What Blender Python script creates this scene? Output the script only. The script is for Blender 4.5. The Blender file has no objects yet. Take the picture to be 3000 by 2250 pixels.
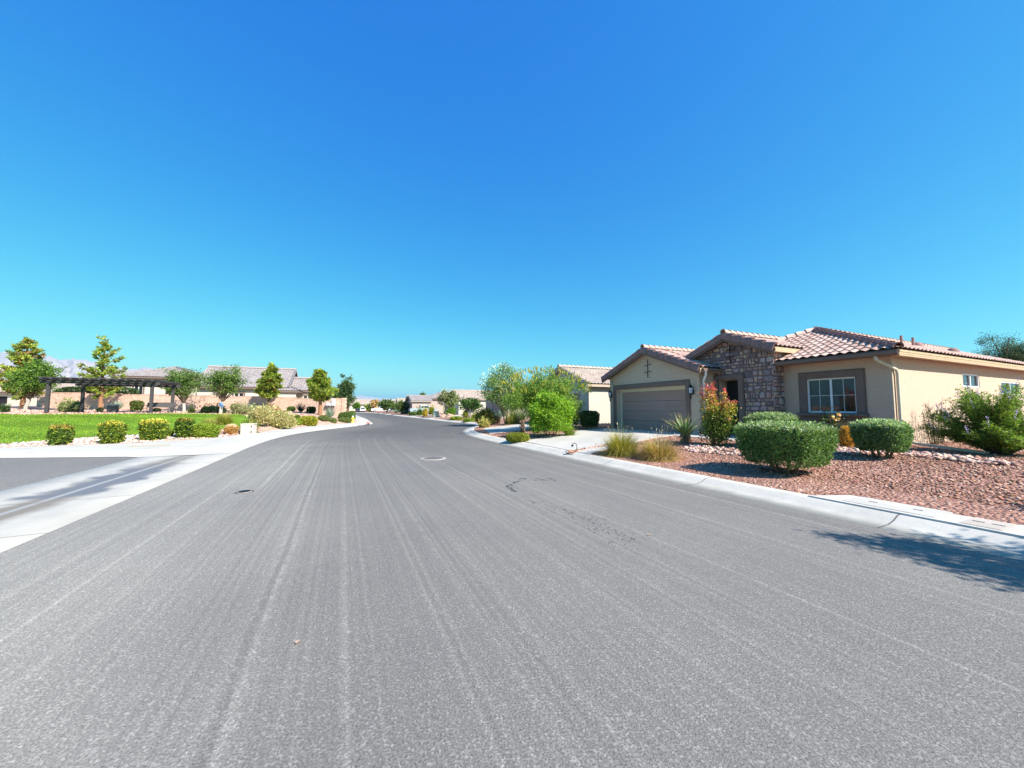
import bpy, bmesh, math, random
import numpy as np
from mathutils import Vector, Matrix, Quaternion
from mathutils import geometry as mgeo

SC = bpy.context.scene
COL = SC.collection
R = math.radians

# ------------------------------------------------------------------ camera, sky, sun, exposure
FPX, CX, CY, HZ = 1083.0, 1500.0, 1125.0, 1195.0      # lens and horizon measured on the 3000x2250 photograph
CAMZ = 1.6
PITCH = math.atan((HZ - CY) / FPX)
cam_d = bpy.data.cameras.new("camera")
cam_d.sensor_width = 36.0
cam_d.lens = 36.0 * FPX / 3000.0
cam_d.clip_start = 0.05
cam_d.clip_end = 60000
cam = bpy.data.objects.new("camera", cam_d)
COL.objects.link(cam)
cam.location = (0, 0, CAMZ)
cam.rotation_euler = (R(90) + PITCH, 0, 0)
SC.camera = cam

SUN_EL, SUN_AZ = R(41), R(-38)                         # azimuth from +x towards +y
SDIR = Vector((math.cos(SUN_EL) * math.cos(SUN_AZ), math.cos(SUN_EL) * math.sin(SUN_AZ), math.sin(SUN_EL)))
sun_d = bpy.data.lights.new("sun", 'SUN')
sun_d.energy = 3.7
sun_d.angle = R(0.5)
sun_d.color = (1.0, 0.94, 0.86)
sun = bpy.data.objects.new("sun", sun_d)
COL.objects.link(sun)
sun.rotation_euler = SDIR.to_track_quat('Z', 'Y').to_euler()
sun.location = (0, 0, 50)

world = bpy.data.worlds.new("World")
SC.world = world
world.use_nodes = True
wn, wl = world.node_tree.nodes, world.node_tree.links
sky = wn.new('ShaderNodeTexSky')
sky.sky_type = 'NISHITA'
sky.sun_disc = False
sky.sun_elevation = SUN_EL
sky.sun_rotation = math.atan2(SDIR.x, SDIR.y)
sky.altitude = 700
sky.air_density = 1.1
sky.dust_density = 0.35
sky.ozone_density = 2.2
# grade the physical sky towards the deep clear blue of the place (per channel gain and gamma)
ssep = wn.new('ShaderNodeSeparateColor')
scmb = wn.new('ShaderNodeCombineColor')
wl.new(sky.outputs[0], ssep.inputs[0])
for ch, (gain, gam) in enumerate(((1.28, 1.80), (1.50, .97), (1.10, .27))):
    a_ = wn.new('ShaderNodeMath'); a_.operation = 'MULTIPLY'; a_.inputs[1].default_value = .1; wl.new(ssep.outputs[ch], a_.inputs[0])
    p_ = wn.new('ShaderNodeMath'); p_.operation = 'POWER'; p_.inputs[1].default_value = gam; wl.new(a_.outputs[0], p_.inputs[0])
    g_ = wn.new('ShaderNodeMath'); g_.operation = 'MULTIPLY'; g_.inputs[1].default_value = gain * 3.44; wl.new(p_.outputs[0], g_.inputs[0])
    wl.new(g_.outputs[0], scmb.inputs[ch])
bgn = wn['Background']
bgn.inputs['Strength'].default_value = 0.10
wl.new(scmb.outputs[0], bgn.inputs['Color'])

SC.view_settings.view_transform = 'Standard'
SC.view_settings.look = 'None'
SC.view_settings.exposure = 1.55
SC.view_settings.gamma = 1.0
SC.render.engine = 'CYCLES'
SC.cycles.max_bounces = 8
SC.cycles.diffuse_bounces = 5
SC.cycles.glossy_bounces = 2
SC.cycles.transmission_bounces = 3
SC.cycles.transparent_max_bounces = 4
SC.cycles.use_denoising = True
SC.cycles.sample_clamp_indirect = 6.0

# ------------------------------------------------------------------ helpers: objects
def tag(o, label=None, cat=None, group=None, kind=None):
    if label: o["label"] = label
    if cat: o["category"] = cat
    if group: o["group"] = group
    if kind: o["kind"] = kind
    return o

def thing(name, label, cat, loc=(0, 0, 0), rz=0.0, group=None):
    o = bpy.data.objects.new(name, None)
    COL.objects.link(o)
    o.empty_display_size = 0.2
    o.location = loc
    o.rotation_euler = (0, 0, rz)
    return tag(o, label, cat, group)

def link(name, me, mat, parent=None, off=(0, 0, 0)):
    o = bpy.data.objects.new(name, me)
    COL.objects.link(o)
    if mat is not None and len(me.materials) == 0:
        me.materials.append(mat)
    if parent is not None:
        o.parent = parent
    o.location = off
    return o

def np_mesh(name, V, F, col=None, smooth=False, uv=None):
    V = np.asarray(V, dtype=np.float32)
    F = np.asarray(F, dtype=np.int32)
    k = F.shape[1]
    me = bpy.data.meshes.new(name)
    me.vertices.add(len(V))
    me.vertices.foreach_set("co", V.ravel())
    me.loops.add(F.size)
    me.loops.foreach_set("vertex_index", F.ravel())
    me.polygons.add(len(F))
    me.polygons.foreach_set("loop_start", np.arange(0, F.size, k, dtype=np.int32))
    me.polygons.foreach_set("loop_total", np.full(len(F), k, dtype=np.int32))
    if smooth:
        me.polygons.foreach_set("use_smooth", np.ones(len(F), dtype=bool))
    me.update(calc_edges=True)
    if col is not None:
        c = np.ones((len(V), 4), dtype=np.float32)
        c[:, :3] = col
        at = me.color_attributes.new("col", 'FLOAT_COLOR', 'POINT')
        at.data.foreach_set("color", c.ravel())
    if uv is not None:
        ul = me.uv_layers.new(name="UVMap")
        ul.data.foreach_set("uv", np.asarray(uv, dtype=np.float32)[F.ravel()].ravel())
    me.validate()
    return me

class MB:
    """collects boxes, bars, tubes and polygons in a local frame and links them as ONE mesh"""
    def __init__(self, T=None):
        self.v, self.f, self.c = [], [], []
        self.T = T or Matrix()
        self.col = (1, 1, 1)
        self.usecol = False
    def add(self, pts, faces):
        n = len(self.v)
        for p in pts:
            q = self.T @ Vector(p)
            self.v.append((q.x, q.y, q.z)); self.c.append(self.col)
        self.f.extend([tuple(i + n for i in f) for f in faces])
    def box(self, x0, x1, y0, y1, z0, z1, ch=0.0):
        if x0 > x1: x0, x1 = x1, x0
        if y0 > y1: y0, y1 = y1, y0
        if z0 > z1: z0, z1 = z1, z0
        if ch <= 0:
            p = [(x, y, z) for z in (z0, z1) for y in (y0, y1) for x in (x0, x1)]
            self.add(p, [(0, 2, 3, 1), (4, 5, 7, 6), (0, 1, 5, 4), (2, 6, 7, 3), (0, 4, 6, 2), (1, 3, 7, 5)])
        else:
            c = min(ch, (x1 - x0) / 2.1, (y1 - y0) / 2.1, (z1 - z0) / 2.1)
            pts = []
            def ring(z, i):
                xa, xb, ya, yb = x0 + i, x1 - i, y0 + i, y1 - i
                return [(xa + c, ya, z), (xb - c, ya, z), (xb, ya + c, z), (xb, yb - c, z), (xb - c, yb, z), (xa + c, yb, z), (xa, yb - c, z), (xa, ya + c, z)]
            pts = ring(z0, c * .7) + ring(z0 + c, 0) + ring(z1 - c, 0) + ring(z1, c * .7)
            fs = [tuple(range(7, -1, -1)), tuple(range(24, 32))]
            for k in range(3):
                for i in range(8):
                    j = (i + 1) % 8
                    fs.append((k * 8 + i, k * 8 + j, k * 8 + 8 + j, k * 8 + 8 + i))
            self.add(pts, fs)
    def bar(self, p0, p1, w, h, up=(0, 0, 1)):
        p0, p1 = Vector(p0), Vector(p1)
        d = (p1 - p0).normalized()
        s = d.cross(Vector(up))
        if s.length < 1e-4: s = d.cross(Vector((1, 0, 0)))
        s.normalize()
        t = s.cross(d)
        o = [(-w / 2, -h / 2), (w / 2, -h / 2), (w / 2, h / 2), (-w / 2, h / 2)]
        pts = [p0 + s * a + t * b for a, b in o] + [p1 + s * a + t * b for a, b in o]
        self.add(pts, [(3, 2, 1, 0), (4, 5, 6, 7), (0, 1, 5, 4), (1, 2, 6, 5), (2, 3, 7, 6), (3, 0, 4, 7)])
    def tube(self, pts, rad, n=8, cap=True):
        pts = [Vector(p) for p in pts]
        if not hasattr(rad, '__len__'): rad = [rad] * len(pts)
        vs, fs = [], []
        ref = Vector((0.31, 0.17, 0.93))
        prev = None
        for i, p in enumerate(pts):
            d = (pts[min(i + 1, len(pts) - 1)] - pts[max(i - 1, 0)])
            if d.length < 1e-9: d = Vector((0, 0, 1))
            d.normalize()
            s = d.cross(ref) if prev is None else prev - d * prev.dot(d)
            if s.length < 1e-3: s = d.cross(Vector((1, 0, 0)))
            s.normalize(); prev = s
            t = d.cross(s)
            for k in range(n):
                a = 2 * math.pi * k / n
                vs.append(p + (s * math.cos(a) + t * math.sin(a)) * rad[i])
        for i in range(len(pts) - 1):
            for k in range(n):
                j = (k + 1) % n
                fs.append((i * n + k, i * n + j, i * n + n + j, i * n + n + k))
        if cap:
            fs.append(tuple(range(n - 1, -1, -1)))
            fs.append(tuple(range((len(pts) - 1) * n, len(pts) * n)))
        self.add(vs, fs)
    def lathe(self, prof, n=16, c=(0, 0, 0)):
        vs, fs = [], []
        for r, z in prof:
            for k in range(n):
                a = 2 * math.pi * k / n
                vs.append((c[0] + r * math.cos(a), c[1] + r * math.sin(a), c[2] + z))
        for i in range(len(prof) - 1):
            for k in range(n):
                j = (k + 1) % n
                fs.append((i * n + k, i * n + j, i * n + n + j, i * n + n + k))
        fs.append(tuple(range(n - 1, -1, -1)))
        fs.append(tuple(range((len(prof) - 1) * n, len(prof) * n)))
        self.add(vs, fs)
    def prism(self, poly, y0, y1):
        """polygon in x,z extruded along y"""
        n = len(poly)
        pts = [(x, y0, z) for x, z in poly] + [(x, y1, z) for x, z in poly]
        fs = [tuple(range(n)), tuple(range(2 * n - 1, n - 1, -1))]
        for i in range(n):
            j = (i + 1) % n
            fs.append((i, j, n + j, n + i))
        self.add(pts, fs)
    def build(self, name, mat, parent=None, off=(0, 0, 0), smooth=False):
        me = bpy.data.meshes.new(name)
        me.from_pydata(self.v, [], self.f)
        if smooth:
            me.polygons.foreach_set("use_smooth", np.ones(len(me.polygons), dtype=bool))
            try: me.set_sharp_from_angle(angle=R(40))
            except Exception: pass
        if self.usecol:
            c = np.ones((len(self.v), 4), dtype=np.float32)
            c[:, :3] = np.array(self.c, dtype=np.float32)
            at = me.color_attributes.new("col", 'FLOAT_COLOR', 'POINT')
            at.data.foreach_set("color", c.ravel())
        me.update()
        return link(name, me, mat, parent, off)

# ------------------------------------------------------------------ helpers: materials
def new_mat(name):
    m = bpy.data.materials.new(name)
    m.use_nodes = True
    nt = m.node_tree
    return m, nt, nt.nodes, nt.links, nt.nodes['Principled BSDF']

def node(ns, t, **kw):
    n = ns.new(t)
    for k, v in kw.items(): setattr(n, k, v)
    return n

def mixc(ns, ls, fac, a, b, blend='MIX'):
    n = ns.new('ShaderNodeMix'); n.data_type = 'RGBA'; n.blend_type = blend
    for sock, val in ((n.inputs[0], fac), (n.inputs[6], a), (n.inputs[7], b)):
        if hasattr(val, 'is_output') or hasattr(val, 'links'): ls.new(val, sock)
        elif isinstance(val, (int, float)): sock.default_value = val
        else: sock.default_value = (val[0], val[1], val[2], 1)
    return n.outputs[2]

def ramp(ns, ls, src, lo, hi):
    n = ns.new('ShaderNodeMapRange')
    n.inputs[1].default_value = lo; n.inputs[2].default_value = hi
    ls.new(src, n.inputs[0])
    return n.outputs[0]

def noise(ns, ls, vec, scale, detail=3, rough=.55):
    n = ns.new('ShaderNodeTexNoise')
    n.inputs['Scale'].default_value = scale; n.inputs['Detail'].default_value = detail
    n.inputs['Roughness'].default_value = rough
    if vec is not None: ls.new(vec, n.inputs['Vector'])
    return n.outputs['Fac']

def plain(name, base, rough=.8, var=.12, scale=3., bump=0., bscale=60., metal=0., spec=.3, var2=None):
    m, nt, ns, ls, bs = new_mat(name)
    tc = node(ns, 'ShaderNodeTexCoord').outputs['Object']
    f = ramp(ns, ls, noise(ns, ls, tc, scale, 5), .3, .7)
    a = tuple(max(0, c * (1 - var)) for c in base); b = var2 or tuple(min(1, c * (1 + var)) for c in base)
    c1 = mixc(ns, ls, f, a, b)
    ls.new(c1, bs.inputs['Base Color'])
    bs.inputs['Roughness'].default_value = rough
    bs.inputs['Metallic'].default_value = metal
    bs.inputs['Specular IOR Level'].default_value = spec
    if bump:
        bp = node(ns, 'ShaderNodeBump'); bp.inputs['Strength'].default_value = bump; bp.inputs['Distance'].default_value = .02
        ls.new(noise(ns, ls, tc, bscale, 4), bp.inputs['Height'])
        ls.new(bp.outputs[0], bs.inputs['Normal'])
    return m

def leaf_mat(name, trans=.35, rough=.5, spec=.25):
    m, nt, ns, ls, bs = new_mat(name)
    at = node(ns, 'ShaderNodeAttribute'); at.attribute_name = "col"
    lc = mixc(ns, ls, 1.0, at.outputs['Color'], (1.32, 1.27, 1.2), 'MULTIPLY')
    ls.new(lc, bs.inputs['Base Color'])
    bs.inputs['Roughness'].default_value = rough
    bs.inputs['Specular IOR Level'].default_value = spec
    tr = node(ns, 'ShaderNodeBsdfTranslucent')
    tcol = mixc(ns, ls, 1.0, at.outputs['Color'], (1.55, 1.5, .65), 'MULTIPLY')
    ls.new(tcol, tr.inputs['Color'])
    mx = node(ns, 'ShaderNodeMixShader'); mx.inputs[0].default_value = trans
    ls.new(bs.outputs[0], mx.inputs[1]); ls.new(tr.outputs[0], mx.inputs[2])
    ls.new(mx.outputs[0], ns['Material Output'].inputs['Surface'])
    return m

def col_mat(name, rough=.85, var=.25, scale=30., bump=.3, bscale=40.):
    """colour from the mesh's per-stone attribute with a little mottling"""
    m, nt, ns, ls, bs = new_mat(name)
    at = node(ns, 'ShaderNodeAttribute'); at.attribute_name = "col"
    tc = node(ns, 'ShaderNodeTexCoord').outputs['Object']
    f = ramp(ns, ls, noise(ns, ls, tc, scale, 5), .25, .75)
    k = mixc(ns, ls, f, (1 - var,) * 3, (1 + var,) * 3)
    ls.new(mixc(ns, ls, 1.0, at.outputs['Color'], k, 'MULTIPLY'), bs.inputs['Base Color'])
    bs.inputs['Roughness'].default_value = rough
    bs.inputs['Specular IOR Level'].default_value = .25
    if bump:
        bp = node(ns, 'ShaderNodeBump'); bp.inputs['Strength'].default_value = bump; bp.inputs['Distance'].default_value = .02
        ls.new(noise(ns, ls, tc, bscale, 4), bp.inputs['Height'])
        ls.new(bp.outputs[0], bs.inputs['Normal'])
    return m

def tile_mat(name, base, dark):
    m, nt, ns, ls, bs = new_mat(name)
    uv = node(ns, 'ShaderNodeUVMap').outputs[0]
    fl = node(ns, 'ShaderNodeVectorMath', operation='FLOOR'); ls.new(uv, fl.inputs[0])
    wnz = node(ns, 'ShaderNodeTexWhiteNoise', noise_dimensions='3D'); ls.new(fl.outputs[0], wnz.inputs['Vector'])
    tc = node(ns, 'ShaderNodeTexCoord').outputs['Object']
    c = mixc(ns, ls, wnz.outputs['Value'], dark, base)
    f = ramp(ns, ls, noise(ns, ls, tc, 9, 6), .3, .7)
    c = mixc(ns, ls, 1.0, c, mixc(ns, ls, f, (.8, .8, .8), (1.18, 1.15, 1.12)), 'MULTIPLY')
    ls.new(c, bs.inputs['Base Color'])
    bs.inputs['Roughness'].default_value = .8
    bs.inputs['Specular IOR Level'].default_value = .3
    return m

def block_mat(name, base):
    m, nt, ns, ls, bs = new_mat(name)
    tc = node(ns, 'ShaderNodeTexCoord').outputs['Object']
    sx = node(ns, 'ShaderNodeSeparateXYZ'); ls.new(tc, sx.inputs[0])
    cx = node(ns, 'ShaderNodeCombineXYZ'); ls.new(sx.outputs[0], cx.inputs[0]); ls.new(sx.outputs[2], cx.inputs[1])
    br = node(ns, 'ShaderNodeTexBrick')
    br.inputs['Scale'].default_value = 1.0
    br.inputs['Brick Width'].default_value = .4; br.inputs['Row Height'].default_value = .2
    br.inputs['Mortar Size'].default_value = .012; br.inputs['Mortar Smooth'].default_value = .4
    br.inputs['Color1'].default_value = (*[c * 1.12 for c in base], 1); br.inputs['Color2'].default_value = (*[c * .88 for c in base], 1)
    br.inputs['Mortar'].default_value = (*[c * .62 for c in base], 1)
    ls.new(cx.outputs[0], br.inputs['Vector'])
    f = ramp(ns, ls, noise(ns, ls, tc, 4, 6), .3, .7)
    c = mixc(ns, ls, 1.0, br.outputs['Color'], mixc(ns, ls, f, (.85, .83, .82), (1.12, 1.1, 1.1)), 'MULTIPLY')
    ls.new(c, bs.inputs['Base Color'])
    bs.inputs['Roughness'].default_value = .9
    bp = node(ns, 'ShaderNodeBump'); bp.inputs['Strength'].default_value = .8; bp.inputs['Distance'].default_value = .04
    ls.new(noise(ns, ls, tc, 14, 5), bp.inputs['Height']); ls.new(bp.outputs[0], bs.inputs['Normal'])
    return m

def asphalt_mat(name, streaks=True, base=(.166, .155, .142)):
    m, nt, ns, ls, bs = new_mat(name)
    tc = node(ns, 'ShaderNodeTexCoord').outputs['Object']
    grain = ramp(ns, ls, noise(ns, ls, tc, 85, 4, .85), .36, .66)
    vor = node(ns, 'ShaderNodeTexVoronoi'); vor.inputs['Scale'].default_value = 95; ls.new(tc, vor.inputs['Vector'])
    spk = ramp(ns, ls, node(ns, 'ShaderNodeSeparateColor').outputs[0], .5, 1)
    sep = ns[-1] if False else [n for n in ns if n.bl_idname == 'ShaderNodeSeparateColor'][-1]
    ls.new(vor.outputs['Color'], sep.inputs[0])
    c = mixc(ns, ls, grain, tuple(x * .45 for x in base), tuple(x * 1.5 for x in base))
    sp2 = node(ns, 'ShaderNodeMath', operation='POWER'); ls.new(spk, sp2.inputs[0]); sp2.inputs[1].default_value = 3.0
    sp3 = node(ns, 'ShaderNodeMath', operation='MULTIPLY'); ls.new(sp2.outputs[0], sp3.inputs[0]); sp3.inputs[1].default_value = .34
    c = mixc(ns, ls, sp3.outputs[0], c, tuple(x * 2.9 for x in base))
    big = ramp(ns, ls, noise(ns, ls, tc, .22, 4), .3, .7)
    c = mixc(ns, ls, 1.0, c, mixc(ns, ls, big, (.88, .88, .9), (1.12, 1.12, 1.1)), 'MULTIPLY')
    if streaks:
        uv = node(ns, 'ShaderNodeUVMap').outputs[0]
        mp = node(ns, 'ShaderNodeMapping'); mp.inputs['Scale'].default_value = (6.5, .03, 1); ls.new(uv, mp.inputs[0])
        s1 = ramp(ns, ls, noise(ns, ls, mp.outputs[0], 1.0, 3, .6), .56, .72)
        mp2 = node(ns, 'ShaderNodeMapping'); mp2.inputs['Scale'].default_value = (22., .04, 1); ls.new(uv, mp2.inputs[0])
        s2 = ramp(ns, ls, noise(ns, ls, mp2.outputs[0], 1.0, 2, .5), .5, .75)
        s3 = ramp(ns, ls, noise(ns, ls, mp2.outputs[0], 1.0, 2, .5), .48, .3)
        gate = ramp(ns, ls, noise(ns, ls, tc, 9, 4, .7), .35, .6)
        g1 = node(ns, 'ShaderNodeMath', operation='MULTIPLY'); ls.new(s1, g1.inputs[0]); ls.new(gate, g1.inputs[1])
        c = mixc(ns, ls, 1.0, c, mixc(ns, ls, g1.outputs[0], (1, 1, 1), (1.5, 1.49, 1.45)), 'MULTIPLY')
        c = mixc(ns, ls, 1.0, c, mixc(ns, ls, s2, (1, 1, 1), (1.17, 1.17, 1.15)), 'MULTIPLY')
        c = mixc(ns, ls, 1.0, c, mixc(ns, ls, s3, (1, 1, 1), (.89, .89, .90)), 'MULTIPLY')
        su = node(ns, 'ShaderNodeSeparateXYZ'); ls.new(uv, su.inputs[0])
        def line(u0, half, soft, mul, y0=None, y1=None):
            d = node(ns, 'ShaderNodeMath', operation='SUBTRACT'); ls.new(wv, d.inputs[0]); d.inputs[1].default_value = u0
            a = node(ns, 'ShaderNodeMath', operation='ABSOLUTE'); ls.new(d.outputs[0], a.inputs[0])
            f = ramp(ns, ls, a.outputs[0], half + soft, half)
            if y0 is not None:
                r1 = ramp(ns, ls, su.outputs[1], y0, y0 + 1.5); r2 = ramp(ns, ls, su.outputs[1], y1, y1 - 4)
                q = node(ns, 'ShaderNodeMath', operation='MULTIPLY'); ls.new(r1, q.inputs[0]); ls.new(r2, q.inputs[1])
                q2 = node(ns, 'ShaderNodeMath', operation='MULTIPLY'); ls.new(q.outputs[0], q2.inputs[0]); ls.new(f, q2.inputs[1]); f = q2.outputs[0]
            g = node(ns, 'ShaderNodeMath', operation='MULTIPLY'); ls.new(f, g.inputs[0]); ls.new(gate, g.inputs[1])
            return mixc(ns, ls, 1.0, c, mixc(ns, ls, g.outputs[0], (1, 1, 1), mul), 'MULTIPLY')
        wv_ = node(ns, 'ShaderNodeMath', operation='MULTIPLY_ADD'); ls.new(noise(ns, ls, tc, .35, 3), wv_.inputs[0]); wv_.inputs[1].default_value = .16; ls.new(su.outputs[0], wv_.inputs[2])
        wv = wv_.outputs[0]
        # the asphalt colour darkens along the stretch beyond the junction
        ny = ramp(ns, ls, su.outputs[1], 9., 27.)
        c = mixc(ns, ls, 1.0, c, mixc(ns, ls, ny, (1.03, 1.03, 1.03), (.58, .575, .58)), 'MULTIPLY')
        c = line(2.95, .014, .03, (.72, .72, .73))           # paving seam
        c = line(3.01, .012, .03, (1.3, 1.3, 1.28))
        c = line(2.02, .03, .04, (1.5, 1.5, 1.48), 7.5, 22)  # pale tyre marks
        c = line(2.24, .02, .04, (1.35, 1.35, 1.33), 9, 22)
        c = line(8.35, .015, .03, (1.25, 1.25, 1.22))
        # paler band along the left lane
        wob = noise(ns, ls, tc, .5, 3)
        ad = node(ns, 'ShaderNodeMath', operation='MULTIPLY_ADD'); ls.new(wob, ad.inputs[0]); ad.inputs[1].default_value = -2.4; ls.new(su.outputs[0], ad.inputs[2])
        lf = ramp(ns, ls, ad.outputs[0], 2.2, .2)
        c = mixc(ns, ls, 1.0, c, mixc(ns, ls, lf, (1, 1, 1), (1.36, 1.36, 1.33)), 'MULTIPLY')
    ls.new(c, bs.inputs['Base Color'])
    bs.inputs['Roughness'].default_value = .85
    bs.inputs['Specular IOR Level'].default_value = .25
    bp = node(ns, 'ShaderNodeBump'); bp.inputs['Strength'].default_value = .55; bp.inputs['Distance'].default_value = .012
    ls.new(noise(ns, ls, tc, 70, 3, .7), bp.inputs['Height']); ls.new(bp.outputs[0], bs.inputs['Normal'])
    return m

def concrete_mat(name, base=(.50, .49, .47), joint=0.0):
    m, nt, ns, ls, bs = new_mat(name)
    tc = node(ns, 'ShaderNodeTexCoord').outputs['Object']
    f = ramp(ns, ls, noise(ns, ls, tc, 1.3, 6, .65), .3, .7)
    c = mixc(ns, ls, f, tuple(x * .86 for x in base), tuple(x * 1.1 for x in base))
    g = ramp(ns, ls, noise(ns, ls, tc, 40, 3), .3, .7)
    c = mixc(ns, ls, 1.0, c, mixc(ns, ls, g, (.92, .92, .92), (1.06, 1.06, 1.05)), 'MULTIPLY')
    if joint:
        uv = node(ns, 'ShaderNodeUVMap').outputs[0]
        su = node(ns, 'ShaderNodeSeparateXYZ'); ls.new(uv, su.inputs[0])
        dv = node(ns, 'ShaderNodeMath', operation='PINGPONG'); ls.new(su.outputs[1], dv.inputs[0]); dv.inputs[1].default_value = joint
        gu = node(ns, 'ShaderNodeMath', operation='MULTIPLY_ADD'); ls.new(noise(ns, ls, tc, 1.7, 5, .7), gu.inputs[0]); gu.inputs[1].default_value = -.5; ls.new(su.outputs[0], gu.inputs[2])
        c = mixc(ns, ls, 1.0, c, mixc(ns, ls, ramp(ns, ls, gu.outputs[0], .12, -.12), (1, 1, 1), (.74, .72, .68)), 'MULTIPLY')
        jt = ramp(ns, ls, dv.outputs[0], .014, .006)
        c = mixc(ns, ls, jt, c, (.12, .11, .1))
    ls.new(c, bs.inputs['Base Color'])
    bs.inputs['Roughness'].default_value = .85
    bs.inputs['Specular IOR Level'].default_value = .25
    return m

def gutter_stain_mat(name, base=(.50, .49, .47)):
    """concrete of the valley gutter: dirt along its centre line, a damp patch, slab joints (UV in metres)"""
    m, nt, ns, ls, bs = new_mat(name)
    tc = node(ns, 'ShaderNodeTexCoord').outputs['Object']
    uv = node(ns, 'ShaderNodeUVMap').outputs[0]
    su = node(ns, 'ShaderNodeSeparateXYZ'); ls.new(uv, su.inputs[0])
    f = ramp(ns, ls, noise(ns, ls, tc, 1.0, 6, .65), .3, .7)
    c = mixc(ns, ls, f, tuple(x * .85 for x in base), tuple(x * 1.08 for x in base))
    dist = node(ns, 'ShaderNodeMath', operation='SUBTRACT'); ls.new(su.outputs[0], dist.inputs[0]); dist.inputs[1].default_value = 1.27
    ab = node(ns, 'ShaderNodeMath', operation='ABSOLUTE'); ls.new(dist.outputs[0], ab.inputs[0])
    wb = node(ns, 'ShaderNodeMath', operation='MULTIPLY_ADD'); ls.new(noise(ns, ls, tc, 1.1, 4), wb.inputs[0]); wb.inputs[1].default_value = -.9; ls.new(ab.outputs[0], wb.inputs[2])
    dirt = ramp(ns, ls, wb.outputs[0], .05, -.3)
    c = mixc(ns, ls, dirt, c, (.19, .165, .135))
    # damp patch between two joints
    y1 = ramp(ns, ls, su.outputs[1], 23.2, 23.5); y2 = ramp(ns, ls, su.outputs[1], 28.2, 26.6)
    mm = node(ns, 'ShaderNodeMath', operation='MULTIPLY'); ls.new(y1, mm.inputs[0]); ls.new(y2, mm.inputs[1])
    wb2 = node(ns, 'ShaderNodeMath', operation='MULTIPLY_ADD'); ls.new(noise(ns, ls, tc, 1.6, 4), wb2.inputs[0]); wb2.inputs[1].default_value = -1.3; ls.new(ab.outputs[0], wb2.inputs[2])
    wet = ramp(ns, ls, wb2.outputs[0], -.05, -.3)
    m2 = node(ns, 'ShaderNodeMath', operation='MULTIPLY'); ls.new(mm.outputs[0], m2.inputs[0]); ls.new(wet, m2.inputs[1])
    c = mixc(ns, ls, m2.outputs[0], c, (.13, .135, .15))
    ln = ramp(ns, ls, ab.outputs[0], .06, .04)
    c = mixc(ns, ls, ln, c, (.27, .265, .26))
    dv = node(ns, 'ShaderNodeMath', operation='PINGPONG'); ls.new(su.outputs[1], dv.inputs[0]); dv.inputs[1].default_value = 1.15
    c = mixc(ns, ls, ramp(ns, ls, dv.outputs[0], .016, .006), c, (.13, .12, .11))
    ls.new(c, bs.inputs['Base Color'])
    bs.inputs['Roughness'].default_value = .8
    return m

def gravel_mat(name, c1, c2, c3, scale=22., bump=1.0):
    m, nt, ns, ls, bs = new_mat(name)
    tc = node(ns, 'ShaderNodeTexCoord').outputs['Object']
    v = node(ns, 'ShaderNodeTexVoronoi'); v.inputs['Scale'].default_value = scale; ls.new(tc, v.inputs['Vector'])
    sep = node(ns, 'ShaderNodeSeparateColor'); ls.new(v.outputs['Color'], sep.inputs[0])
    c = mixc(ns, ls, sep.outputs[0], c1, c2)
    c = mixc(ns, ls, ramp(ns, ls, sep.outputs[1], .72, .95), c, c3)
    f = ramp(ns, ls, noise(ns, ls, tc, .7, 4), .3, .7)
    c = mixc(ns, ls, 1.0, c, mixc(ns, ls, f, (.86, .86, .86), (1.12, 1.12, 1.12)), 'MULTIPLY')
    ls.new(c, bs.inputs['Base Color'])
    bs.inputs['Roughness'].default_value = .9
    bs.inputs['Specular IOR Level'].default_value = .2
    bp = node(ns, 'ShaderNodeBump'); bp.inputs['Strength'].default_value = bump; bp.inputs['Distance'].default_value = .04; bp.invert = True
    ls.new(v.outputs['Distance'], bp.inputs['Height']); ls.new(bp.outputs[0], bs.inputs['Normal'])
    return m

def lawn_mat(name):
    m, nt, ns, ls, bs = new_mat(name)
    tc = node(ns, 'ShaderNodeTexCoord').outputs['Object']
    mp = node(ns, 'ShaderNodeMapping'); mp.inputs['Scale'].default_value = (.35, 1.6, 1); ls.new(tc, mp.inputs[0])
    f = ramp(ns, ls, noise(ns, ls, mp.outputs[0], 1.1, 5, .6), .32, .68)
    c = mixc(ns, ls, f, (.085, .20, .016), (.20, .32, .028))
    g = ramp(ns, ls, noise(ns, ls, tc, 30, 4, .7), .3, .7)
    c = mixc(ns, ls, 1.0, c, mixc(ns, ls, g, (.65, .7, .7), (1.3, 1.25, 1.2)), 'MULTIPLY')
    ls.new(c, bs.inputs['Base Color'])
    bs.inputs['Roughness'].default_value = .9
    bs.inputs['Specular IOR Level'].default_value = .15
    bp = node(ns, 'ShaderNodeBump'); bp.inputs['Strength'].default_value = .9; bp.inputs['Distance'].default_value = .06
    ls.new(noise(ns, ls, tc, 26, 4, .7), bp.inputs['Height']); ls.new(bp.outputs[0], bs.inputs['Normal'])
    return m

def glass_mat(name, base=(.015, .018, .02), rough=.03):
    m, nt, ns, ls, bs = new_mat(name)
    tc = node(ns, 'ShaderNodeTexCoord').outputs['Object']
    c = mixc(ns, ls, noise(ns, ls, tc, 2.), tuple(x * .8 for x in base), tuple(x * 1.2 for x in base))
    ls.new(c, bs.inputs['Base Color'])
    bs.inputs['Roughness'].default_value = rough
    bs.inputs['Specular IOR Level'].default_value = .6
    return m

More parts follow.
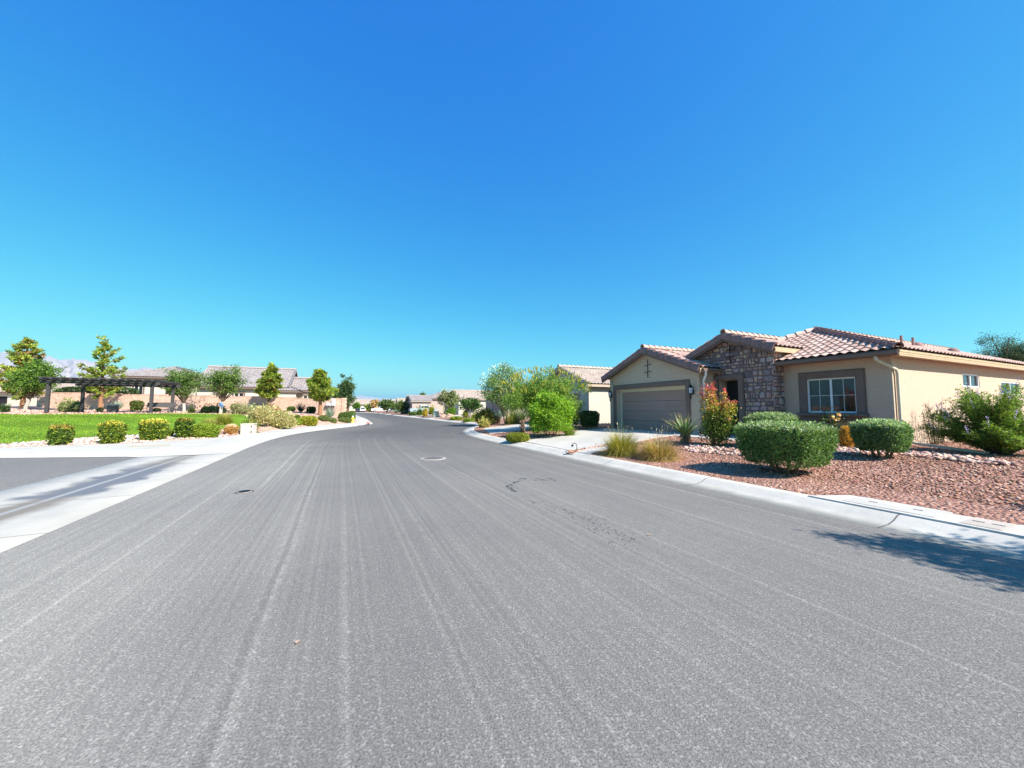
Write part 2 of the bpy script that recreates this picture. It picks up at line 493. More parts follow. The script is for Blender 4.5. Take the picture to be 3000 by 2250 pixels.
M = {}
M['asphalt'] = asphalt_mat('asphalt')
M['asphalt_side'] = asphalt_mat('asphalt_side_street', False, (.165, .155, .145))
M['concrete'] = concrete_mat('concrete', (.50, .475, .435))
M['curb'] = concrete_mat('curb_concrete', (.47, .445, .40), 1.5)
M['walk'] = concrete_mat('sidewalk_concrete', (.46, .435, .39))
M['gutterc'] = gutter_stain_mat('valley_gutter_concrete', (.42, .395, .35))
M['lid'] = concrete_mat('vault_lid', (.43, .38, .33))
M['desert'] = gravel_mat('desert_soil', (.36, .28, .21), (.30, .23, .17), (.2, .17, .11), .3, .3)
M['redgravel'] = gravel_mat('red_gravel', (.25, .12, .085), (.34, .18, .135), (.46, .29, .23), 20.)
M['leftgravel'] = gravel_mat('pink_gravel', (.40, .25, .19), (.50, .34, .27), (.6, .46, .38), 14.)
M['stone'] = col_mat('loose_stone', .9, .2, 40., .3)
M['veneer'] = col_mat('ledge_stone', .88, .28, 16., .6, 30.)
M['mortar'] = plain('mortar', (.20, .15, .14), .95, .15, 8, .4, 50)
M['lawn'] = lawn_mat('lawn')
M['leaf'] = leaf_mat('leaf')
M['bark'] = plain('bark', (.14, .095, .065), .95, .4, 9, .8, 25)
M['palebark'] = plain('pale_bark', (.46, .41, .35), .9, .25, 9, .5, 25)
M['redbark'] = plain('red_bark', (.30, .15, .08), .9, .3, 9, .5, 25)
M['stucco'] = plain('tan_stucco', (.53, .40, .30), .95, .09, 14, .9, 34)
M['stucco2'] = plain('cream_stucco', (.50, .46, .39), .95, .05, 2, .4, 55)
M['stucco3'] = plain('pale_stucco', (.53, .49, .41), .95, .05, 2, .4, 55)
M['stucco4'] = plain('mauve_stucco', (.42, .33, .29), .95, .06, 2, .4, 55)
M['brown'] = plain('dark_brown_paint', (.175, .122, .10), .75, .08, 3, .2, 40)
M['fascia'] = plain('tan_fascia_paint', (.46, .345, .215), .7, .08, 5, .1, 40)
M['fascia2'] = plain('beige_fascia_paint', (.42, .34, .26), .7, .08, 5)
M['garage'] = plain('brown_garage_door', (.36, .235, .195), .6, .05, 2, .25, 70)
M['white'] = plain('white_vinyl', (.72, .73, .75), .45, .03, 4)
M['cream'] = plain('cream_paint', (.62, .55, .42), .6, .05, 4)
M['black'] = plain('black_iron', (.012, .012, .014), .5, .2, 6, 0, 10, .6)
M['glass'] = glass_mat('window_glass')
M['screen'] = plain('dark_screen', (.014, .012, .014), .7, .2, 5)
M['lampglass'] = plain('seeded_glass', (.55, .62, .72), .15, .05, 4, 0, 10, 0, .7)
M['tile'] = tile_mat('red_brown_tiles', (.52, .385, .33), (.37, .245, .205))
M['tile2'] = tile_mat('tan_tiles', (.45, .375, .32), (.34, .275, .235))
M['tile3'] = tile_mat('grey_tiles', (.34, .305, .30), (.24, .21, .21))
M['rake'] = plain('rake_tile', (.27, .155, .135), .8, .22, 3, .2, 30)
M['block'] = block_mat('pink_block', (.66, .45, .345))
M['pergola'] = plain('dark_grey_timber', (.055, .05, .052), .7, .15, 4, .2, 30)
M['iron'] = plain('worn_iron', (.40, .345, .32), .7, .3, 20)
M['steel'] = plain('bare_metal', (.45, .46, .48), .4, .1, 4, 0, 10, .7)
M['grey'] = plain('grey_powder_coat', (.10, .092, .09), .55, .1, 4)
M['box'] = plain('beige_cabinet', (.60, .51, .42), .55, .04, 3)
M['greenbox'] = plain('grey_green_cabinet', (.40, .46, .38), .55, .05, 3)
M['yellow'] = plain('yellow_paint', (.75, .50, .06), .5, .08, 6)
M['red'] = plain('red_paint', (.55, .14, .12), .7, .2, 6)
M['blue'] = plain('blue_paint', (.10, .22, .42), .5, .15, 6)
M['stain'] = plain('dark_fluid', (.10, .098, .095), .6, .2, 10)
M['rock'] = plain('boulder', (.40, .27, .20), .95, .25, 3, .8, 9)
M['mount'] = plain('mountain_rock', (.42, .36, .36), .95, .15, .003)
M['carwhite'] = plain('white_car_paint', (.75, .75, .76), .25, .02, 3, 0, 10, 0, .6)
M['cardark'] = plain('dark_car_paint', (.025, .03, .05), .25, .05, 3, 0, 10, .2, .6)
M['carblue'] = plain('pale_blue_car_paint', (.35, .47, .50), .25, .05, 3, 0, 10, .2, .6)
M['tyre'] = plain('tyre_rubber', (.02, .02, .02), .9, .1, 9)
M['redlens'] = plain('tail_lamp_lens', (.4, .02, .02), .2, .05, 5)
M['greyart'] = plain('pale_plastic', (.6, .6, .62), .5, .05, 5)

# ------------------------------------------------------------------ road lines, ground heights, projection
U = np.array([-.41, .912]); U = U / np.linalg.norm(U)           # along the street
Mv = np.array([U[1], -U[0]])                                    # from the street towards the house
def W(a, b, z=0.0):
    return (U[0] * a + Mv[0] * b, U[1] * a + Mv[1] * b, z)

def smooth_line(pts, step=.6):
    p = np.array(pts, float)
    for _ in range(3):                                          # corner cutting
        q = [p[0]]
        for i in range(len(p) - 1):
            q.append(.75 * p[i] + .25 * p[i + 1]); q.append(.25 * p[i] + .75 * p[i + 1])
        q.append(p[-1]); p = np.array(q)
    return p

RE = smooth_line([(7.22 + .465 * 14, -14), (7.22 - .465 * 0, 0), (7.22 - .465 * 10, 10), (.9, 13.6), (-1.05, 17.7), (-2.45, 21.1), (-3.3, 24.5), (-3.62, 27.5),
                  (-3.5, 31), (-3.35, 34), (-3.6, 36.3), (-4.9, 38.7), (-7.1, 42.2), (-11.9, 52), (-17.8, 64), (-21, 70), (-27.2, 83), (-42, 113), (-50, 124), (-66, 135), (-95, 141), (-140, 143)])
LE = smooth_line([(-3.75 + .455 * 14, -14), (-3.75, 0), (-3.75 - 4.55, 10), (-9.65, 12.9), (-11.0, 15.9), (-12.6, 20), (-13.4, 23.3), (-13.7, 26.4),
                  (-13.6, 32), (-13.6, 35.2), (-14.0, 37.6), (-15.2, 40.3), (-17.7, 46), (-21.2, 54), (-33, 79), (-49.5, 114), (-60, 126), (-72, 130), (-97, 134), (-140, 135)])

def xat(line, y): return np.interp(y, line[:, 1], line[:, 0])

def pdist(P, line):
    """distance from points (n,2) to a polyline"""
    P = np.atleast_2d(np.asarray(P, float))
    a, b = line[:-1], line[1:]
    d = b - a
    L2 = (d ** 2).sum(1)
    out = np.full(len(P), 1e9)
    for s in range(0, len(P), 2000):
        q = P[s:s + 2000]
        t = ((q[:, None, :] - a[None]) * d[None]).sum(2) / L2[None]
        t = np.clip(t, 0, 1)
        c = a[None] + t[..., None] * d[None]
        out[s:s + 2000] = np.sqrt(((q[:, None, :] - c) ** 2).sum(2)).min(1)
    return out

def sstep(x, a, b):
    t = np.clip((np.asarray(x, float) - a) / (b - a), 0, 1)
    return t * t * (3 - 2 * t)

# edge of planted ground on the left
GE = np.array([(-70, 13.0), (-26, 13.25), (-19, 13.75), (-18.0, 14.5), (-15.7, 15.7), (-14.6, 18), (-14.9, 21.1), (-15.9, 25.5), (-16.3, 30), (-15.9, 33),
               (-15.5, 36), (-16.9, 41), (-21.5, 49), (-26.7, 60), (-36.5, 80), (-53, 115)], float)
SE = np.array([(-70, 11.3), (-25, 11.65), (-16.4, 11.9), (-12.6, 12.2), (-11.2, 12.7), (-10.3, 13.9)], float)   # far kerb line of the side street

# depth of plants on the left whose foot is hidden or stands on the raised ground: (photo x, y): metres
LT = {(760, 1252): 24, (822, 1255): 25.4, (792, 1236): 26.5, (857, 1247): 27.5, (868, 1245): 28.6, (903, 1247): 29.6, (829, 1219): 31, (864, 1226): 30.5, (948, 1237): 33, (974, 1236): 33.4,
      (1015, 1231): 36.6, (1010, 1242): 35.2, (1032, 1238.5): 36.8, (1030, 1226): 41, (966, 1223): 34.5, (881, 1206): 36.3, (735, 1200): 36.3, (346, 1197): 33.5, (690, 1200): 37, (853, 1204): 36.8,
      (911, 1210): 35.8, (706, 1219): 28.5, (762, 1211): 32, (784, 1208): 33.5, (806, 1212): 33.5, (648, 1213): 31.5, (602, 1213): 31.5, (623, 1211): 32.5, (561, 1212): 31, (207, 1210): 29.5,
      (292, 1211): 31.5, (400, 1204): 32.5, (10, 1209): 27.5, (18, 1197): 31, (459, 1206): 31.3, (677, 1274): 20.2, (722.5, 1275): 20.4, (728, 1271): 21.4, (612, 1262): 20.5, (655, 1250): 23.5,
      (68, 1195): 35, (72, 1208): 32.5, (293, 1205): 35.5, (539, 1207): 35, (646, 1215): 31, (787, 1199): 36.4, (938, 1214): 34.5, (1022, 1226): 45}
_FW = np.array([0, math.cos(PITCH), math.sin(PITCH)]); _UP = np.array([0, -math.sin(PITCH), math.cos(PITCH)])
def ray(px, py):
    return _FW + np.array([(px - CX) / FPX, 0, 0]) + _UP * (CY - py) / FPX
_cp = [(-30, 14.5, .15), (-24, 14.4, .16), (-18.5, 15.2, .16), (-19, 18.3, .27), (-30, 17, .35), (-40, 14.3, .17), (-60, 14, .2), (-60, 22, 1.0), (-45, 22, .95), (-40, 18, .5),
       (-31.9, 25.5, 1.2), (-27, 27.7, 1.17), (-28.5, 31, 1.18), (-33.4, 28.8, 1.2), (-25.5, 27.5, 1.17), (-38, 25.5, 1.2), (-45, 30, 1.45),
       (-22, 22, .72), (-30, 21, .75), (-26, 19, .5), (-17.5, 38, .7), (-23.5, 38, 1.05), (-31.6, 38, 1.46), (-48.8, 38, 1.67), (-60, 38, 1.75),
       (-30, 47, 1.3), (-45, 50, 1.9), (-60, 60, 1.8), (-24, 47, .8), (-32, 62, .9), (-45, 90, .7), (-80, 60, 1.8), (-80, 110, 1.2), (-60, 120, .4), (-110, 60, 1.8), (-110, 20, 1.2), (-70, 14, .2)]
for (_px, _py), _t in LT.items():
    _d = ray(_px, _py) * _t
    _cp.append((_d[0], _d[1], CAMZ + _d[2]))
for _px, _py, _t in ((752, 1232, 24.3), (744, 1219, 26.2), (700, 1215, 27.2), (600, 1213, 27.4)):
    _d = ray(_px, _py) * _t; _cp.append((_d[0], _d[1], CAMZ + _d[2]))
for i in range(3, len(GE)): _cp.append((GE[i, 0], GE[i, 1], .13))
_cp = np.array(_cp)
_n = len(_cp)
_K = np.sqrt(((_cp[:, None, :2] - _cp[None, :, :2]) ** 2).sum(2))
_A = np.zeros((_n + 3, _n + 3)); _A[:_n, :_n] = _K - np.eye(_n) * .25; _A[:_n, _n] = 1; _A[:_n, _n + 1:] = _cp[:, :2]; _A[_n:, :_n] = _A[:_n, _n:].T
_w = np.linalg.solve(_A, np.concatenate([_cp[:, 2], np.zeros(3)]))

def ZL(P):
    P = np.atleast_2d(np.asarray(P, float))
    k = np.sqrt(((P[:, None, :] - _cp[None, :, :2]) ** 2).sum(2))
    z = k @ _w[:_n] + _w[_n] + P @ _w[_n + 1:]
    e = pdist(P, GE)
    return np.clip(.13 + (z - .13) * sstep(e, 0, 1.2), .12, 2.2)

def ZR(P):
    P = np.atleast_2d(np.asarray(P, float))
    d = pdist(P, RE)
    z = .108 + .33 * sstep(d, .8, 6.5)
    z = z + .02 * np.sin(P[:, 0] * 1.7 + 1) * np.sin(P[:, 1] * 1.3) * sstep(d, 1.2, 2.5) * (1 - sstep(d, 4.5, 6))
    return z

def Z(x, y):
    if x < float(xat(LE, y)): 
        return float(ZL((x, y))[0]) if inpoly(np.array([[x, y]]), LEFT_POLY)[0] else .12
    if x > float(xat(RE, y)): return float(ZR((x, y))[0])
    return 0.0

def inpoly(P, poly):
    P = np.atleast_2d(P); poly = np.asarray(poly, float)
    x, y = P[:, 0], P[:, 1]
    ins = np.zeros(len(P), bool)
    j = len(poly) - 1
    for i in range(len(poly)):
        xi, yi = poly[i]; xj, yj = poly[j]
        c = ((yi > y) != (yj > y)) & (x < (xj - xi) * (y - yi) / (yj - yi + 1e-12) + xi)
        ins ^= c; j = i
    return ins

LEFT_POLY = np.vstack([GE, [(-75, 150), (-160, 150), (-160, 13.0)]])

def ZB(P):
    out = np.zeros(len(P))
    l = P[:, 0] < xat(LE, P[:, 1]); r = P[:, 0] > xat(RE, P[:, 1])
    if r.any(): out[r] = ZR(P[r])
    if l.any():
        q = P[l]; z = np.full(len(q), .1); k = inpoly(q, LEFT_POLY)
        if k.any(): z[k] = ZL(q[k])
        out[l] = z
    return out
def spot(px, py, z=None):
    """where the sight line through a point of the photograph meets the ground: world point and depth"""
    d = ray(px, py)
    if z is not None:
        t = (z - CAMZ) / d[2]
        return np.array([d[0] * t, d[1] * t, z]), t
    if (px, py) in LT:
        t = LT[(px, py)]
        return np.array([d[0] * t, d[1] * t, Z(d[0] * t, d[1] * t)]), t
    ts = np.concatenate([np.arange(2.5, 40, .1), np.arange(40, 170, .5)])
    P = np.stack([d[0] * ts, d[1] * ts], 1)
    g = CAMZ + d[2] * ts - ZB(P)
    k = np.argmax(g < 0) if (g < 0).any() else int(np.argmin(g))
    t = ts[k]
    return np.array([d[0] * t, d[1] * t, Z(d[0] * t, d[1] * t)]), t
def at(px, py, t):
    d = ray(px, py) * t
    return np.array([d[0], d[1], CAMZ + d[2]])

def surface(name, poly, step, zf, mat, parent=None, lift=0., kind='structure', skirt=0., extra=None):
    poly = np.asarray(poly, float)
    # resample the outline
    out = []
    for i in range(len(poly)):
        a, b = poly[i], poly[(i + 1) % len(poly)]
        n = max(1, int(np.linalg.norm(b - a) / (step * 1.2)))
        for k in range(n): out.append(a + (b - a) * k / n)
    out = np.array(out)
    lo, hi = poly.min(0), poly.max(0)
    gx, gy = np.meshgrid(np.arange(lo[0], hi[0], step), np.arange(lo[1], hi[1], step))
    g = np.stack([gx.ravel(), gy.ravel()], 1) + .01
    if extra is not None: g = np.vstack([g, extra])
    g = g[inpoly(g, poly)]
    if len(g):
        g = g[pdist(g, np.vstack([out, out[:1]])) > step * .35]
    pts = [Vector(p) for p in np.vstack([out, g])]
    n = len(out)
    edges = [(i, (i + 1) % n) for i in range(n)]
    vs, es, fs, *_ = mgeo.delaunay_2d_cdt(pts, edges, [list(range(n))], 1, 1e-5)
    P = np.array([(v.x, v.y) for v in vs])
    z = zf(P) + lift
    verts = [(p[0], p[1], zz) for p, zz in zip(P, z)]
    faces = [tuple(f) for f in fs]
    me = bpy.data.meshes.new(name)
    if skirt:
        k0 = len(verts)
        for i in range(n): verts.append((verts[i][0], verts[i][1], verts[i][2] - skirt))
        faces += [(i, (i + 1) % n, k0 + (i + 1) % n, k0 + i) for i in range(n)]
    me.from_pydata(verts, [], faces)
    me.polygons.foreach_set("use_smooth", np.ones(len(me.polygons), dtype=bool))
    if skirt:
        try: me.set_sharp_from_angle(angle=R(40))
        except Exception: pass
    me.update()
    o = link(name, me, mat, parent)
    return tag(o, kind=kind)

def strip(name, line, side, prof, mat, y0=None, y1=None):
    """sweep a profile [(offset, z)] along an edge line; UV is offset, length in metres"""
    L = line
    if y0 is not None: L = L[(L[:, 1] >= y0) & (L[:, 1] <= y1)]
    # densify
    seg = np.r_[0, np.cumsum(np.linalg.norm(np.diff(L, axis=0), axis=1))]
    s = np.arange(0, seg[-1], .5)
    x = np.interp(s, seg, L[:, 0]); y = np.interp(s, seg, L[:, 1])
    d = np.stack([np.gradient(x), np.gradient(y)], 1); d /= np.linalg.norm(d, axis=1)[:, None]
    nrm = np.stack([d[:, 1], -d[:, 0]], 1) * side
    V, uv = [], []
    for i in range(len(s)):
        for o, z in prof:
            V.append((x[i] + nrm[i, 0] * o, y[i] + nrm[i, 1] * o, z)); uv.append((o, s[i]))
    k = len(prof)
    F = [(i * k + j, i * k + j + 1, (i + 1) * k + j + 1, (i + 1) * k + j) for i in range(len(s) - 1) for j in range(k - 1)]
    return tag(link(name, np_mesh(name, V, F, uv=uv, smooth=True), mat), kind='structure')

# ------------------------------------------------------------------ ground, road, pavements
g = MB(); g.add([(-25000, -3000, -.08), (25000, -3000, -.08), (25000, 30000, -.08), (-25000, 30000, -.08)], [(0, 1, 2, 3)])
tag(g.build('ground', M['desert']), kind='structure')

ys = np.r_[np.arange(-13.5, 40, .5), np.arange(40, 134, 1.)]
V, uv, F = [], [], []
NC = 24
for y in ys:
    xl, xr = float(xat(LE, y)), float(xat(RE, y))
    if y > 113: xl = min(xl, xr - 8)
    for k in range(NC + 1):
        V.append((xl + (xr - xl) * k / NC, y, 0)); uv.append((10. * k / NC, y * 1.1))
for i in range(len(ys) - 1):
    for k in range(NC):
        F.append((i * (NC + 1) + k, i * (NC + 1) + k + 1, (i + 1) * (NC + 1) + k + 1, (i + 1) * (NC + 1) + k))
tag(link('road', np_mesh('road', V, F, uv=uv), M['asphalt']), kind='structure')
surface('far_road', [(-140, 133), (-60, 127), (-44, 113), (-38, 113), (-48, 124.5), (-66, 136), (-95, 142), (-140, 144)], 4, lambda P: np.full(len(P), -.012), M['asphalt_side'])

strip('kerb_right', RE, 1, [(-.02, -.05), (0, .004), (.3, .010), (.45, .042), (.58, .098), (.78, .116), (.80, .0)], M['curb'])
strip('valley_gutter', LE, -1, [(-.02, -.05), (0, .004), (.6, -.003), (1.22, -.011), (1.32, -.011), (1.95, -.003), (2.55, .004), (2.57, -.05)], M['gutterc'], -14, 14.3)
# the side street on the left
gx = [p for p in LE if -13 < p[1] < 12.6]
off = [(p[0] - 2.55 * .909 - .02, p[1] - 2.55 * .414) for p in gx]
off = [p for p in off if p[1] < 11.9]
surface('side_street', [(-70, -13)] + off + [(-12.1, 12.1), (-12.5, 12.4), (-16.4, 12.2), (-25, 11.95), (-70, 11.6)], 2., lambda P: np.full(len(P), -.004), M['asphalt_side'])

SE2 = SE[:4]
def z_walk(P):
    e = np.minimum(pdist(P, SE2), pdist(P, LE))
    r = pdist(P, np.array([(-12.1, 12.15), (-9.8, 13.2)]))
    return .006 + .125 * np.minimum(sstep(e, .12, .55), sstep(r, .1, 1.6))
le_up = [tuple(p) for p in LE if 13.3 < p[1] < 62]
surface('sidewalk_left', [(-70, 11.32), (-25, 11.67), (-16.4, 11.92), (-12.6, 12.22), (-12.12, 12.10), (-9.78, 13.13)] + le_up + [(-26.7, 61)] + [tuple(p) for p in GE[::-1] if p[1] < 60.5],
        .45, z_walk, M['walk'])
strip('sidewalk_far_left', LE, -1, [(-.02, -.05), (0, .004), (.3, .012), (.5, .115), (2.1, .135), (2.12, 0)], M['curb'], 61.5, 134)

surface('planting_ground_left', LEFT_POLY, 2.0, ZL, M['leftgravel'],
        extra=np.stack([a.ravel() for a in np.meshgrid(np.arange(-46, -14, .8), np.arange(13.2, 36, .8))], 1))

re_up = np.array([p for p in RE if -13 < p[1] < 135])
_d = np.gradient(re_up, axis=0); _d /= np.linalg.norm(_d, axis=1)[:, None]
re_off = re_up + np.stack([_d[:, 1], -_d[:, 0]], 1) * .77
surface('planting_ground_right', np.vstack([re_off, [(-60, 150), (90, 150), (90, -13)]]), 4., ZR, M['redgravel'],
        extra=np.stack([a.ravel() for a in np.meshgrid(np.arange(-6, 20, .45), np.arange(1, 36, .45))], 1))

def dpoly(pts): return [W(a, b)[:2] for a, b in pts]
DRIVE = dpoly([(9.9, 7.15), (10.3, 7.8), (10.9, 9.2), (11.35, 11.5), (11.4, 13.95), (16.7, 13.95), (16.55, 11.6), (15.9, 9.2), (15.3, 7.8), (15.0, 7.2)])
surface('driveway', DRIVE, .5, ZR, M['walk'], lift=.022, skirt=.15)
WALKP = dpoly([(8.8, 12.5), (8.8, 14.7), (11.05, 14.7), (11.05, 13.75), (11.38, 13.7), (11.36, 12.5)])
surface('entry_walk', WALKP, .5, ZR, M['walk'], lift=.027, skirt=.15)
DRIVE2 = dpoly([(20.0, 7.6), (20.5, 9.2), (20.9, 11.5), (21.0, 14.6), (26.4, 14.6), (26.3, 12), (25.9, 10.4), (25.3, 9.1)])
surface('driveway_next_door', DRIVE2, .6, ZR, M['walk'], lift=.022, skirt=.15)
for i, (a0, b0, w) in enumerate([(39.5, 13.0, 5), (53, 11.5, 5), (66, 11.3, 5.5), (80, 11.5, 5)]):
    surface('driveway_far', dpoly([(a0, b0 - .5), (a0 + .3, b0 + 7), (a0 + w, b0 + 7), (a0 + w + .4, b0 - .5)]), 1.5, ZR, M['walk'], lift=.022, skirt=.15)

# utility slab beside the kerb with two vault lids
surface('utility_slab', dpoly([(3.74, 7.16), (3.42, 7.92), (3.2, 7.98), (-3.5, 7.98), (-3.5, 7.16)]), .5, lambda P: np.full(len(P), .128), M['concrete'], skirt=.1)
def vault_lid(a0, a1, b0, b1, label, col):
    c = W((a0 + a1) / 2, (b0 + b1) / 2, .128)
    root = thing('vault_lid', label, 'utility lid', c, math.atan2(U[1], U[0]), 'utility vault lids in the kerbside slab')
    la, lb = (a1 - a0) / 2, (b1 - b0) / 2
    m = MB(); m.box(-la, la, -lb, lb, -.02, .006); m.build('lid', col, root)
    m = MB(); m.box(-la - .02, la + .02, -lb - .02, lb + .02, -.02, .002); m.build('lid_frame', M['lid'], root)
    for t in (-.5, .5):
        h = MB(); h.box(la * t - .05, la * t + .05, -.012, .012, .0061, .009); h.build('pick_hole', M['black'], root)
vault_lid(2.30, 3.30, 7.26, 7.84, 'long pale utility vault lid in the slab in front of the big clipped bush', M['walk'])
vault_lid(1.74, 2.06, 7.24, 7.76, 'small sand coloured meter lid in the slab, nearest the road shadow', M['lid'])

# painted kerb marks
def paint(name, pts, w, mat, zf):
    m = MB()
    P = [Vector(spot(x, y, zf)[0]) for x, y in pts]
    for i in range(len(P) - 1):
        d = (P[i + 1] - P[i]); n = Vector((-d.y, d.x, 0)).normalized() * w / 2
        up = Vector((0, 0, .006))
        m.add([P[i] - n + up, P[i + 1] - n + up, P[i + 1] + n + up, P[i] + n + up], [(0, 1, 2, 3)])
    return tag(m.build(name, mat), kind='structure')
paint('yellow_kerb_paint', [(375, 1308.5), (440, 1306.5), (500, 1303.5)], .12, M['yellow'], .133)
paint('red_kerb_paint', [(1050, 1244), (1068, 1242.5), (1082, 1240), (1077, 1236.5)], .2, M['red'], .128)

# mountains
def range_mesh(name, prof, dist, depth, seed, mat):
    rng = np.random.default_rng(seed)
    px = np.array([p[0] for p in prof], float); hy = np.array([p[1] for p in prof], float)
    cols = np.linspace(px[0], px[-1], 160)
    hh = np.interp(cols, px, HZ - hy)
    nr = 26
    V, F = [], []
    ph = rng.uniform(0, 6.28, 12)
    for j in range(nr):
        f = j / (nr - 1)
        d = dist + depth * (f - .8)
        sh = math.sin(min(1, f / .8) * math.pi / 2) ** 1.1 if f <= .8 else math.cos((f - .8) / .2 * math.pi / 2)
        for i, c in enumerate(cols):
            r = sum(math.sin(c * k * .045 + ph[k] + f * 3 * math.sin(k)) / k ** 1.4 for k in range(1, 8)) * .14
            rid = 1 - abs(r) * 1.2 * (1 - f * .7 if f < .8 else .4)
            z = max(0, hh[i] * dist / FPX * sh * (rid if f < .78 else 1)) + 1.5
            V.append(((c - CX) / FPX * d, d, z - 8 * (j == 0)))
    n = len(cols)
    for j in range(nr - 1):
        for i in range(n - 1): F.append((j * n + i, j * n + i + 1, (j + 1) * n + i + 1, (j + 1) * n + i))
    return tag(link(name, np_mesh(name, V, F, smooth=True), mat), kind='structure')
range_mesh('mountain', [(-420, 1090), (-250, 1045), (-100, 1040), (0, 1036), (90, 1035), (132, 1047), (159, 1055), (182, 1052), (243, 1053), (265, 1060), (310, 1071), (353, 1081), (420, 1080), (520, 1088), (640, 1108), (760, 1130), (900, 1160), (990, 1180), (1040, 1194)], 5200, 3200, 3, M['mount'])
range_mesh('mountain_far', [(985, 1194), (1010, 1178), (1040, 1160), (1058, 1157), (1075, 1161), (1100, 1164), (1130, 1166), (1170, 1170), (1230, 1172), (1330, 1178), (1450, 1186), (1600, 1193)], 11000, 3000, 8, M['mount'])

# ------------------------------------------------------------------ roofs and walls
TP, TL = .27, .36           # tile pitch and course
def tile_plane(name, poly, eave, mat, parent, off=(0, 0, 0), amp=.055, samp=6, deck=None, tp=TP, tl=TL):
    """barrel tiles over a planar convex polygon; eave = two points of it along the lower edge"""
    P = [Vector(p) for p in poly]
    e0, e1 = Vector(eave[0]), Vector(eave[1])
    s = (e1 - e0).normalized()
    nrm = None
    for p in P:
        c = s.cross(p - e0)
        if c.length > .3: nrm = c.normalized(); break
    if nrm.z < 0: nrm = -nrm
    t = nrm.cross(s)
    if t.z < 0: t = -t
    q = [((p - e0).dot(s), (p - e0).dot(t)) for p in P]
    s0, s1 = min(a for a, b in q), max(a for a, b in q)
    t1 = max(b for a, b in q)
    ss = np.arange(math.floor(s0 / tp) * tp, s1 + tp, tp / samp)
    nc = int(t1 / tl) + 2
    V, uv, F = [], [], []
    rows = []
    for k in range(nc): rows += [(k * tl - .04, .04, k), (k * tl + tl - .04, .006, k)]
    m = len(ss)
    prof = amp * (.5 + .5 * np.cos(2 * np.pi * ss / tp)) ** .8
    rng = np.random.default_rng(int(abs(e0.x * 91 + e0.y * 37 + e0.z * 11)) + 1)
    for (tt, h, k) in rows:
        for i, a in enumerate(ss):
            hh = h + prof[i]
            p = e0 + s * float(a) + t * tt + nrm * float(hh)
            V.append(p); uv.append(((a + tp / 2) / tp + .001, k + .5))
    for r in range(len(rows) - 1):
        for i in range(m - 1): F.append((r * m + i, r * m + i + 1, (r + 1) * m + i + 1, (r + 1) * m + i))
    me = np_mesh(name, V, F, uv=uv, smooth=True)
    bm = bmesh.new(); bm.from_mesh(me)
    cen = sum(P, Vector()) / len(P)
    for i in range(len(P)):
        a, b = P[i], P[(i + 1) % len(P)]
        d = (b - a).normalized()
        pn = d.cross(nrm)
        if pn.dot(cen - a) > 0: pn = -pn
        lift = .045 if (abs((a - e0).dot(t)) < .02 and abs((b - e0).dot(t)) < .02) else .0
        bmesh.ops.bisect_plane(bm, geom=bm.verts[:] + bm.edges[:] + bm.faces[:], plane_co=a + pn * lift, plane_no=pn, clear_outer=True)
    bm.to_mesh(me); bm.free()
    try: me.set_sharp_from_angle(angle=R(50))
    except Exception: pass
    o = link(name, me, mat, parent, off)
    if deck is not None:
        dk = MB()
        n = len(P)
        top = [p - nrm * .0 for p in P]; bot = [p - nrm * .07 for p in P]
        dk.add(top + bot, [tuple(range(n)), tuple(range(2 * n - 1, n - 1, -1))] + [(i, (i + 1) % n, n + (i + 1) % n, n + i) for i in range(n)])
        dk.build('roof_deck', deck, o)
    return o

def ridge_row(name, p0, p1, mat, parent, off=(0, 0, 0), r=.125, step=.38, seg=7):
    p0, p1 = Vector(p0), Vector(p1)
    L = (p1 - p0).length; d = (p1 - p0).normalized()
    sd = d.cross(Vector((0, 0, 1))).normalized(); up = sd.cross(d)
    n = max(1, int(round(L / step)))
    V, F = [], []
    for k in range(n):
        a, b = p0 + d * (L * k / n), p0 + d * (L * (k + 1) / n + .05)
        base = len(V)
        for (c, rr, lf) in ((a, r * 1.06, .035), (b, r * .9, .0)):
            for j in range(seg + 1):
                an = math.pi * (-.08 + 1.16 * j / seg)
                V.append(c + sd * math.cos(an) * rr + up * (math.sin(an) * rr + lf - .02))
        for j in range(seg): F.append((base + j, base + j + 1, base + seg + 2 + j, base + seg + 1 + j))
        # thickness of the exposed end
        b2 = len(V)
        for j in range(seg + 1):
            an = math.pi * (-.08 + 1.16 * j / seg)
            V.append(a + sd * math.cos(an) * r * .85 + up * (math.sin(an) * r * .85 + .005))
        for j in range(seg): F.append((base + j, base + j + 1, b2 + j + 1, b2 + j))
    return link(name, np_mesh(name, V, F, smooth=True), mat, parent, off)

def rake_row(name, p0, p1, outv, mat, parent, off=(0, 0, 0), step=.4, w=.14, h=.18):
    """tiles turned over a gable edge from the low end p0 up to p1"""
    p0, p1, ov = Vector(p0), Vector(p1), Vector(outv).normalized()
    L = (p1 - p0).length; d = (p1 - p0).normalized()
    up = ov.cross(d)
    if up.z < 0: up = -up
    n = max(1, int(round(L / step)))
    V, F = [], []
    prof = [(-w, .05), (-w * .55, .10), (-.0, .085), (.045, .03), (.05, -h * .5), (.05, -h)]
    k = len(prof)
    for i in range(n):
        a, b = p0 + d * (L * i / n), p0 + d * (L * (i + 1) / n + .04)
        base = len(V)
        for c, sc, lf in ((a, 1.18, .034), (b, .9, -.006)):
            for x, y in prof: V.append(c + ov * x * sc + up * (y * sc + lf))
        for j in range(k - 1): F.append((base + j, base + j + 1, base + k + j + 1, base + k + j))
        b2 = len(V)
        for x, y in prof: V.append(a + ov * (x * .9 - .02) + up * (y * .9))
        for j in range(k - 1): F.append((base + j, base + j + 1, b2 + j + 1, b2 + j))
    return link(name, np_mesh(name, V, F), mat, parent, off)

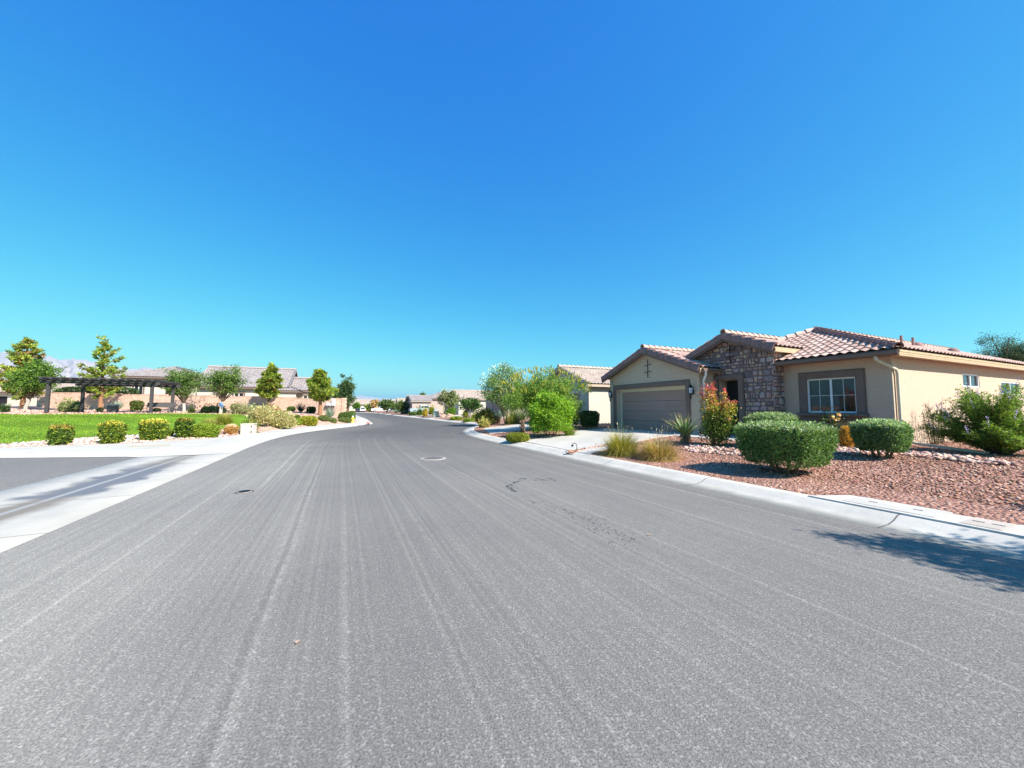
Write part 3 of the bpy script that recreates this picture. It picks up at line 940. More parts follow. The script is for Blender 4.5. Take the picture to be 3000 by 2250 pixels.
def wall_panel(mb, x0, x1, z0, z1, holes=(), gable=None, y=0.0, reveal=.0):
    """front face of a wall in the x-z plane (outside is -y), with openings and an optional gable peak (px, pz)"""
    cuts = sorted({x0, x1, *[h[0] for h in holes], *[h[1] for h in holes], *([gable[0]] if gable else [])})
    cuts = [c for c in cuts if x0 - 1e-6 <= c <= x1 + 1e-6]
    def top(x):
        if not gable: return z1
        px, pz = gable
        return z1 + (pz - z1) * ((x - x0) / (px - x0) if x <= px else (x1 - x) / (x1 - px))
    for a, b in zip(cuts[:-1], cuts[1:]):
        c = (a + b) / 2
        hs = sorted([(h[2], h[3]) for h in holes if h[0] < c < h[1]])
        zz = z0
        for lo, hi in hs:
            if lo > zz: mb.add([(a, y, zz), (b, y, zz), (b, y, lo), (a, y, lo)], [(0, 1, 2, 3)])
            zz = hi
        mb.add([(a, y, zz), (b, y, zz), (b, y, top(b)), (a, y, top(a))], [(0, 1, 2, 3)])
    for h in holes:
        if reveal:
            a, b, lo, hi = h
            r = y + reveal
            mb.add([(a, y, lo), (a, y, hi), (a, r, hi), (a, r, lo)], [(0, 1, 2, 3)])
            mb.add([(b, y, lo), (b, y, hi), (b, r, hi), (b, r, lo)], [(0, 1, 2, 3)])
            mb.add([(a, y, hi), (b, y, hi), (b, r, hi), (a, r, hi)], [(0, 1, 2, 3)])
            mb.add([(a, y, lo), (b, y, lo), (b, r, lo), (a, r, lo)], [(0, 1, 2, 3)])

def side_T(x, y, flip=False):
    """local frame of a wall facing +x (flip: facing -x): its x runs along +y"""
    if not flip: return Matrix(((0, -1, 0, x), (1, 0, 0, y), (0, 0, 1, 0), (0, 0, 0, 1)))
    return Matrix(((0, 1, 0, x), (-1, 0, 0, y), (0, 0, 1, 0), (0, 0, 0, 1)))

def window(parent, T, x0, x1, z0, z1, off, mat_frame, sash=True, grid=True, depth=.05, frame=.05, y=0.0):
    f = MB(T)
    w = frame
    for a, b, c, d in ((x0, x0 + w, z0, z1), (x1 - w, x1, z0, z1), (x0 + w, x1 - w, z0, z0 + w), (x0 + w, x1 - w, z1 - w, z1)):
        f.box(a, b, y - .015, y + depth, c, d)
    xm = (x0 + x1) / 2
    if sash: f.box(xm - w * .6, xm + w * .6, y - .01, y + depth, z0 + w, z1 - w)
    fo = f.build('window', mat_frame, parent, off)
    p = MB(T)
    p.add([(x0 + w * .5, y + .03, z0 + w * .5), (x1 - w * .5, y + .03, z0 + w * .5), (x1 - w * .5, y + .03, z1 - w * .5), (x0 + w * .5, y + .03, z1 - w * .5)], [(0, 1, 2, 3)])
    p.build('pane', M['glass'], fo)
    if grid:
        gm = MB(T)
        zm = (z0 + z1) / 2
        for a, b in ((x0 + w, xm - w * .6), (xm + w * .6, x1 - w)):
            gm.box(a, b, y + .012, y + .028, zm - .006, zm + .006)
            c = (a + b) / 2
            gm.box(c - .006, c + .006, y + .010, y + .026, z0 + w, z1 - w)
        gm.build('muntins', mat_frame, fo)
    return fo

def trim_frame(parent, T, x0, x1, z0, z1, w, off, mat, y=0.0, d=.06, bottom=False, name='trim'):
    m = MB(T)
    a, b, c, e = x0 - w, x1 + w, z0, z1 + w
    m.box(a, x0, y - d, y + .01, c, e, .012)
    m.box(x1, b, y - d, y + .01, c, e, .012)
    m.box(x0, x1, y - d + .002, y + .01, z1, e - .002, .012)
    # raised outer bead
    m.box(a - .03, a, y - d * .55, y + .008, c, e + .03); m.box(b, b + .03, y - d * .55, y + .008, c, e + .03)
    m.box(a, b, y - d * .55, y + .008, e, e + .03)
    if bottom: m.box(x0, x1, y - d + .002, y + .01, z0 - w, z0, .012)
    return m.build(name, mat, parent, off)

def garage_door(parent, T, x0, x1, z0, z1, off, y, mat=None, rows=8):
    m = MB(T)
    n = rows
    hgt = (z1 - z0) / n
    for i in range(n):
        a = z0 + i * hgt
        if i % 2 == 0:
            m.box(x0, x1, y, y + .05, a, a + hgt - .004)
        else:
            m.box(x0, x1, y + .004, y + .05, a, a + hgt - .012)
    return m.build('garage_door', mat or M['garage'], parent, off)

# stone veneer: recursively split rectangles, jittered and clipped to the wall outline
STONES = [(.44, .27, .235), (.49, .33, .24), (.45, .30, .27), (.29, .20, .195), (.22, .155, .155), (.42, .32, .29), (.46, .30, .225), (.37, .235, .215), (.36, .26, .25), (.48, .34, .24)]
def clip_poly(poly, planes):
    for (nx, nz, c) in planes:
        out = []
        for i in range(len(poly)):
            p, q = poly[i], poly[(i + 1) % len(poly)]
            dp, dq = nx * p[0] + nz * p[1] - c, nx * q[0] + nz * q[1] - c
            if dp <= 0: out.append(p)
            if (dp < 0) != (dq < 0) and abs(dp - dq) > 1e-9:
                t = dp / (dp - dq); out.append((p[0] + (q[0] - p[0]) * t, p[1] + (q[1] - p[1]) * t))
        poly = out
        if len(poly) < 3: return []
    return poly

def veneer(mb, rects, planes, seed):
    rng = random.Random(seed)
    def courses(x0, x1, z0, z1):
        out, z = [], z0
        while z < z1 - .02:
            h = rng.choice([.11, .14, .18, .21, .24, .27])
            h = min(h, z1 - z)
            if z1 - z - h < .07: h = z1 - z
            x = x0 - rng.uniform(0, .2)
            while x < x1 - .01:
                w = rng.uniform(.9, 2.1) * h if h < .2 else rng.uniform(.6, 1.5) * h
                a, b = max(x, x0), min(x + w, x1)
                if x1 - b < .06: b = x1
                if h > .2 and rng.random() < .4:
                    c = z + h * rng.uniform(.35, .65)
                    m = a + (b - a) * rng.uniform(.35, .65)
                    if rng.random() < .5: out += [(a, b, z, c), (a, b, c, z + h)]
                    else: out += [(a, m, z, z + h), (m, b, z, c), (m, b, c, z + h)]
                elif b - a > .03: out.append((a, b, z, z + h))
                x = b if b >= x1 else x + w
            z += h
        return out
    for r in rects:
        for (x0, x1, z0, z1) in courses(*r):
            gsp = .009
            x0 += gsp; x1 -= gsp; z0 += gsp; z1 -= gsp
            if x1 - x0 < .03 or z1 - z0 < .03: continue
            j = lambda q: rng.uniform(0, q)
            w_, h_ = x1 - x0, z1 - z0
            ja, jb = min(.05, w_ * .16), min(.05, h_ * .2)
            f = lambda: rng.uniform(.08, .38)
            poly = [(x0 + w_ * f(), z0 + j(jb)), (x1 - w_ * f(), z0 + j(jb)), (x1 - j(ja), z0 + h_ * f()), (x1 - j(ja), z1 - h_ * f()),
                    (x1 - w_ * f(), z1 - j(jb)), (x0 + w_ * f(), z1 - j(jb)), (x0 + j(ja), z1 - h_ * f()), (x0 + j(ja), z0 + h_ * f())]
            poly = clip_poly(poly, planes)
            if len(poly) < 3: continue
            mx = sum(p[0] for p in poly) / len(poly); mz = sum(p[1] for p in poly) / len(poly)
            d = rng.uniform(.03, .065)
            b = rng.choice(STONES); k = rng.uniform(.75, 1.2)
            mb.col = tuple(c * k for c in b)
            n = len(poly)
            inn = [(mx + (x - mx) * .84, mz + (z - mz) * .80) for x, z in poly]
            mb.add([(x, 0, z) for x, z in poly] + [(x, -d * .75, z) for x, z in poly] + [(x, -d + rng.uniform(-.008, .008), z) for x, z in inn],
                   [(i, (i + 1) % n, n + (i + 1) % n, n + i) for i in range(n)] + [(n + i, n + (i + 1) % n, 2 * n + (i + 1) % n, 2 * n + i) for i in range(n)] + [tuple(range(2 * n, 3 * n))])

def text_mesh(name, txt, size, parent, off, rot, mat, depth=.004):
    cu = bpy.data.curves.new(name, 'FONT')
    cu.body = txt; cu.size = size; cu.extrude = depth; cu.align_x = 'CENTER'; cu.align_y = 'CENTER'
    tmp = bpy.data.objects.new(name + '_tmp', cu)
    COL.objects.link(tmp)
    dg = bpy.context.evaluated_depsgraph_get()
    me = bpy.data.meshes.new_from_object(tmp.evaluated_get(dg))
    bpy.data.objects.remove(tmp)
    o = link(name, me, mat, parent, off)
    o.rotation_euler = rot
    return o

def wall_lamp(parent, T, x, z, off, y=0.0):
    b = MB(T)
    b.box(x - .05, x + .05, y - .03, y, z - .09, z + .12, .01)
    b.tube([(x, y - .02, z + .05), (x, y - .09, z + .16), (x, y - .15, z + .24)], .014, 6)
    b.lathe([(.0, .40), (.02, .33), (.05, .27), (.10, .22), (.105, .20), (.02, .195)], 8, (x, y - .15, z))
    for k in range(4):
        a = math.pi / 4 + k * math.pi / 2
        b.bar((x + .085 * math.cos(a), y - .15 + .085 * math.sin(a), z + .2), (x + .062 * math.cos(a), y - .15 + .062 * math.sin(a), z - .06), .014, .014)
    b.lathe([(.075, -.05), (.07, -.075), (.03, -.11), (.022, -.2), (.035, -.23), (.012, -.3), (.0, -.33)], 8, (x, y - .15, z))
    o = b.build('wall_lamp', M['black'], parent, off)
    g = MB(T); g.lathe([(.058, -.05), (.078, .195)], 8, (x, y - .15, z)); g.build('glass', M['lampglass'], o)
    return o

def iron_ornament(parent, T, x, z, h, off, y=0.0):
    m = MB(T)
    m.tube([(x, y - .05, z - h / 2), (x, y - .05, z + h / 2)], .016, 6)
    for dz in (-.2, .2):
        m.tube([(x - .2, y - .05, z + dz * h), (x + .2, y - .05, z + dz * h + .03)], .012, 6)
        for s in (-1, 1): m.lathe([(.0, -.025), (.022, -.01), (.022, .01), (.0, .025)], 6, (x + s * .2, y - .05, z + dz * h + (.03 if s > 0 else 0)))
    for s in (-1, 1): m.tube([(x, y - .05, z + s * h / 2), (x + .05, y - .06, z + s * h / 2 + s * .02)], .018, 6)
    for dz in (-.35, .35): m.tube([(x, y, z + dz * h), (x, y - .05, z + dz * h)], .012, 5)
    return m.build('iron_ornament', M['black'], parent, off)

# ------------------------------------------------------------------ the tan house with the stone gable (right)
ROTZ = math.atan2(-U[1], -U[0])
A0, B0, Z0 = 5.57, 15.4, .44
H = thing('stucco_house', 'tan stucco house with a stone entry gable and a closed brown garage door', 'house', W(A0, B0, Z0), ROTZ)
OFF = (0, 0, -Z0)
X = lambda a: -(a - A0)
Y = lambda b: b - B0
I4 = Matrix()
EZ = 3.36            # eave height of the roofs (deck surface)
SL = .405
xs0, xs1 = X(8.69), X(11.13)      # stone wall from right corner to the garage return
GB, SB = Y(13.8), Y(14.8)
# wing and side walls
wm = MB()
wx0, wx1, wz0, wz1 = X(7.90), X(6.475), 1.43, 2.64
wall_panel(wm, X(8.69), 0, .2, 3.3, [(wx0, wx1, wz0, wz1)], reveal=.09)
ST = side_T(0, 0)
w1 = (5.3, 6.85, 2.37, 2.87); w2 = (9.1, 11.3, 2.14, 2.7)
wm2 = MB(ST)
wall_panel(wm2, 0, 18, .2, 3.3, [w1, w2], reveal=.06)
wm2.box(0, 18, -.012, .0, .44, .47)
for m_ in (wm2,):
    n0 = len(wm.v); wm.v += m_.v; wm.c += m_.c; wm.f += [tuple(i + n0 for i in f) for f in m_.f]
# garage walls
gm = MB(Matrix.Translation((0, GB, 0)))
gx0, gx1, gz1 = X(16.45), X(11.82), 2.62
wall_panel(gm, X(17.0), X(11.13), .2, 3.25, [(gx0, gx1, .2, gz1)], gable=(X(14.07), 4.42), reveal=.36)
gr_ = MB(side_T(X(11.13), GB)); wall_panel(gr_, 0, 1.0, .2, 3.3)
gl_ = MB(side_T(X(17.0), GB, True)); gl_.T = Matrix(((0, 1, 0, X(17.0)), (1, 0, 0, GB), (0, 0, 1, 0), (0, 0, 0, 1))); wall_panel(gl_, 0, 14, .2, 3.3)
sr_ = MB(side_T(X(8.69), SB)); wall_panel(sr_, .6, 2.4, 3.2, 3.95)
for m_ in (gm, gr_, gl_, sr_):
    n0 = len(wm.v); wm.v += m_.v; wm.c += m_.c; wm.f += [tuple(i + n0 for i in f) for f in m_.f]
# porch recess behind the entry opening
ex0, ex1, ez1 = X(10.94), X(10.03), 2.80
pr = MB(Matrix.Translation((0, SB, 0)))
pr.add([(ex0, 0, .3), (ex0, 0, ez1), (ex0, 0.56, ez1), (ex0, 0.56, .3)], [(0, 1, 2, 3)])
pr.add([(ex1, 0, .3), (ex1, 0, ez1), (ex1, 0.56, ez1), (ex1, 0.56, .3)], [(0, 1, 2, 3)])
pr.add([(ex0, 0, ez1), (ex1, 0, ez1), (ex1, 0.56, ez1), (ex0, 0.56, ez1)], [(0, 1, 2, 3)])
pr.add([(ex0, 0.56, .3), (ex1, 0.56, .3), (ex1, 0.56, ez1), (ex0, 0.56, ez1)], [(0, 1, 2, 3)])
pr.add([(ex0, 0, .47), (ex1, 0, .47), (ex1, 0.56, .47), (ex0, 0.56, .47)], [(0, 1, 2, 3)])
n0 = len(wm.v); wm.v += pr.v; wm.c += pr.c; wm.f += [tuple(i + n0 for i in f) for f in pr.f]
wm.build('wall', M['stucco'], H, OFF)
dm = MB(Matrix.Translation((0, SB, 0)))
dm.box(ex0 + .02, ex1 - .02, .46, .53, .48, ez1 - .04, .008)
for k in range(3): dm.box(ex0 + .12, ex1 - .12, .445, .46, .6 + k * .72, .62 + k * .72)
do = dm.build('front_door', M['screen'], H, OFF)
hm = MB(Matrix.Translation((0, SB, 0))); hm.tube([(ex1 - .09, .45, 1.4), (ex1 - .09, .41, 1.5), (ex1 - .09, .45, 1.6)], .012, 6); hm.build('handle', M['steel'], do)
trim_frame(H, Matrix.Translation((0, SB - .05, 0)), ex0, ex1, .40, ez1, .19, OFF, M['brown'], d=.07, name='entry_trim')
# stone veneer on its mortar bed
pk = (X(10.45), 4.66)
zs = 3.96
mort = MB(Matrix.Translation((0, SB, 0)))
xl = X(12.3)
wall_panel(mort, xl, xs0, .2, zs, [(ex0, ex1, .2, ez1)], gable=pk)
mr = MB(side_T(xs0, SB)); wall_panel(mr, 0, .62, .2, 3.95)
n0 = len(mort.v); mort.v += mr.v; mort.c += mr.c; mort.f += [tuple(i + n0 for i in f) for f in mr.f]
vo = mort.build('stone_facing', M['mortar'], H, OFF)
vm = MB(Matrix.Translation((0, SB, 0))); vm.usecol = True
def side_plane(p, q):       # half-plane below the line p->q
    nx, nz = -(q[1] - p[1]), (q[0] - p[0])
    return (nx, nz, nx * p[0] + nz * p[1])
planes = [side_plane((xl, zs), pk), side_plane(pk, (xs0, zs))]
tw = .22
veneer(vm, [(xl, ex0 - tw, 3.1, 4.8), (ex0 - tw, ex1 + tw, ez1 + tw, 4.8), (ex1 + tw, xs0 + .03, .3, 4.8), (xl, ex0 - tw, .3, 3.1)], planes, 5)
vs_ = MB(side_T(xs0, SB)); vs_.usecol = True
veneer(vs_, [(-.03, .62, .3, 3.95)], [], 9)
n0 = len(vm.v); vm.v += vs_.v; vm.c += vs_.c; vm.f += [tuple(i + n0 for i in f) for f in vs_.f]
vm.build('stones', M['veneer'], vo)
# wing window with its brown surround and moulded sill
window(H, Matrix.Translation((0, .045, 0)), wx0, wx1, wz0, wz1, OFF, M['white'])
trim_frame(H, I4, wx0, wx1, wz0, wz1, .23, OFF, M['brown'], d=.06, name='window_trim')
sm = MB(side_T(0, 0))
sl = MB()
prof = [(0.0, 1.12), (-.05, 1.12), (-.08, 1.16), (-.085, 1.24), (-.13, 1.30), (-.16, 1.32), (-.175, 1.36), (-.165, 1.40), (-.13, 1.425), (0.0, 1.43)]
xa, xb = wx0 - .30, wx1 + .30
n = len(prof)
sl.add([(xa, y, z) for y, z in prof] + [(xb, y, z) for y, z in prof], [tuple(range(n)), tuple(range(2 * n - 1, n - 1, -1))] + [(i, (i + 1) % n, n + (i + 1) % n, n + i) for i in range(n)])
sl.build('window_sill', M['brown'], H, OFF)
# small sliding windows of the side wall
for (a, b, c, d) in (w1, w2): window(H, side_T(-.035, 0), a, b, c, d, OFF, M['white'], grid=False, frame=.055)
# garage opening
GT = Matrix.Translation((0, GB, 0))
garage_door(H, GT, gx0 + .02, gx1 - .02, .45, gz1 - .16, OFF, .30)
hb = MB(GT); hb.box(gx0 + .001, gx1 - .001, .26, .33, gz1 - .17, gz1 - .001); hb.box(gx0 + .002, gx0 + .13, .27, .34, .44, gz1 - .17); hb.box(gx1 - .05, gx1 - .002, .27, .34, .44, gz1 - .17)
hb.build('garage_jamb', M['cream'], H, OFF)
trim_frame(H, GT, gx0, gx1, .40, gz1, .21, OFF, M['brown'], d=.055, name='garage_trim')
wall_lamp(H, GT, X(11.44), 2.28, OFF, 0)
wall_lamp(H, GT, X(16.83), 2.28, OFF, 0)
iron_ornament(H, GT, X(14.03), 3.55, .85, OFF)
iron_ornament(H, Matrix.Translation((0, SB - .05, 0)), X(10.33), 3.86, .8, OFF)
nm = MB(GT); nm.box(X(16.97), X(16.73), -.03, -.004, 2.92, 3.10, .006); no = nm.build('number_plate', M['black'], H, OFF)
nb = MB(GT); nb.box(X(16.952), X(16.748), -.036, -.029, 2.935, 3.085); nb.build('plate_face', M['greyart'], no)
text_mesh('digits', '5771', .105, no, (X(16.85), GB - .037, 3.01), (R(90), 0, 0), M['black'])

# roofs -----------------------------------------------------------------
def fascia(parent, p0, p1, h, t, mat, off, name='fascia'):
    m = MB(); m.bar(p0, p1, t, h); return m.build(name, mat, parent, off)
aR, aL, bF = 5.22, 13.38, 14.93
hw = (aL - aR) / 2; aP = (aR + aL) / 2
zp = EZ + SL * hw
E1, E2 = (X(aR), Y(bF), EZ), (X(aL), Y(bF), EZ)
PK = (X(aP), Y(bF + hw), zp); BK = (X(aP), Y(33.5), zp)
BR, BL = (X(aR), Y(33.5), EZ), (X(aL), Y(33.5), EZ)
ro = tile_plane('roof', [E2, E1, PK], (E2, E1), M['tile'], H, OFF, deck=M['brown'])
tile_plane('roof', [E1, BR, BK, PK], (E1, BR), M['tile'], H, OFF, deck=M['brown'], samp=5)
tile_plane('roof', [BL, E2, PK, BK], (BL, E2), M['tile'], H, OFF, deck=M['brown'], samp=4)
up3 = lambda p, d: (p[0], p[1], p[2] + d)
ridge_row('hip_tiles', up3(E1, .05), up3(PK, .07), M['rake'], ro)
ridge_row('hip_tiles', up3(E2, .05), up3(PK, .07), M['tile'], ro)
ridge_row('ridge_tiles', up3(PK, .07), up3(BK, .07), M['tile'], ro)
# front eave: boxed soffit, brown fascia and gutter
sf = MB(); sf.box(X(aL), X(aR), Y(bF) + .02, Y(bF) + .6, EZ - .16, EZ - .14); sf.box(X(aR) - .3, X(aR), Y(bF), Y(33), EZ - .161, EZ - .141)
sf.build('soffit', M['stucco'], H, OFF)
fascia(H, (X(8.72), Y(bF) + .02, EZ - .1), (X(aR), Y(bF) + .02, EZ - .1), .18, .03, M['brown'], OFF)
gt = MB(side_T(0, 0))
gt = MB()
gp = [(0, 0), (-.10, 0), (-.13, .05), (-.13, .125), (-.115, .125), (-.115, .05), (-.09, .015), (0, .015)]
xa, xb = X(8.62), X(aR) + .01
n = len(gp)
gt.add([(xa, Y(bF) + y, EZ - .17 + z) for y, z in gp] + [(xb, Y(bF) + y, EZ - .17 + z) for y, z in gp], [tuple(range(n)), tuple(range(2 * n - 1, n - 1, -1))] + [(i, (i + 1) % n, n + (i + 1) % n, n + i) for i in range(n)])
gt.build('gutter', M['brown'], H, OFF)
fm = MB(); fm.box(X(aR) - .03, X(aR), Y(bF) + .04, Y(33.4), EZ - .2, EZ - .02); fm.box(X(aR) - .01, X(aR) + .012, Y(bF) + .04, Y(33.4), EZ - .085, EZ - .025)
fm.build('fascia', M['fascia'], H, OFF)
bs_ = MB()       # bird stops under the tiles of the side eave
# downspout at the house corner with its ground extension
def downspout(pts, name='downspout', w=.075, d=.055, mat=M['white']):
    m = MB()
    for p, q in zip(pts[:-1], pts[1:]): m.bar(p, Vector(q) + (Vector(q) - Vector(p)).normalized() * .02, w, d, up=(1, 0, 0) if abs(Vector(q).z - Vector(p).z) > .1 else (0, 0, 1))
    return m.build(name, mat, H, OFF)
dn = MB()
dn.tube([(-.18, Y(bF) - .03, EZ - .17), (-.16, Y(bF) - .03, EZ - .27), (-.10, Y(bF) + .08, EZ - .36), (.0, -.03, EZ - .5), (.06, .12, EZ - .58), (.065, .16, EZ - .68), (.065, .16, .62)], .046, 8)
dn.build('downspout', M['cream'], H, OFF, smooth=True)
dn = MB()
dn.bar((.06, .14, .60), (.55, .05, .53), .10, .07)
dn.bar((.55, .05, .53), (1.9, -.6, .46), .10, .07)
dn.build('downspout_extension', M['cream'], H, OFF)
# stone gable roof
aS0, aS1, aSP = 8.42, 12.48, 10.45
bS = 14.47
zE, zR = 3.90, 3.90 + .39 * (aS1 - aS0) / 2
q0, q1, q2 = (X(aS0), Y(bS), zE), (X(aSP), Y(bS), zR), (X(aS1), Y(bS), zE)
bk = 18.6
q3, q4, q5 = (X(aS0), Y(bk), zE), (X(aSP), Y(bk), zR), (X(aS1), Y(bk), zE)
r2 = tile_plane('roof', [q0, q3, q4, q1], (q0, q3), M['tile'], H, OFF, deck=M['brown'])
tile_plane('roof', [q5, q2, q1, q4], (q5, q2), M['tile'], H, OFF, deck=M['brown'], samp=5)
ridge_row('ridge_tiles', up3(q1, .1), up3(q4, .1), M['tile'], r2)
rake_row('rake_tiles', q0, q1, (0, -1, 0), M['rake'], r2); rake_row('rake_tiles', q2, q1, (0, -1, 0), M['rake'], r2)
bg = MB()
for p, q in ((q0, q1), (q2, q1)): bg.bar((p[0], p[1] + .02, p[2] - .19), (q[0], q[1] + .02, q[2] - .19), .05, .17)
bg.build('bargeboard', M['brown'], H, OFF)
fm = MB(); fm.box(X(aS0) - .03, X(aS0), Y(bS) + .05, Y(16.6), zE - .2, zE - .03); fm.box(X(aS0) - .2, X(aS0) - .03, Y(bS) + .06, Y(16.6), zE - .2, zE - .17); fm.build('fascia', M['fascia'], H, OFF)
# garage roof
aG0, aG1, aGP = 10.83, 17.31, 14.07
bG = 13.47
zE, zR = 3.30, 3.30 + .385 * (aG1 - aG0) / 2
q0, q1, q2 = (X(aG0), Y(bG), zE), (X(aGP), Y(bG), zR), (X(aG1), Y(bG), zE)
bk = 21.5
q3, q4, q5 = (X(aG0), Y(bk), zE), (X(aGP), Y(bk), zR), (X(aG1), Y(bk), zE)
q3s = (X(aG0), Y(14.75), zE)
r3 = tile_plane('roof', [q0, (X(aG0), Y(14.78), zE), (X(aG0) + (X(aGP) - X(aG0)) * .999, Y(14.78), zE + (zR - zE) * .999), q1], (q0, (X(aG0), Y(14.78), zE)), M['tile'], H, OFF, deck=M['brown'])
tile_plane('roof', [(X(12.35), Y(14.78), zE + .385 * (12.35 - aG0)), (X(12.35), Y(bk), zE + .385 * (12.35 - aG0)), q4, (X(aGP), Y(14.78), zR)], ((X(12.35), Y(14.78), zE + .385 * (12.35 - aG0)), (X(12.35), Y(bk), zE + .385 * (12.35 - aG0))), M['tile'], H, OFF, deck=M['brown'])
tile_plane('roof', [q5, q2, q1, q4], (q5, q2), M['tile'], H, OFF, deck=M['brown'], samp=4)
ridge_row('ridge_tiles', up3(q1, .1), up3(q4, .1), M['tile'], r3)
rake_row('rake_tiles', q0, q1, (0, -1, 0), M['rake'], r3); rake_row('rake_tiles', q2, q1, (0, -1, 0), M['rake'], r3)
bg = MB()
for p, q in ((q0, q1), (q2, q1)): bg.bar((p[0], p[1] + .02, p[2] - .19), (q[0], q[1] + .02, q[2] - .19), .05, .17)
bg.build('bargeboard', M['brown'], H, OFF)
fm = MB(); fm.box(X(aG0) - .03, X(aG0) + .004, Y(bG) + .05, Y(14.74), zE - .19, zE - .03); fm.box(X(aG0) - .3, X(aG0) + .01, Y(bG) + .03, Y(bG) + .06, zE - .2, zE - .02); fm.build('fascia', M['fascia'], H, OFF)
fm = MB(); fm.box(X(aG0) + .006, X(aG0) + .12, Y(bG) + .12, Y(14.74), zE - .15, zE - .04); fm.build('gutter', M['brown'], H, OFF)
dn = MB()
dn.tube([(X(aG0) + .06, Y(bG) + .3, zE - .15), (X(aG0) + .05, Y(bG) + .32, zE - .3), (X(11.13) + .12, GB + .12, zE - .55), (X(11.13) + .06, GB + .2, zE - .66), (X(11.13) + .055, GB + .2, .5)], .045, 8)
dn.build('downspout', M['white'], H, OFF, smooth=True)
# pipes and vents on the side slope
for (aa, bb) in ((7.0, 20.3), (7.0, 21.3)):
    p = MB(); zz = EZ + SL * (aa - aR); p.tube([(X(aa), Y(bb), zz - .1), (X(aa), Y(bb), zz + .42)], .045, 8); p.tube([(X(aa), Y(bb), zz - .02), (X(aa), Y(bb), zz + .1)], [.12, .05], 8); p.build('vent_pipe', M['rake'], H, OFF, smooth=True)
for (aa, bb) in ((7.6, 23.5), (7.1, 25.5)):
    p = MB(); zz = EZ + SL * (aa - aR); p.lathe([(.22, -.05), (.2, .13), (.12, .22), (.0, .25)], 12, (X(aa), Y(bb), zz)); p.build('roof_vent', M['rake'], H, OFF, smooth=True)

# ------------------------------------------------------------------ other houses
def simple_house(name, label, loc, rz, parts, wall, tile, group=None):
    """parts is a list of calls on the house's local frame: x to the right, y away from the viewer, z up"""
    root = thing(name, label, 'house', loc, rz, group)
    for p in parts: p(root, wall, tile)
    return root

def block(x0, x1, y0, y1, h, front=(), right=(), z0=-.6):
    """walls of one wing with window/door openings (x0,x1,z0,z1,kind) in the front and right faces"""
    def f(root, wall, tile):
        m = MB(Matrix.Translation((0, y0, 0))); wall_panel(m, x0, x1, z0, h, [q[:4] for q in front], reveal=.12)
        r = MB(side_T(x1, y0)); wall_panel(r, 0, y1 - y0, z0, h, [q[:4] for q in right], reveal=.12)
        l = MB(Matrix(((0, 1, 0, x0), (1, 0, 0, y0), (0, 0, 1, 0), (0, 0, 0, 1)))); wall_panel(l, 0, y1 - y0, z0, h)
        b = MB(Matrix.Translation((0, y1, 0))); wall_panel(b, x0, x1, z0, h)
        for k in (r, l, b):
            n0 = len(m.v); m.v += k.v; m.c += k.c; m.f += [tuple(i + n0 for i in ff) for ff in k.f]
        m.build('wall', wall, root)
        for T, L in ((Matrix.Translation((0, y0, 0)), front), (side_T(x1, y0), right)):
            for q in L:
                kind = q[4]
                if kind == 'win':
                    window(root, Matrix(T) @ Matrix.Translation((0, .05, 0)), *q[:4], (0, 0, 0), M['white'], grid=False, frame=.06)
                    trim_frame(root, T, q[0], q[1], q[2], q[3], .12, (0, 0, 0), M['brown'], d=.05, bottom=True, name='window_trim')
                elif kind == 'pane':
                    window(root, Matrix(T) @ Matrix.Translation((0, .05, 0)), *q[:4], (0, 0, 0), M['white'], grid=False, frame=.06)
                elif kind == 'garage': garage_door(root, T, q[0] + .01, q[1] - .01, q[2], q[3] - .01, (0, 0, 0), .1)
                else:
                    d = MB(T); d.box(q[0] + .005, q[1] - .005, .10, .15, q[2], q[3] - .005); d.build('door', M['screen'], root)
    return f

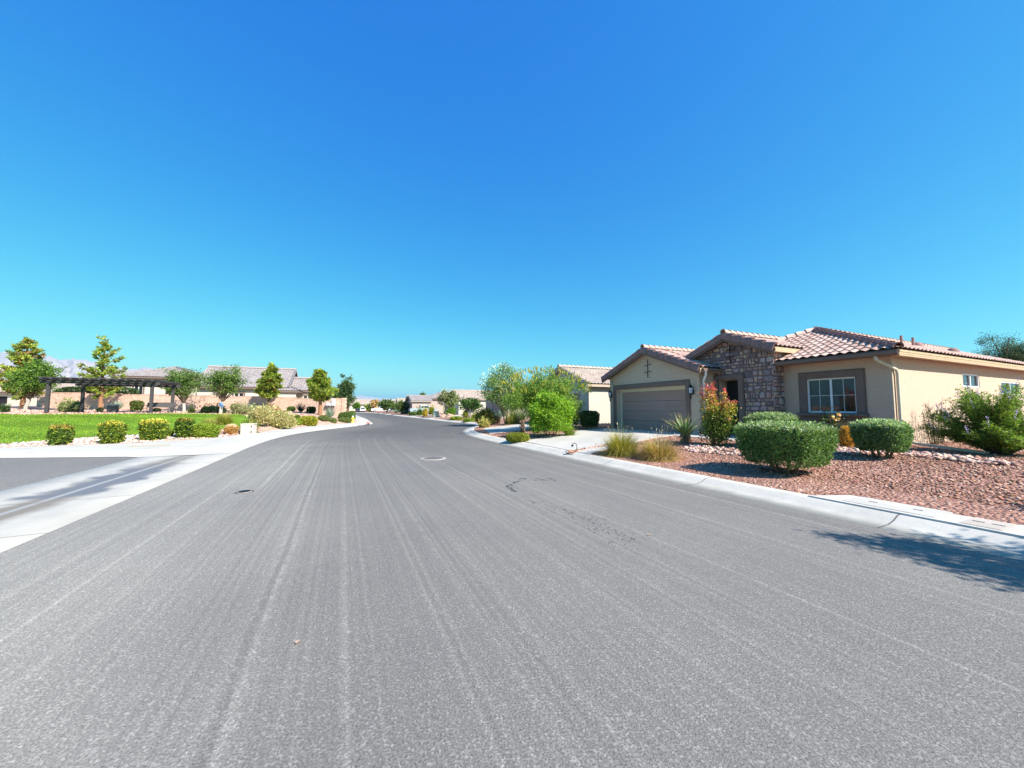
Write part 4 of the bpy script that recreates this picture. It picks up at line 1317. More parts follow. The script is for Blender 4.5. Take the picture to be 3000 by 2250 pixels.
def gable(x0, x1, y0, y1, h, rise, axis, oh=.35, fill=True, rakes=True):
    """gable roof with its ridge along axis 'x' or 'y'"""
    def f(root, wall, tile):
        if axis == 'y':
            xm = (x0 + x1) / 2; k = rise / ((x1 - x0) / 2)
            ze = h - k * oh
            a, b, c = (x0 - oh, y0 - oh, ze), (xm, y0 - oh, h + rise), (x1 + oh, y0 - oh, ze)
            d, e, g_ = (x0 - oh, y1 + oh, ze), (xm, y1 + oh, h + rise), (x1 + oh, y1 + oh, ze)
            o = tile_plane('roof', [c, g_, e, b], (c, g_), tile, root, samp=4, deck=M['brown'])
            tile_plane('roof', [d, a, b, e], (d, a), tile, root, samp=4, deck=M['brown'])
            ridge_row('ridge_tiles', up3(b, .1), up3(e, .1), tile, o, seg=4)
            if rakes: rake_row('rake_tiles', c, b, (0, -1, 0), tile, o); rake_row('rake_tiles', a, b, (0, -1, 0), tile, o)
            m = MB()
            if fill:
                for yy in (y0, y1):
                    m = MB(); m.add([(x0, yy, h - .02), (x1, yy, h - .02), (xm, yy, h + rise - .02)], [(0, 1, 2)]); m.build('gable_wall', wall, root)
            fb = MB()
            for p, q in ((c, b), (a, b)): fb.bar((p[0], p[1] + .03, p[2] - .17), (q[0], q[1] + .03, q[2] - .17), .05, .17)
            fb.bar((c[0] - .02, c[1], c[2] - .1), (g_[0] - .02, g_[1], g_[2] - .1), .04, .16)
            fb.build('fascia', M['fascia2'], root)
        else:
            ym = (y0 + y1) / 2; k = rise / ((y1 - y0) / 2)
            ze = h - k * oh
            a, b, c = (x1 + oh, y0 - oh, ze), (x1 + oh, ym, h + rise), (x1 + oh, y1 + oh, ze)
            d, e, g_ = (x0 - oh, y0 - oh, ze), (x0 - oh, ym, h + rise), (x0 - oh, y1 + oh, ze)
            o = tile_plane('roof', [d, a, b, e], (d, a), tile, root, samp=4, deck=M['brown'])
            tile_plane('roof', [c, g_, e, b], (c, g_), tile, root, samp=4, deck=M['brown'])
            ridge_row('ridge_tiles', up3(e, .1), up3(b, .1), tile, o, seg=4)
            if rakes: rake_row('rake_tiles', a, b, (1, 0, 0), tile, o); rake_row('rake_tiles', c, b, (1, 0, 0), tile, o)
            m = MB()
            if fill:
                for xx in (x0, x1):
                    m = MB(); m.add([(xx, y0, h - .02), (xx, y1, h - .02), (xx, ym, h + rise - .02)], [(0, 1, 2)]); m.build('gable_wall', wall, root)
            fb = MB(); fb.bar((d[0], d[1] + .02, ze - .1), (a[0], a[1] + .02, ze - .1), .04, .16)
            for p, q in ((a, b), (c, b)): fb.bar((p[0] - .03, p[1], p[2] - .17), (q[0] - .03, q[1], q[2] - .17), .05, .17)
            fb.build('fascia', M['brown'], root)
    return f

def hip(x0, x1, y0, y1, h, slope, oh=.4):
    def f(root, wall, tile):
        a, b = x0 - oh, x1 + oh; c, d = y0 - oh, y1 + oh
        ze = h - slope * oh * .5
        w, l = b - a, d - c
        k = min(w, l) / 2
        zr = ze + slope * k
        if w >= l: r0, r1 = (a + k, c + k, zr), (b - k, c + k, zr)
        else: r0, r1 = (a + k, c + k, zr), (a + k, d - k, zr)
        A, B, C, D = (a, c, ze), (b, c, ze), (b, d, ze), (a, d, ze)
        if w >= l: pl = [([A, B, r1, r0], (A, B)), ([B, C, r1], (B, C)), ([C, D, r0, r1], (C, D)), ([D, A, r0], (D, A))]
        else: pl = [([A, B, r0], (A, B)), ([B, C, r1, r0], (B, C)), ([C, D, r1], (C, D)), ([D, A, r0, r1], (D, A))]
        o = None
        for poly, ev in pl:
            q = tile_plane('roof', poly, ev, tile, root, samp=4, deck=M['brown'])
            o = o or q
        for p, q in (((A, r0), (B, r1), (r0, r1)) if w >= l else ((A, r0), (B, r0), (r0, r1))):
            ridge_row('hip_tiles', up3(p, .06), up3(q, .08), tile, o, seg=4)
        fb = MB(); fb.bar((a, c + .02, ze - .1), (b, c + .02, ze - .1), .04, .16); fb.bar((b - .02, c, ze - .1), (b - .02, d, ze - .1), .04, .16)
        fb.build('fascia', M['brown'], root)
    return f

# next-door house: gable to the street behind the big flowering tree
simple_house('stucco_house', 'cream stucco house with tan tiled gable roof next door, behind the flowering tree', W(20.2, 14.65, .44), ROTZ, [
    block(-6.6, 0, 0, 9, 2.86, front=[(-5.7, -1.0, .02, 2.15, 'garage')], right=[]),
    gable(-6.6, 0, 0, 9, 2.86, 1.30, 'y', .33),
    block(-14.5, -2.5, 9.02, 19, 2.86),
    gable(-9.5, -2.5, 9.02, 19, 3.4, 1.75, 'y', .33, rakes=True),
    ], M['stucco2'], M['tile2'])
# houses further up the right side
simple_house('stucco_house', 'mauve stucco house seen between the trunks of the trees beyond the next-door house', W(47, 20.5, .44), ROTZ, [
    block(-7, 0, 0, 10, 2.9, front=[(-6.0, -1.2, .02, 2.15, 'garage')]), gable(-7, 0, 0, 10, 2.9, 1.3, 'y'),
    block(-13, -7.02, 1.5, 10, 2.9, front=[(-10.4, -9.0, .9, 2.1, 'win')])], M['stucco4'], M['tile2'])
simple_house('stucco_house', 'pale house with a tan gable roof behind the round tree with white stems', W(64.5, 18.5, .44), ROTZ, [
    block(-7, 0, 0, 11, 2.9, front=[(-4.6, -3.2, .9, 2.1, 'win')]), gable(-7, 0, 0, 11, 2.9, 1.5, 'y'),
    block(-13, 0, 11.02, 19, 3.4), gable(-13, 0, 11.02, 19, 3.4, 1.8, 'x')], M['stucco3'], M['tile2'])
simple_house('stucco_house', 'pinkish house with a hip roof and shaded porch behind the parked pickup', W(83, 16.8, .44), ROTZ, [
    block(-9, 0, 0, 12, 3.3, right=[(4, 5.4, 1.0, 2.2, 'win')], front=[(-7.6, -2.8, .02, 2.2, 'garage')]), hip(-9, 0, 0, 12, 3.3, .36),
    block(-4, 3.2, -4, -.02, 2.7, front=[(-2.6, 1.8, .02, 2.15, 'garage')]), gable(-4, 3.2, -4, 0, 2.7, 1.1, 'y')], M['stucco4'], M['tile3'])
simple_house('stucco_house', 'far house with two small gabled porches and one sunlit side wall', W(101, 15.5, .44), ROTZ, [
    block(-6, 0, 0, 9, 3.0, front=[(-4.8, -1.2, .02, 2.2, 'garage')]), gable(-6, 0, 0, 9, 3.0, 1.4, 'y'),
    block(-10, -6.5, -2, 6, 2.8, front=[(-9, -7.6, .02, 2.1, 'door')]), gable(-10, -6.5, -2, 6, 2.8, 1.0, 'y')], M['stucco2'], M['tile2'])
simple_house('stucco_house', 'faraway house with a pale pink roof facing down the end of the road', (-66.5, 152, .3), 0.2, [
    block(-7, 7, 0, 10, 2.8, front=[(-5, -3.2, .9, 2.1, 'win')]), gable(-7, 7, 0, 10, 2.8, 2.0, 'x')], M['stucco3'], M['tile2'])
simple_house('stucco_house', 'faraway house with pale walls right of the road end, behind the leafless tan tree', (-52, 158, .3), -.1, [
    block(-7, 7, 0, 10, 3.0, front=[(1, 2.8, .9, 2.1, 'win')]), hip(-7, 7, 0, 10, 3.0, .36)], M['stucco2'], M['tile2'])

# houses behind the block wall on the left
simple_house('stucco_house', 'cream house with a grey hip roof and dark porch behind the pergola', (-44.2, 41.6, 2.0), .40, [
    block(0, 7.2, 0, 12, 3.25, front=[(4.0, 6.2, .3, 2.35, 'door'), (1.2, 2.0, 1.0, 2.2, 'win')]), hip(0, 7.2, 0, 12, 3.25, .36, .5)], M['stucco3'], M['tile3'])
simple_house('stucco_house', 'pale house with steep grey gable roof behind the wall and the two pines', (-26.4, 43.0, 1.1), .40, [
    block(-8.2, 0, 0, 9, 3.05, front=[(-4.9, -4.0, 1.45, 2.15, 'win'), (-6.6, -6.0, 1.45, 2.15, 'win')]), gable(-8.2, 0, 0, 9, 3.05, 2.3, 'x', .45),
    block(.02, 3.4, 2.0, 8.0, 2.8, front=[(1.6, 2.6, 1.2, 2.0, 'win')]), gable(.02, 3.4, 2.0, 8.0, 2.8, 1.5, 'x', .3),
    block(-1.6, 1.2, -.9, -.02, 2.5), hip(-1.6, 1.4, -.9, 1.9, 2.5, .4, .25)], M['stucco3'], M['tile3'])
simple_house('stucco_house', 'white walled house with a dark shaded opening left of the block wall', (-58, 45, 1.0), .0, [
    block(-9, 5, 0, 8, 2.6, front=[(-6.3, -3.4, .7, 2.0, 'door'), (-1.6, 3.6, -.2, .55, 'door')]), gable(-9, 5, 0, 8, 2.6, 1.2, 'x')], M['stucco3'], M['tile2'])
simple_house('stucco_house', 'distant house with a pale roof beyond the left end of the block wall', (-72, 64, 2.5), .05, [
    block(-8, 6, 0, 9, 2.4, front=[(-2, 1.5, .6, 1.9, 'win')]), gable(-8, 6, 0, 9, 2.4, 1.6, 'x')], M['stucco2'], M['tile2'])

# ------------------------------------------------------------------ plants
def unit(v): return v / np.maximum(np.linalg.norm(v, axis=1, keepdims=True), 1e-9)
def rdir(rng, n): return unit(rng.normal(size=(n, 3)))

class Leaves:
    """gathers leaf quads: base points, axis, side, sizes, colours"""
    def __init__(self): self.V, self.C, self.n = [], [], 0
    def add(self, P, axis, nrm, ln, wd, col):
        n = len(P)
        if n == 0: return
        axis = unit(axis)
        side = unit(np.cross(axis, nrm) + 1e-6)
        ln = np.broadcast_to(np.asarray(ln, float), (n,))[:, None]; wd = np.broadcast_to(np.asarray(wd, float), (n,))[:, None]
        q = np.stack([P, P + axis * ln * .45 + side * wd * .5, P + axis * ln, P + axis * ln * .45 - side * wd * .5], 1)
        self.V.append(q.reshape(-1, 3)); self.C.append(np.repeat(np.broadcast_to(col, (n, 3)), 4, axis=0)); self.n += n
    def quads(self, Q, col):
        self.V.append(Q.reshape(-1, 3)); self.C.append(np.repeat(np.broadcast_to(col, (len(Q), 3)), 4, axis=0)); self.n += len(Q)
    def build(self, name, parent, mat=None):
        V = np.concatenate(self.V); C = np.clip(np.concatenate(self.C), 0.003, .9)
        F = np.arange(len(V)).reshape(-1, 4)
        return link(name, np_mesh(name, V, F, col=C), mat or M['leaf'], parent)

def cvar(rng, n, cols, wts=None, var=.22):
    cols = np.asarray(cols, float)
    i = rng.choice(len(cols), n, p=wts)
    k = np.clip(1 + rng.normal(0, var, (n, 1)), .4, 1.8)
    return cols[i] * k * (1 + rng.normal(0, .05, (n, 3)))

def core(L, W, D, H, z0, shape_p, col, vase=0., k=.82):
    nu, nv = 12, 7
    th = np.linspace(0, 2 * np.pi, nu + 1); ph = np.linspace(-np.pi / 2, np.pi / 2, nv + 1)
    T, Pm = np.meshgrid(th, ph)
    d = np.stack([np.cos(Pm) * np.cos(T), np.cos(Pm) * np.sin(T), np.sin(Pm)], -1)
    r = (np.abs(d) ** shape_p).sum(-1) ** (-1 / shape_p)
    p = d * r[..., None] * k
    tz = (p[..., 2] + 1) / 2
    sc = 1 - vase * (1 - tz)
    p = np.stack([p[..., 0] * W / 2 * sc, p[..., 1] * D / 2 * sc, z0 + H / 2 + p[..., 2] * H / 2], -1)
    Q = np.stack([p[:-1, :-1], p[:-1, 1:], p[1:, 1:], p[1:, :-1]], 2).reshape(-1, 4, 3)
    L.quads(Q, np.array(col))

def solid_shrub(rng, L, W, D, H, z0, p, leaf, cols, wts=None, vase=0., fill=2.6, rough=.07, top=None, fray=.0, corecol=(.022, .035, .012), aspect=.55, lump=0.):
    """clipped or naturally dense shrub: leaves over a rounded solid, most on its skin"""
    area = 2 * (W * H + D * H + W * D) * .8
    n = int(min(26000, max(250, fill * area / (leaf * leaf * aspect * .55))))
    d = rdir(rng, n)
    d[:, 2] = np.where(d[:, 2] < -.75, -d[:, 2], d[:, 2])
    r = (np.abs(d) ** p).sum(1) ** (-1 / p)
    depth = 1 - np.abs(rng.normal(0, rough, n)) + rng.normal(0, rough * .25, n)
    if lump:
        ph = rng.uniform(0, 6.28, 6)
        depth = depth + lump * (np.sin(d[:, 0] * 5 + ph[0]) * np.sin(d[:, 1] * 5 + ph[1]) + .7 * np.sin(d[:, 2] * 7 + ph[2] + d[:, 0] * 4))
    q = d * (r * depth)[:, None]
    sc = 1 - vase * (1 - (q[:, 2] + 1) / 2)
    P = np.stack([q[:, 0] * W / 2 * sc, q[:, 1] * D / 2 * sc, z0 + H / 2 + q[:, 2] * H / 2], 1)
    nrm = unit(np.sign(d) * np.abs(q) ** (p - 1) / np.array([W, D, H]) + 1e-6)
    ax = unit(nrm * .75 + rdir(rng, n) * .9 + np.array([0, 0, .25]))
    c = cvar(rng, n, cols, wts)
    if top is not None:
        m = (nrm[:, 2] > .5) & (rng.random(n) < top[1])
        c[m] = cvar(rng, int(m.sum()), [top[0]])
    L.add(P, ax, rdir(rng, n) * .6 + nrm, leaf * rng.uniform(.7, 1.35, n), leaf * aspect * rng.uniform(.8, 1.2, n), c)
    if fray:
        k = int(n * .05)
        i = rng.choice(n, k)
        tw = P[i] + nrm[i] * rng.uniform(0, fray, (k, 1)) + np.array([0, 0, 1]) * rng.uniform(0, fray * .6, (k, 1))
        for s in range(3):
            L.add(tw + rdir(rng, k) * leaf * .5, unit(nrm[i] + rdir(rng, k) * .8 + [0, 0, .4]), rdir(rng, k), leaf, leaf * aspect, c[i] * 1.1)
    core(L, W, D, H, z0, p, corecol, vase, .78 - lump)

def stems(name, parent, n, r, base_r, h, spread, rng, mat, bend=.15):
    m = MB()
    for k in range(n):
        a = 2 * math.pi * (k + rng.uniform(-.2, .2)) / n
        p0 = Vector((math.cos(a) * base_r, math.sin(a) * base_r, -.08))
        p2 = Vector((math.cos(a) * spread, math.sin(a) * spread, h))
        p1 = (p0 + p2) / 2 + Vector((rng.uniform(-bend, bend), rng.uniform(-bend, bend), 0)) * h * .5
        m.tube([p0, p1, p2], [r, r * .8, r * .55], 7)
    return m.build(name, mat, parent, smooth=True)

SEED = [100]
def nrng():
    SEED[0] += 1
    return np.random.default_rng(SEED[0])

def place(px, py, w_px, h_px, back=.35):
    """base point, real width and height of a plant read from its outline in the photograph"""
    p, t = spot(px, py)
    w, h = w_px * t / FPX * math.cos(math.atan(abs(px - CX) / FPX)), h_px * t / FPX
    d = ray(px, py); dh = np.array([d[0], d[1]]) / math.hypot(d[0], d[1])
    q = p[:2] + dh * w * back
    z = Z(q[0], q[1])
    s = np.linalg.norm(q) / np.linalg.norm(p[:2])
    return Vector((q[0], q[1], z - .02)), w * s, h * s - (z - p[2]) * .0, t

def lsize(t, k=.0050, mn=.028): return max(mn, k * t)

GREEN = [(.06, .11, .024), (.09, .15, .033), (.13, .19, .04)]
DKGREEN = [(.022, .05, .018), (.04, .075, .022), (.065, .11, .03)]
YEL = [(.20, .22, .03), (.28, .27, .035), (.12, .17, .025)]
SAGE = [(.14, .18, .10), (.2, .24, .14), (.09, .13, .06)]
TAN = [(.42, .36, .18), (.34, .32, .14), (.26, .28, .11), (.48, .42, .26)]
BRIGHT = [(.10, .21, .02), (.15, .27, .025), (.06, .14, .015)]
LIME = [(.19, .27, .03), (.26, .32, .04), (.12, .2, .02)]

def shrub(name, label, px, py, w, h, kind='clip', cols=GREEN, wts=None, group=None, cat='shrub', stem=None, back=.35, dpt=.95, **kw):
    rng = nrng()
    base, W_, H_, t = place(px, py, w, h, back)
    W_ *= {'clip': .95, 'loose': .96}.get(kind, 1.0)
    root = thing(name, label, cat, base, rng.uniform(-.3, .3) if kind != 'clip' else ROTZ, group)
    L = Leaves()
    D_ = W_ * dpt
    lf = kw.pop('leaf', lsize(t))
    z0 = kw.pop('z0', 0.0)
    if kind == 'clip':
        a = dict(p=4.5, vase=.12, rough=.05); a.update(kw)
        solid_shrub(rng, L, W_, D_, H_ - z0, z0, a.pop('p'), lf, cols, wts, **a)
    elif kind == 'dome':
        a = dict(p=2.5, rough=.07); a.update(kw)
        solid_shrub(rng, L, W_, D_, H_ - z0, z0, a.pop('p'), lf, cols, wts, **a)
    elif kind == 'loose':
        a = dict(p=2.3, rough=.16, lump=.07, fray=lf * 2.5); a.update(kw)
        solid_shrub(rng, L, W_, D_, H_ - z0, z0, a.pop('p'), lf, cols, wts, **a)
    L.build('foliage', root)
    if stem: stems('stem', root, stem[0], stem[1], stem[2], max(z0 + .25 * H_, .2), W_ * .28, rng, M[stem[3]])
    return root

def blades(rng, L, n, base_r, length, spread, width, cols, wts=None, droop=.5, seg=4, z=0., var=.25, tipcol=None, fan=False):
    """arching grass blades or sword leaves"""
    a = rng.uniform(0, 2 * np.pi, n)
    lean = np.abs(rng.normal(0, 1, n)) * spread
    if fan: lean = spread * 1.3 * rng.random(n) ** .55
    lean = np.clip(lean, 0, 1.35)
    hd = np.stack([np.cos(a), np.sin(a), np.zeros(n)], 1)
    r0 = base_r * np.sqrt(rng.random(n))
    P = hd * r0[:, None] + np.array([0, 0, z])
    ln = length * np.clip(rng.normal(.85, .18, n), .35, 1.25)
    tw = rng.uniform(-.5, .5, n)
    side = np.stack([-np.sin(a + tw), np.cos(a + tw), np.zeros(n)], 1)
    c = cvar(rng, n, cols, wts, var)
    cur = P.copy()
    wprev = np.full(n, width)
    for s in range(seg):
        ang = lean + droop * (s / seg) ** 1.3 * (0.4 + lean)
        d = hd * np.sin(ang)[:, None] + np.array([0, 0, 1]) * np.cos(ang)[:, None]
        nxt = cur + d * (ln / seg)[:, None]
        w1 = width * (1 - (s + 1) / seg) ** .8 + width * .06
        w1 = np.full(n, w1)
        Q = np.stack([cur - side * wprev[:, None] / 2, cur + side * wprev[:, None] / 2, nxt + side * w1[:, None] / 2, nxt - side * w1[:, None] / 2], 1)
        cc = c if tipcol is None or s < seg - 1 else c * .35 + np.asarray(tipcol) * .65
        L.quads(Q, cc)
        cur, wprev = nxt, w1
    return cur

def grass_clump(label, px, py, w, h, cols, wts, n=900, group=None, tip=None, name='ornamental_grass', dry=None, spread=.5, wd=None, droop=.6):
    rng = nrng()
    base, W_, H_, t = place(px, py, w, h, .3)
    root = thing(name, label, 'ornamental grass', base, 0, group)
    L = Leaves()
    wd = wd or max(.006, .0012 * t)
    blades(rng, L, n, W_ * .2, H_ * 1.08, spread, wd, cols, wts, droop, tipcol=tip)
    blades(rng, L, n, W_ * .3, H_ * .8, spread * 1.7, wd, cols, wts, droop * 1.5, tipcol=tip)
    L.build('blades', root)
    if dry:
        L = Leaves()
        end = blades(rng, L, dry[0], W_ * .15, H_ * dry[1], dry[3], wd * .7, [dry[2]], None, .25, seg=5)
        k = len(end)
        L.add(end - [0, 0, .12], np.tile([0, 0, 1.], (k, 1)) + rdir(rng, k) * .4, rdir(rng, k), .10, wd * 1.8, np.array(dry[2]) * 1.1)
        L.build('seed_heads', root)
    return root

def agave(label, px, py, w, h, cols, n=60, group=None, name='agave', trunk=None, wd=.05, spread=.62, dry=None, cat='agave', droop=.12, tip=None):
    rng = nrng()
    base, W_, H_, t = place(px, py, w, h, .2)
    root = thing(name, label, cat, base, 0, group)
    L = Leaves()
    tz = trunk or 0.
    blades(rng, L, n, W_ * .06 + .03, (H_ - tz) * 1.12, spread, max(wd, .0016 * t), cols, None, droop, seg=4, z=tz, var=.18, tipcol=tip, fan=True)
    L.build('leaves', root)
    if trunk:
        m = MB(); m.tube([(0, 0, -.1), (.02, .0, tz * .5), (0, 0, tz + .08)], [.12, .10, .09], 9); m.build('trunk', M['bark'], root, smooth=True)
        if dry:
            L = Leaves(); nn = 90
            a = rng.uniform(0, 6.28, nn); hh = rng.uniform(0, tz, nn)
            P = np.stack([np.cos(a) * .1, np.sin(a) * .1, hh + .12], 1)
            L.add(P, np.stack([np.cos(a) * .5, np.sin(a) * .5, np.full(nn, -1.)], 1), rdir(rng, nn), .22, .035, cvar(rng, nn, [dry]))
            L.build('dry_leaves', root)
    return root

def branch_paths(rng, start, tips, bend=.12):
    out = []
    for q in tips:
        s = np.array(start, float); q = np.array(q, float)
        m = s * .55 + q * .45
        m[2] += .12 * np.linalg.norm(q - s) * rng.uniform(-.2, 1)
        m[:2] += rng.normal(0, bend, 2) * np.linalg.norm(q - s) * .3
        out.append((s, m, q))
    return out

def crown_leaves(rng, L, C, rad, per, leaf, cols, wts, aspect=.5, flat=.75, droop=0., csigma=.16):
    for i, c in enumerate(C):
        n = int(per * rng.uniform(.6, 1.3))
        d = rdir(rng, n)
        rr = rad[i] * np.clip(np.abs(rng.normal(.72, .3, n)), .05, 1.25)
        P = c + d * rr[:, None] * np.array([1, 1, flat])
        k = max(.55, 1 + rng.normal(0, csigma))
        ax = unit(d * .8 + rdir(rng, n) * .8 + np.array([0, 0, -droop]))
        col = cvar(rng, n, cols, wts) * k
        L.add(P, ax, d * .7 + rdir(rng, n) * .7, leaf * rng.uniform(.7, 1.3, n), leaf * aspect, col)

def tree_base(px, py):
    p, t = spot(px, py)
    return p, t

def broadleaf(label, px, py, x0, x1, ytop, ybot, cols=GREEN, wts=None, nst=1, tr=.07, bark='bark', ncl=46, per=70, lean=0., leafk=.0052, group=None, name='tree', droop=.3, cr=.2, fork=.8, spikes=None, flowers=None, t=None, depth=.9, wisps=0, lump=.62, aspect=.5, csigma=.16):
    """a tree read from its outline: trunk foot, crown box in the photograph"""
    rng = nrng()
    p, t0 = tree_base(px, py)
    if t is not None:
        p = at(px, py, t); p[2] = Z(p[0], p[1]) if t < 60 else max(.1, p[2])
    else: t = t0
    s = t / FPX
    zt = CAMZ + (HZ - ytop) * s - p[2]; zb = CAMZ + (HZ - ybot) * s - p[2]
    rx = (x1 - x0) / 2 * s * math.cos(math.atan(abs(px - CX) / FPX)) ** .7; cxo = ((x0 + x1) / 2 - px) * s
    rz = (zt - zb) / 2; cz = (zt + zb) / 2
    ry = rx * depth
    root = thing(name, label, 'tree', p, 0, group)
    C, rad = [], []
    while len(C) < ncl:
        d = rdir(rng, 1)[0]
        rr = rng.uniform(lump, 1.) if rng.random() < .8 else rng.uniform(.15, lump)
        q = d * rr * (1 - cr * .8)
        # irregular outline
        q *= 1 + .16 * math.sin(d[0] * 4 + SEED[0]) * math.sin(d[2] * 5 + SEED[0] * 1.7)
        if q[2] < -.75: continue
        C.append(np.array([cxo + q[0] * rx, q[1] * ry, cz + q[2] * rz])); rad.append(cr * min(rx, rz * 1.2) * rng.uniform(.7, 1.5))
    C = np.array(C)
    leaf = max(.035, leafk * t)
    L = Leaves()
    crown_leaves(rng, L, C, rad, per, leaf, cols, wts, droop=droop, aspect=aspect, csigma=csigma)
    if wisps:
        for k in range(wisps):
            c = C[rng.integers(len(C))]; out = unit((c - np.array([cxo, 0, cz]))[None])[0]; out[2] = abs(out[2]) * .7 + .2
            m = 16; tt = np.linspace(0, 1, m)[:, None]
            path = c + out * tt * rx * .45 + np.array([0, 0, -.15 * rx]) * tt ** 2
            L.add(path + rng.normal(0, leaf * .5, (m, 3)), rdir(rng, m) + out, rdir(rng, m), leaf * .9, leaf * aspect, cvar(rng, m, cols, wts) * .9)
    if spikes:
        nsp, ln, scol = spikes
        d = rdir(rng, nsp); d[:, 2] = np.abs(d[:, 2]) * .9 + .05; d[:, 1] = -np.abs(d[:, 1]) * .6 + d[:, 1] * .4; d = unit(d)
        P = np.array([cxo, 0, cz]) + d * np.array([rx, ry, rz]) * rng.uniform(.82, 1.0, (nsp, 1))
        for k in range(3):
            L.add(P + rdir(rng, nsp) * .02, unit(d * .5 + np.array([0, 0, 1.1]) + rdir(rng, nsp) * .25), rdir(rng, nsp), ln * rng.uniform(.6, 1.2, nsp), max(.024, .0024 * t), cvar(rng, nsp, scol))
    L.build('crown', root)
    if flowers:
        nf, fcol, fs = flowers
        L = Leaves()
        d = rdir(rng, nf); d[:, 2] = np.abs(d[:, 2]); 
        P = np.array([cxo, 0, cz]) + d * np.array([rx, ry, rz]) * rng.uniform(.85, 1.02, (nf, 1))
        L.add(P, unit(d + [0, 0, .6]), rdir(rng, nf), fs, fs * .6, cvar(rng, nf, fcol)); L.build('blossoms', root)
    m = MB()
    fz = zb * fork if zb > .25 else .25
    tops = []
    for k in range(nst):
        a = 2 * math.pi * k / max(1, nst) + rng.uniform(0, 1)
        sp = 0 if nst == 1 else tr * 1.6
        b = np.array([math.cos(a) * sp, math.sin(a) * sp, -.12])
        tp = np.array([cxo * .35 + lean * fz + math.cos(a) * (0 if nst == 1 else rx * .22), math.sin(a) * (0 if nst == 1 else rx * .2), max(fz, .3)])
        mid = (b + tp) / 2 + np.array([rng.normal(0, .04), rng.normal(0, .04), 0]) * fz
        m.tube([b, mid, tp], [tr * 1.15, tr * .95, tr * .8], 8)
        tops.append(tp)
    m.build('trunk', M[bark], root, smooth=True)
    m = MB()
    order = rng.permutation(len(C))[:min(len(C), 30)]
    for i in order:
        st = tops[int(np.argmin([np.linalg.norm((tp - C[i])[:2]) for tp in tops]))]
        for (a, b, c) in branch_paths(rng, st, [C[i]]): m.tube([a, b, c], [tr * .42, tr * .22, tr * .1], 5, cap=False)
    m.build('branches', M['bark' if bark == 'palebark' and tr > .1 else bark], root, smooth=True)
    return root

def pine(label, px, py, x0, x1, ytop, ybot, cols, t=None, tr=.07, bark='bark', group=None, whorls=9, nb=6, tuft=26, lean=0., name='pine_tree', up=.35, wk=.0036, brown=0., irregular=.25, taper=.75):
    rng = nrng()
    p, t0 = tree_base(px, py)
    t = t or t0
    s = t / FPX
    zt = CAMZ + (HZ - ytop) * s - p[2]; zb = CAMZ + (HZ - ybot) * s - p[2]
    rx = (x1 - x0) / 2 * s * math.cos(math.atan(abs(px - CX) / FPX)) ** .7; cxo = ((x0 + x1) / 2 - px) * s
    root = thing(name, label, 'tree', p, 0, group)
    m = MB(); L = Leaves()
    top = np.array([cxo + lean, 0, zt - .1])
    m.tube([(0, 0, -.12), (cxo * .15, .0, zb * .6), (cxo * .6, 0, (zb + zt) / 2), tuple(top)], [tr * 1.2, tr, tr * .6, tr * .15], 8)
    def axis_at(z):
        f = np.clip(z / zt, 0, 1); return np.array([cxo * f + lean * f, 0, z])
    nl = max(.14, .0085 * t); nw = max(.010, wk * .62 * t)
    def tuftat(q, d, n, k):
        dd = unit(rdir(rng, n) * .9 + d * .8 + np.array([0, 0, .25]))
        cc = cvar(rng, n, cols) * k
        if brown and rng.random() < brown: cc = cvar(rng, n, [(.30, .17, .06), (.25, .17, .05)])
        L.add(np.tile(q, (n, 1)) + rdir(rng, n) * nl * .25, dd, rdir(rng, n), nl * rng.uniform(.6, 1.2, n), nw, cc)
    for w in range(whorls):
        f = w / (whorls - 1)
        z = zb + (zt - zb) * f * .97
        prof = (math.sin(min(1, (f + .22) / .5) * math.pi / 2) if f < .28 else (1 - (f - .28) / .72) ** taper)
        rr = rx * max(.12, prof)
        for k in range(nb):
            a = 2 * math.pi * (k + .5 * (w % 2)) / nb + rng.uniform(-.4, .4)
            ln = rr * rng.uniform(1 - irregular * 1.8, 1 + irregular * .5)
            d0 = np.array([math.cos(a), math.sin(a), 0])
            b0 = axis_at(max(z - .1 + rng.normal(0, .45) * (zt - zb) / whorls, .2)); 
            e = b0 + d0 * ln + np.array([0, 0, ln * up * rng.uniform(.5, 1.3)])
            mid = (b0 + e) / 2 - np.array([0, 0, ln * .08])
            m.tube([b0, mid, e], [tr * .32, tr * .2, tr * .08], 5, cap=False)
            kk = max(.6, 1 + rng.normal(0, .18))
            ns = max(2, int(ln / (nl * .62)))
            for j in range(ns + 1):
                u = .3 + .7 * j / ns
                q = b0 * (1 - u) ** 2 + mid * 2 * u * (1 - u) + e * u * u
                tuftat(q + rng.normal(0, nl * .25, 3), unit((e - b0)[None])[0], tuft, kk)
                if u > .45:
                    sd = np.array([-d0[1], d0[0], .2]) * rng.choice([-1, 1])
                    tuftat(q + sd * ln * .22 * rng.uniform(.4, 1.2), sd, tuft // 2, kk)
    for j in range(3): tuftat(top - np.array([0, 0, j * nl * .5]), np.array([0, 0, 1.]), tuft, 1.05)
    L.build('crown', root)
    m.build('trunk', M[bark], root, smooth=True)
    return root

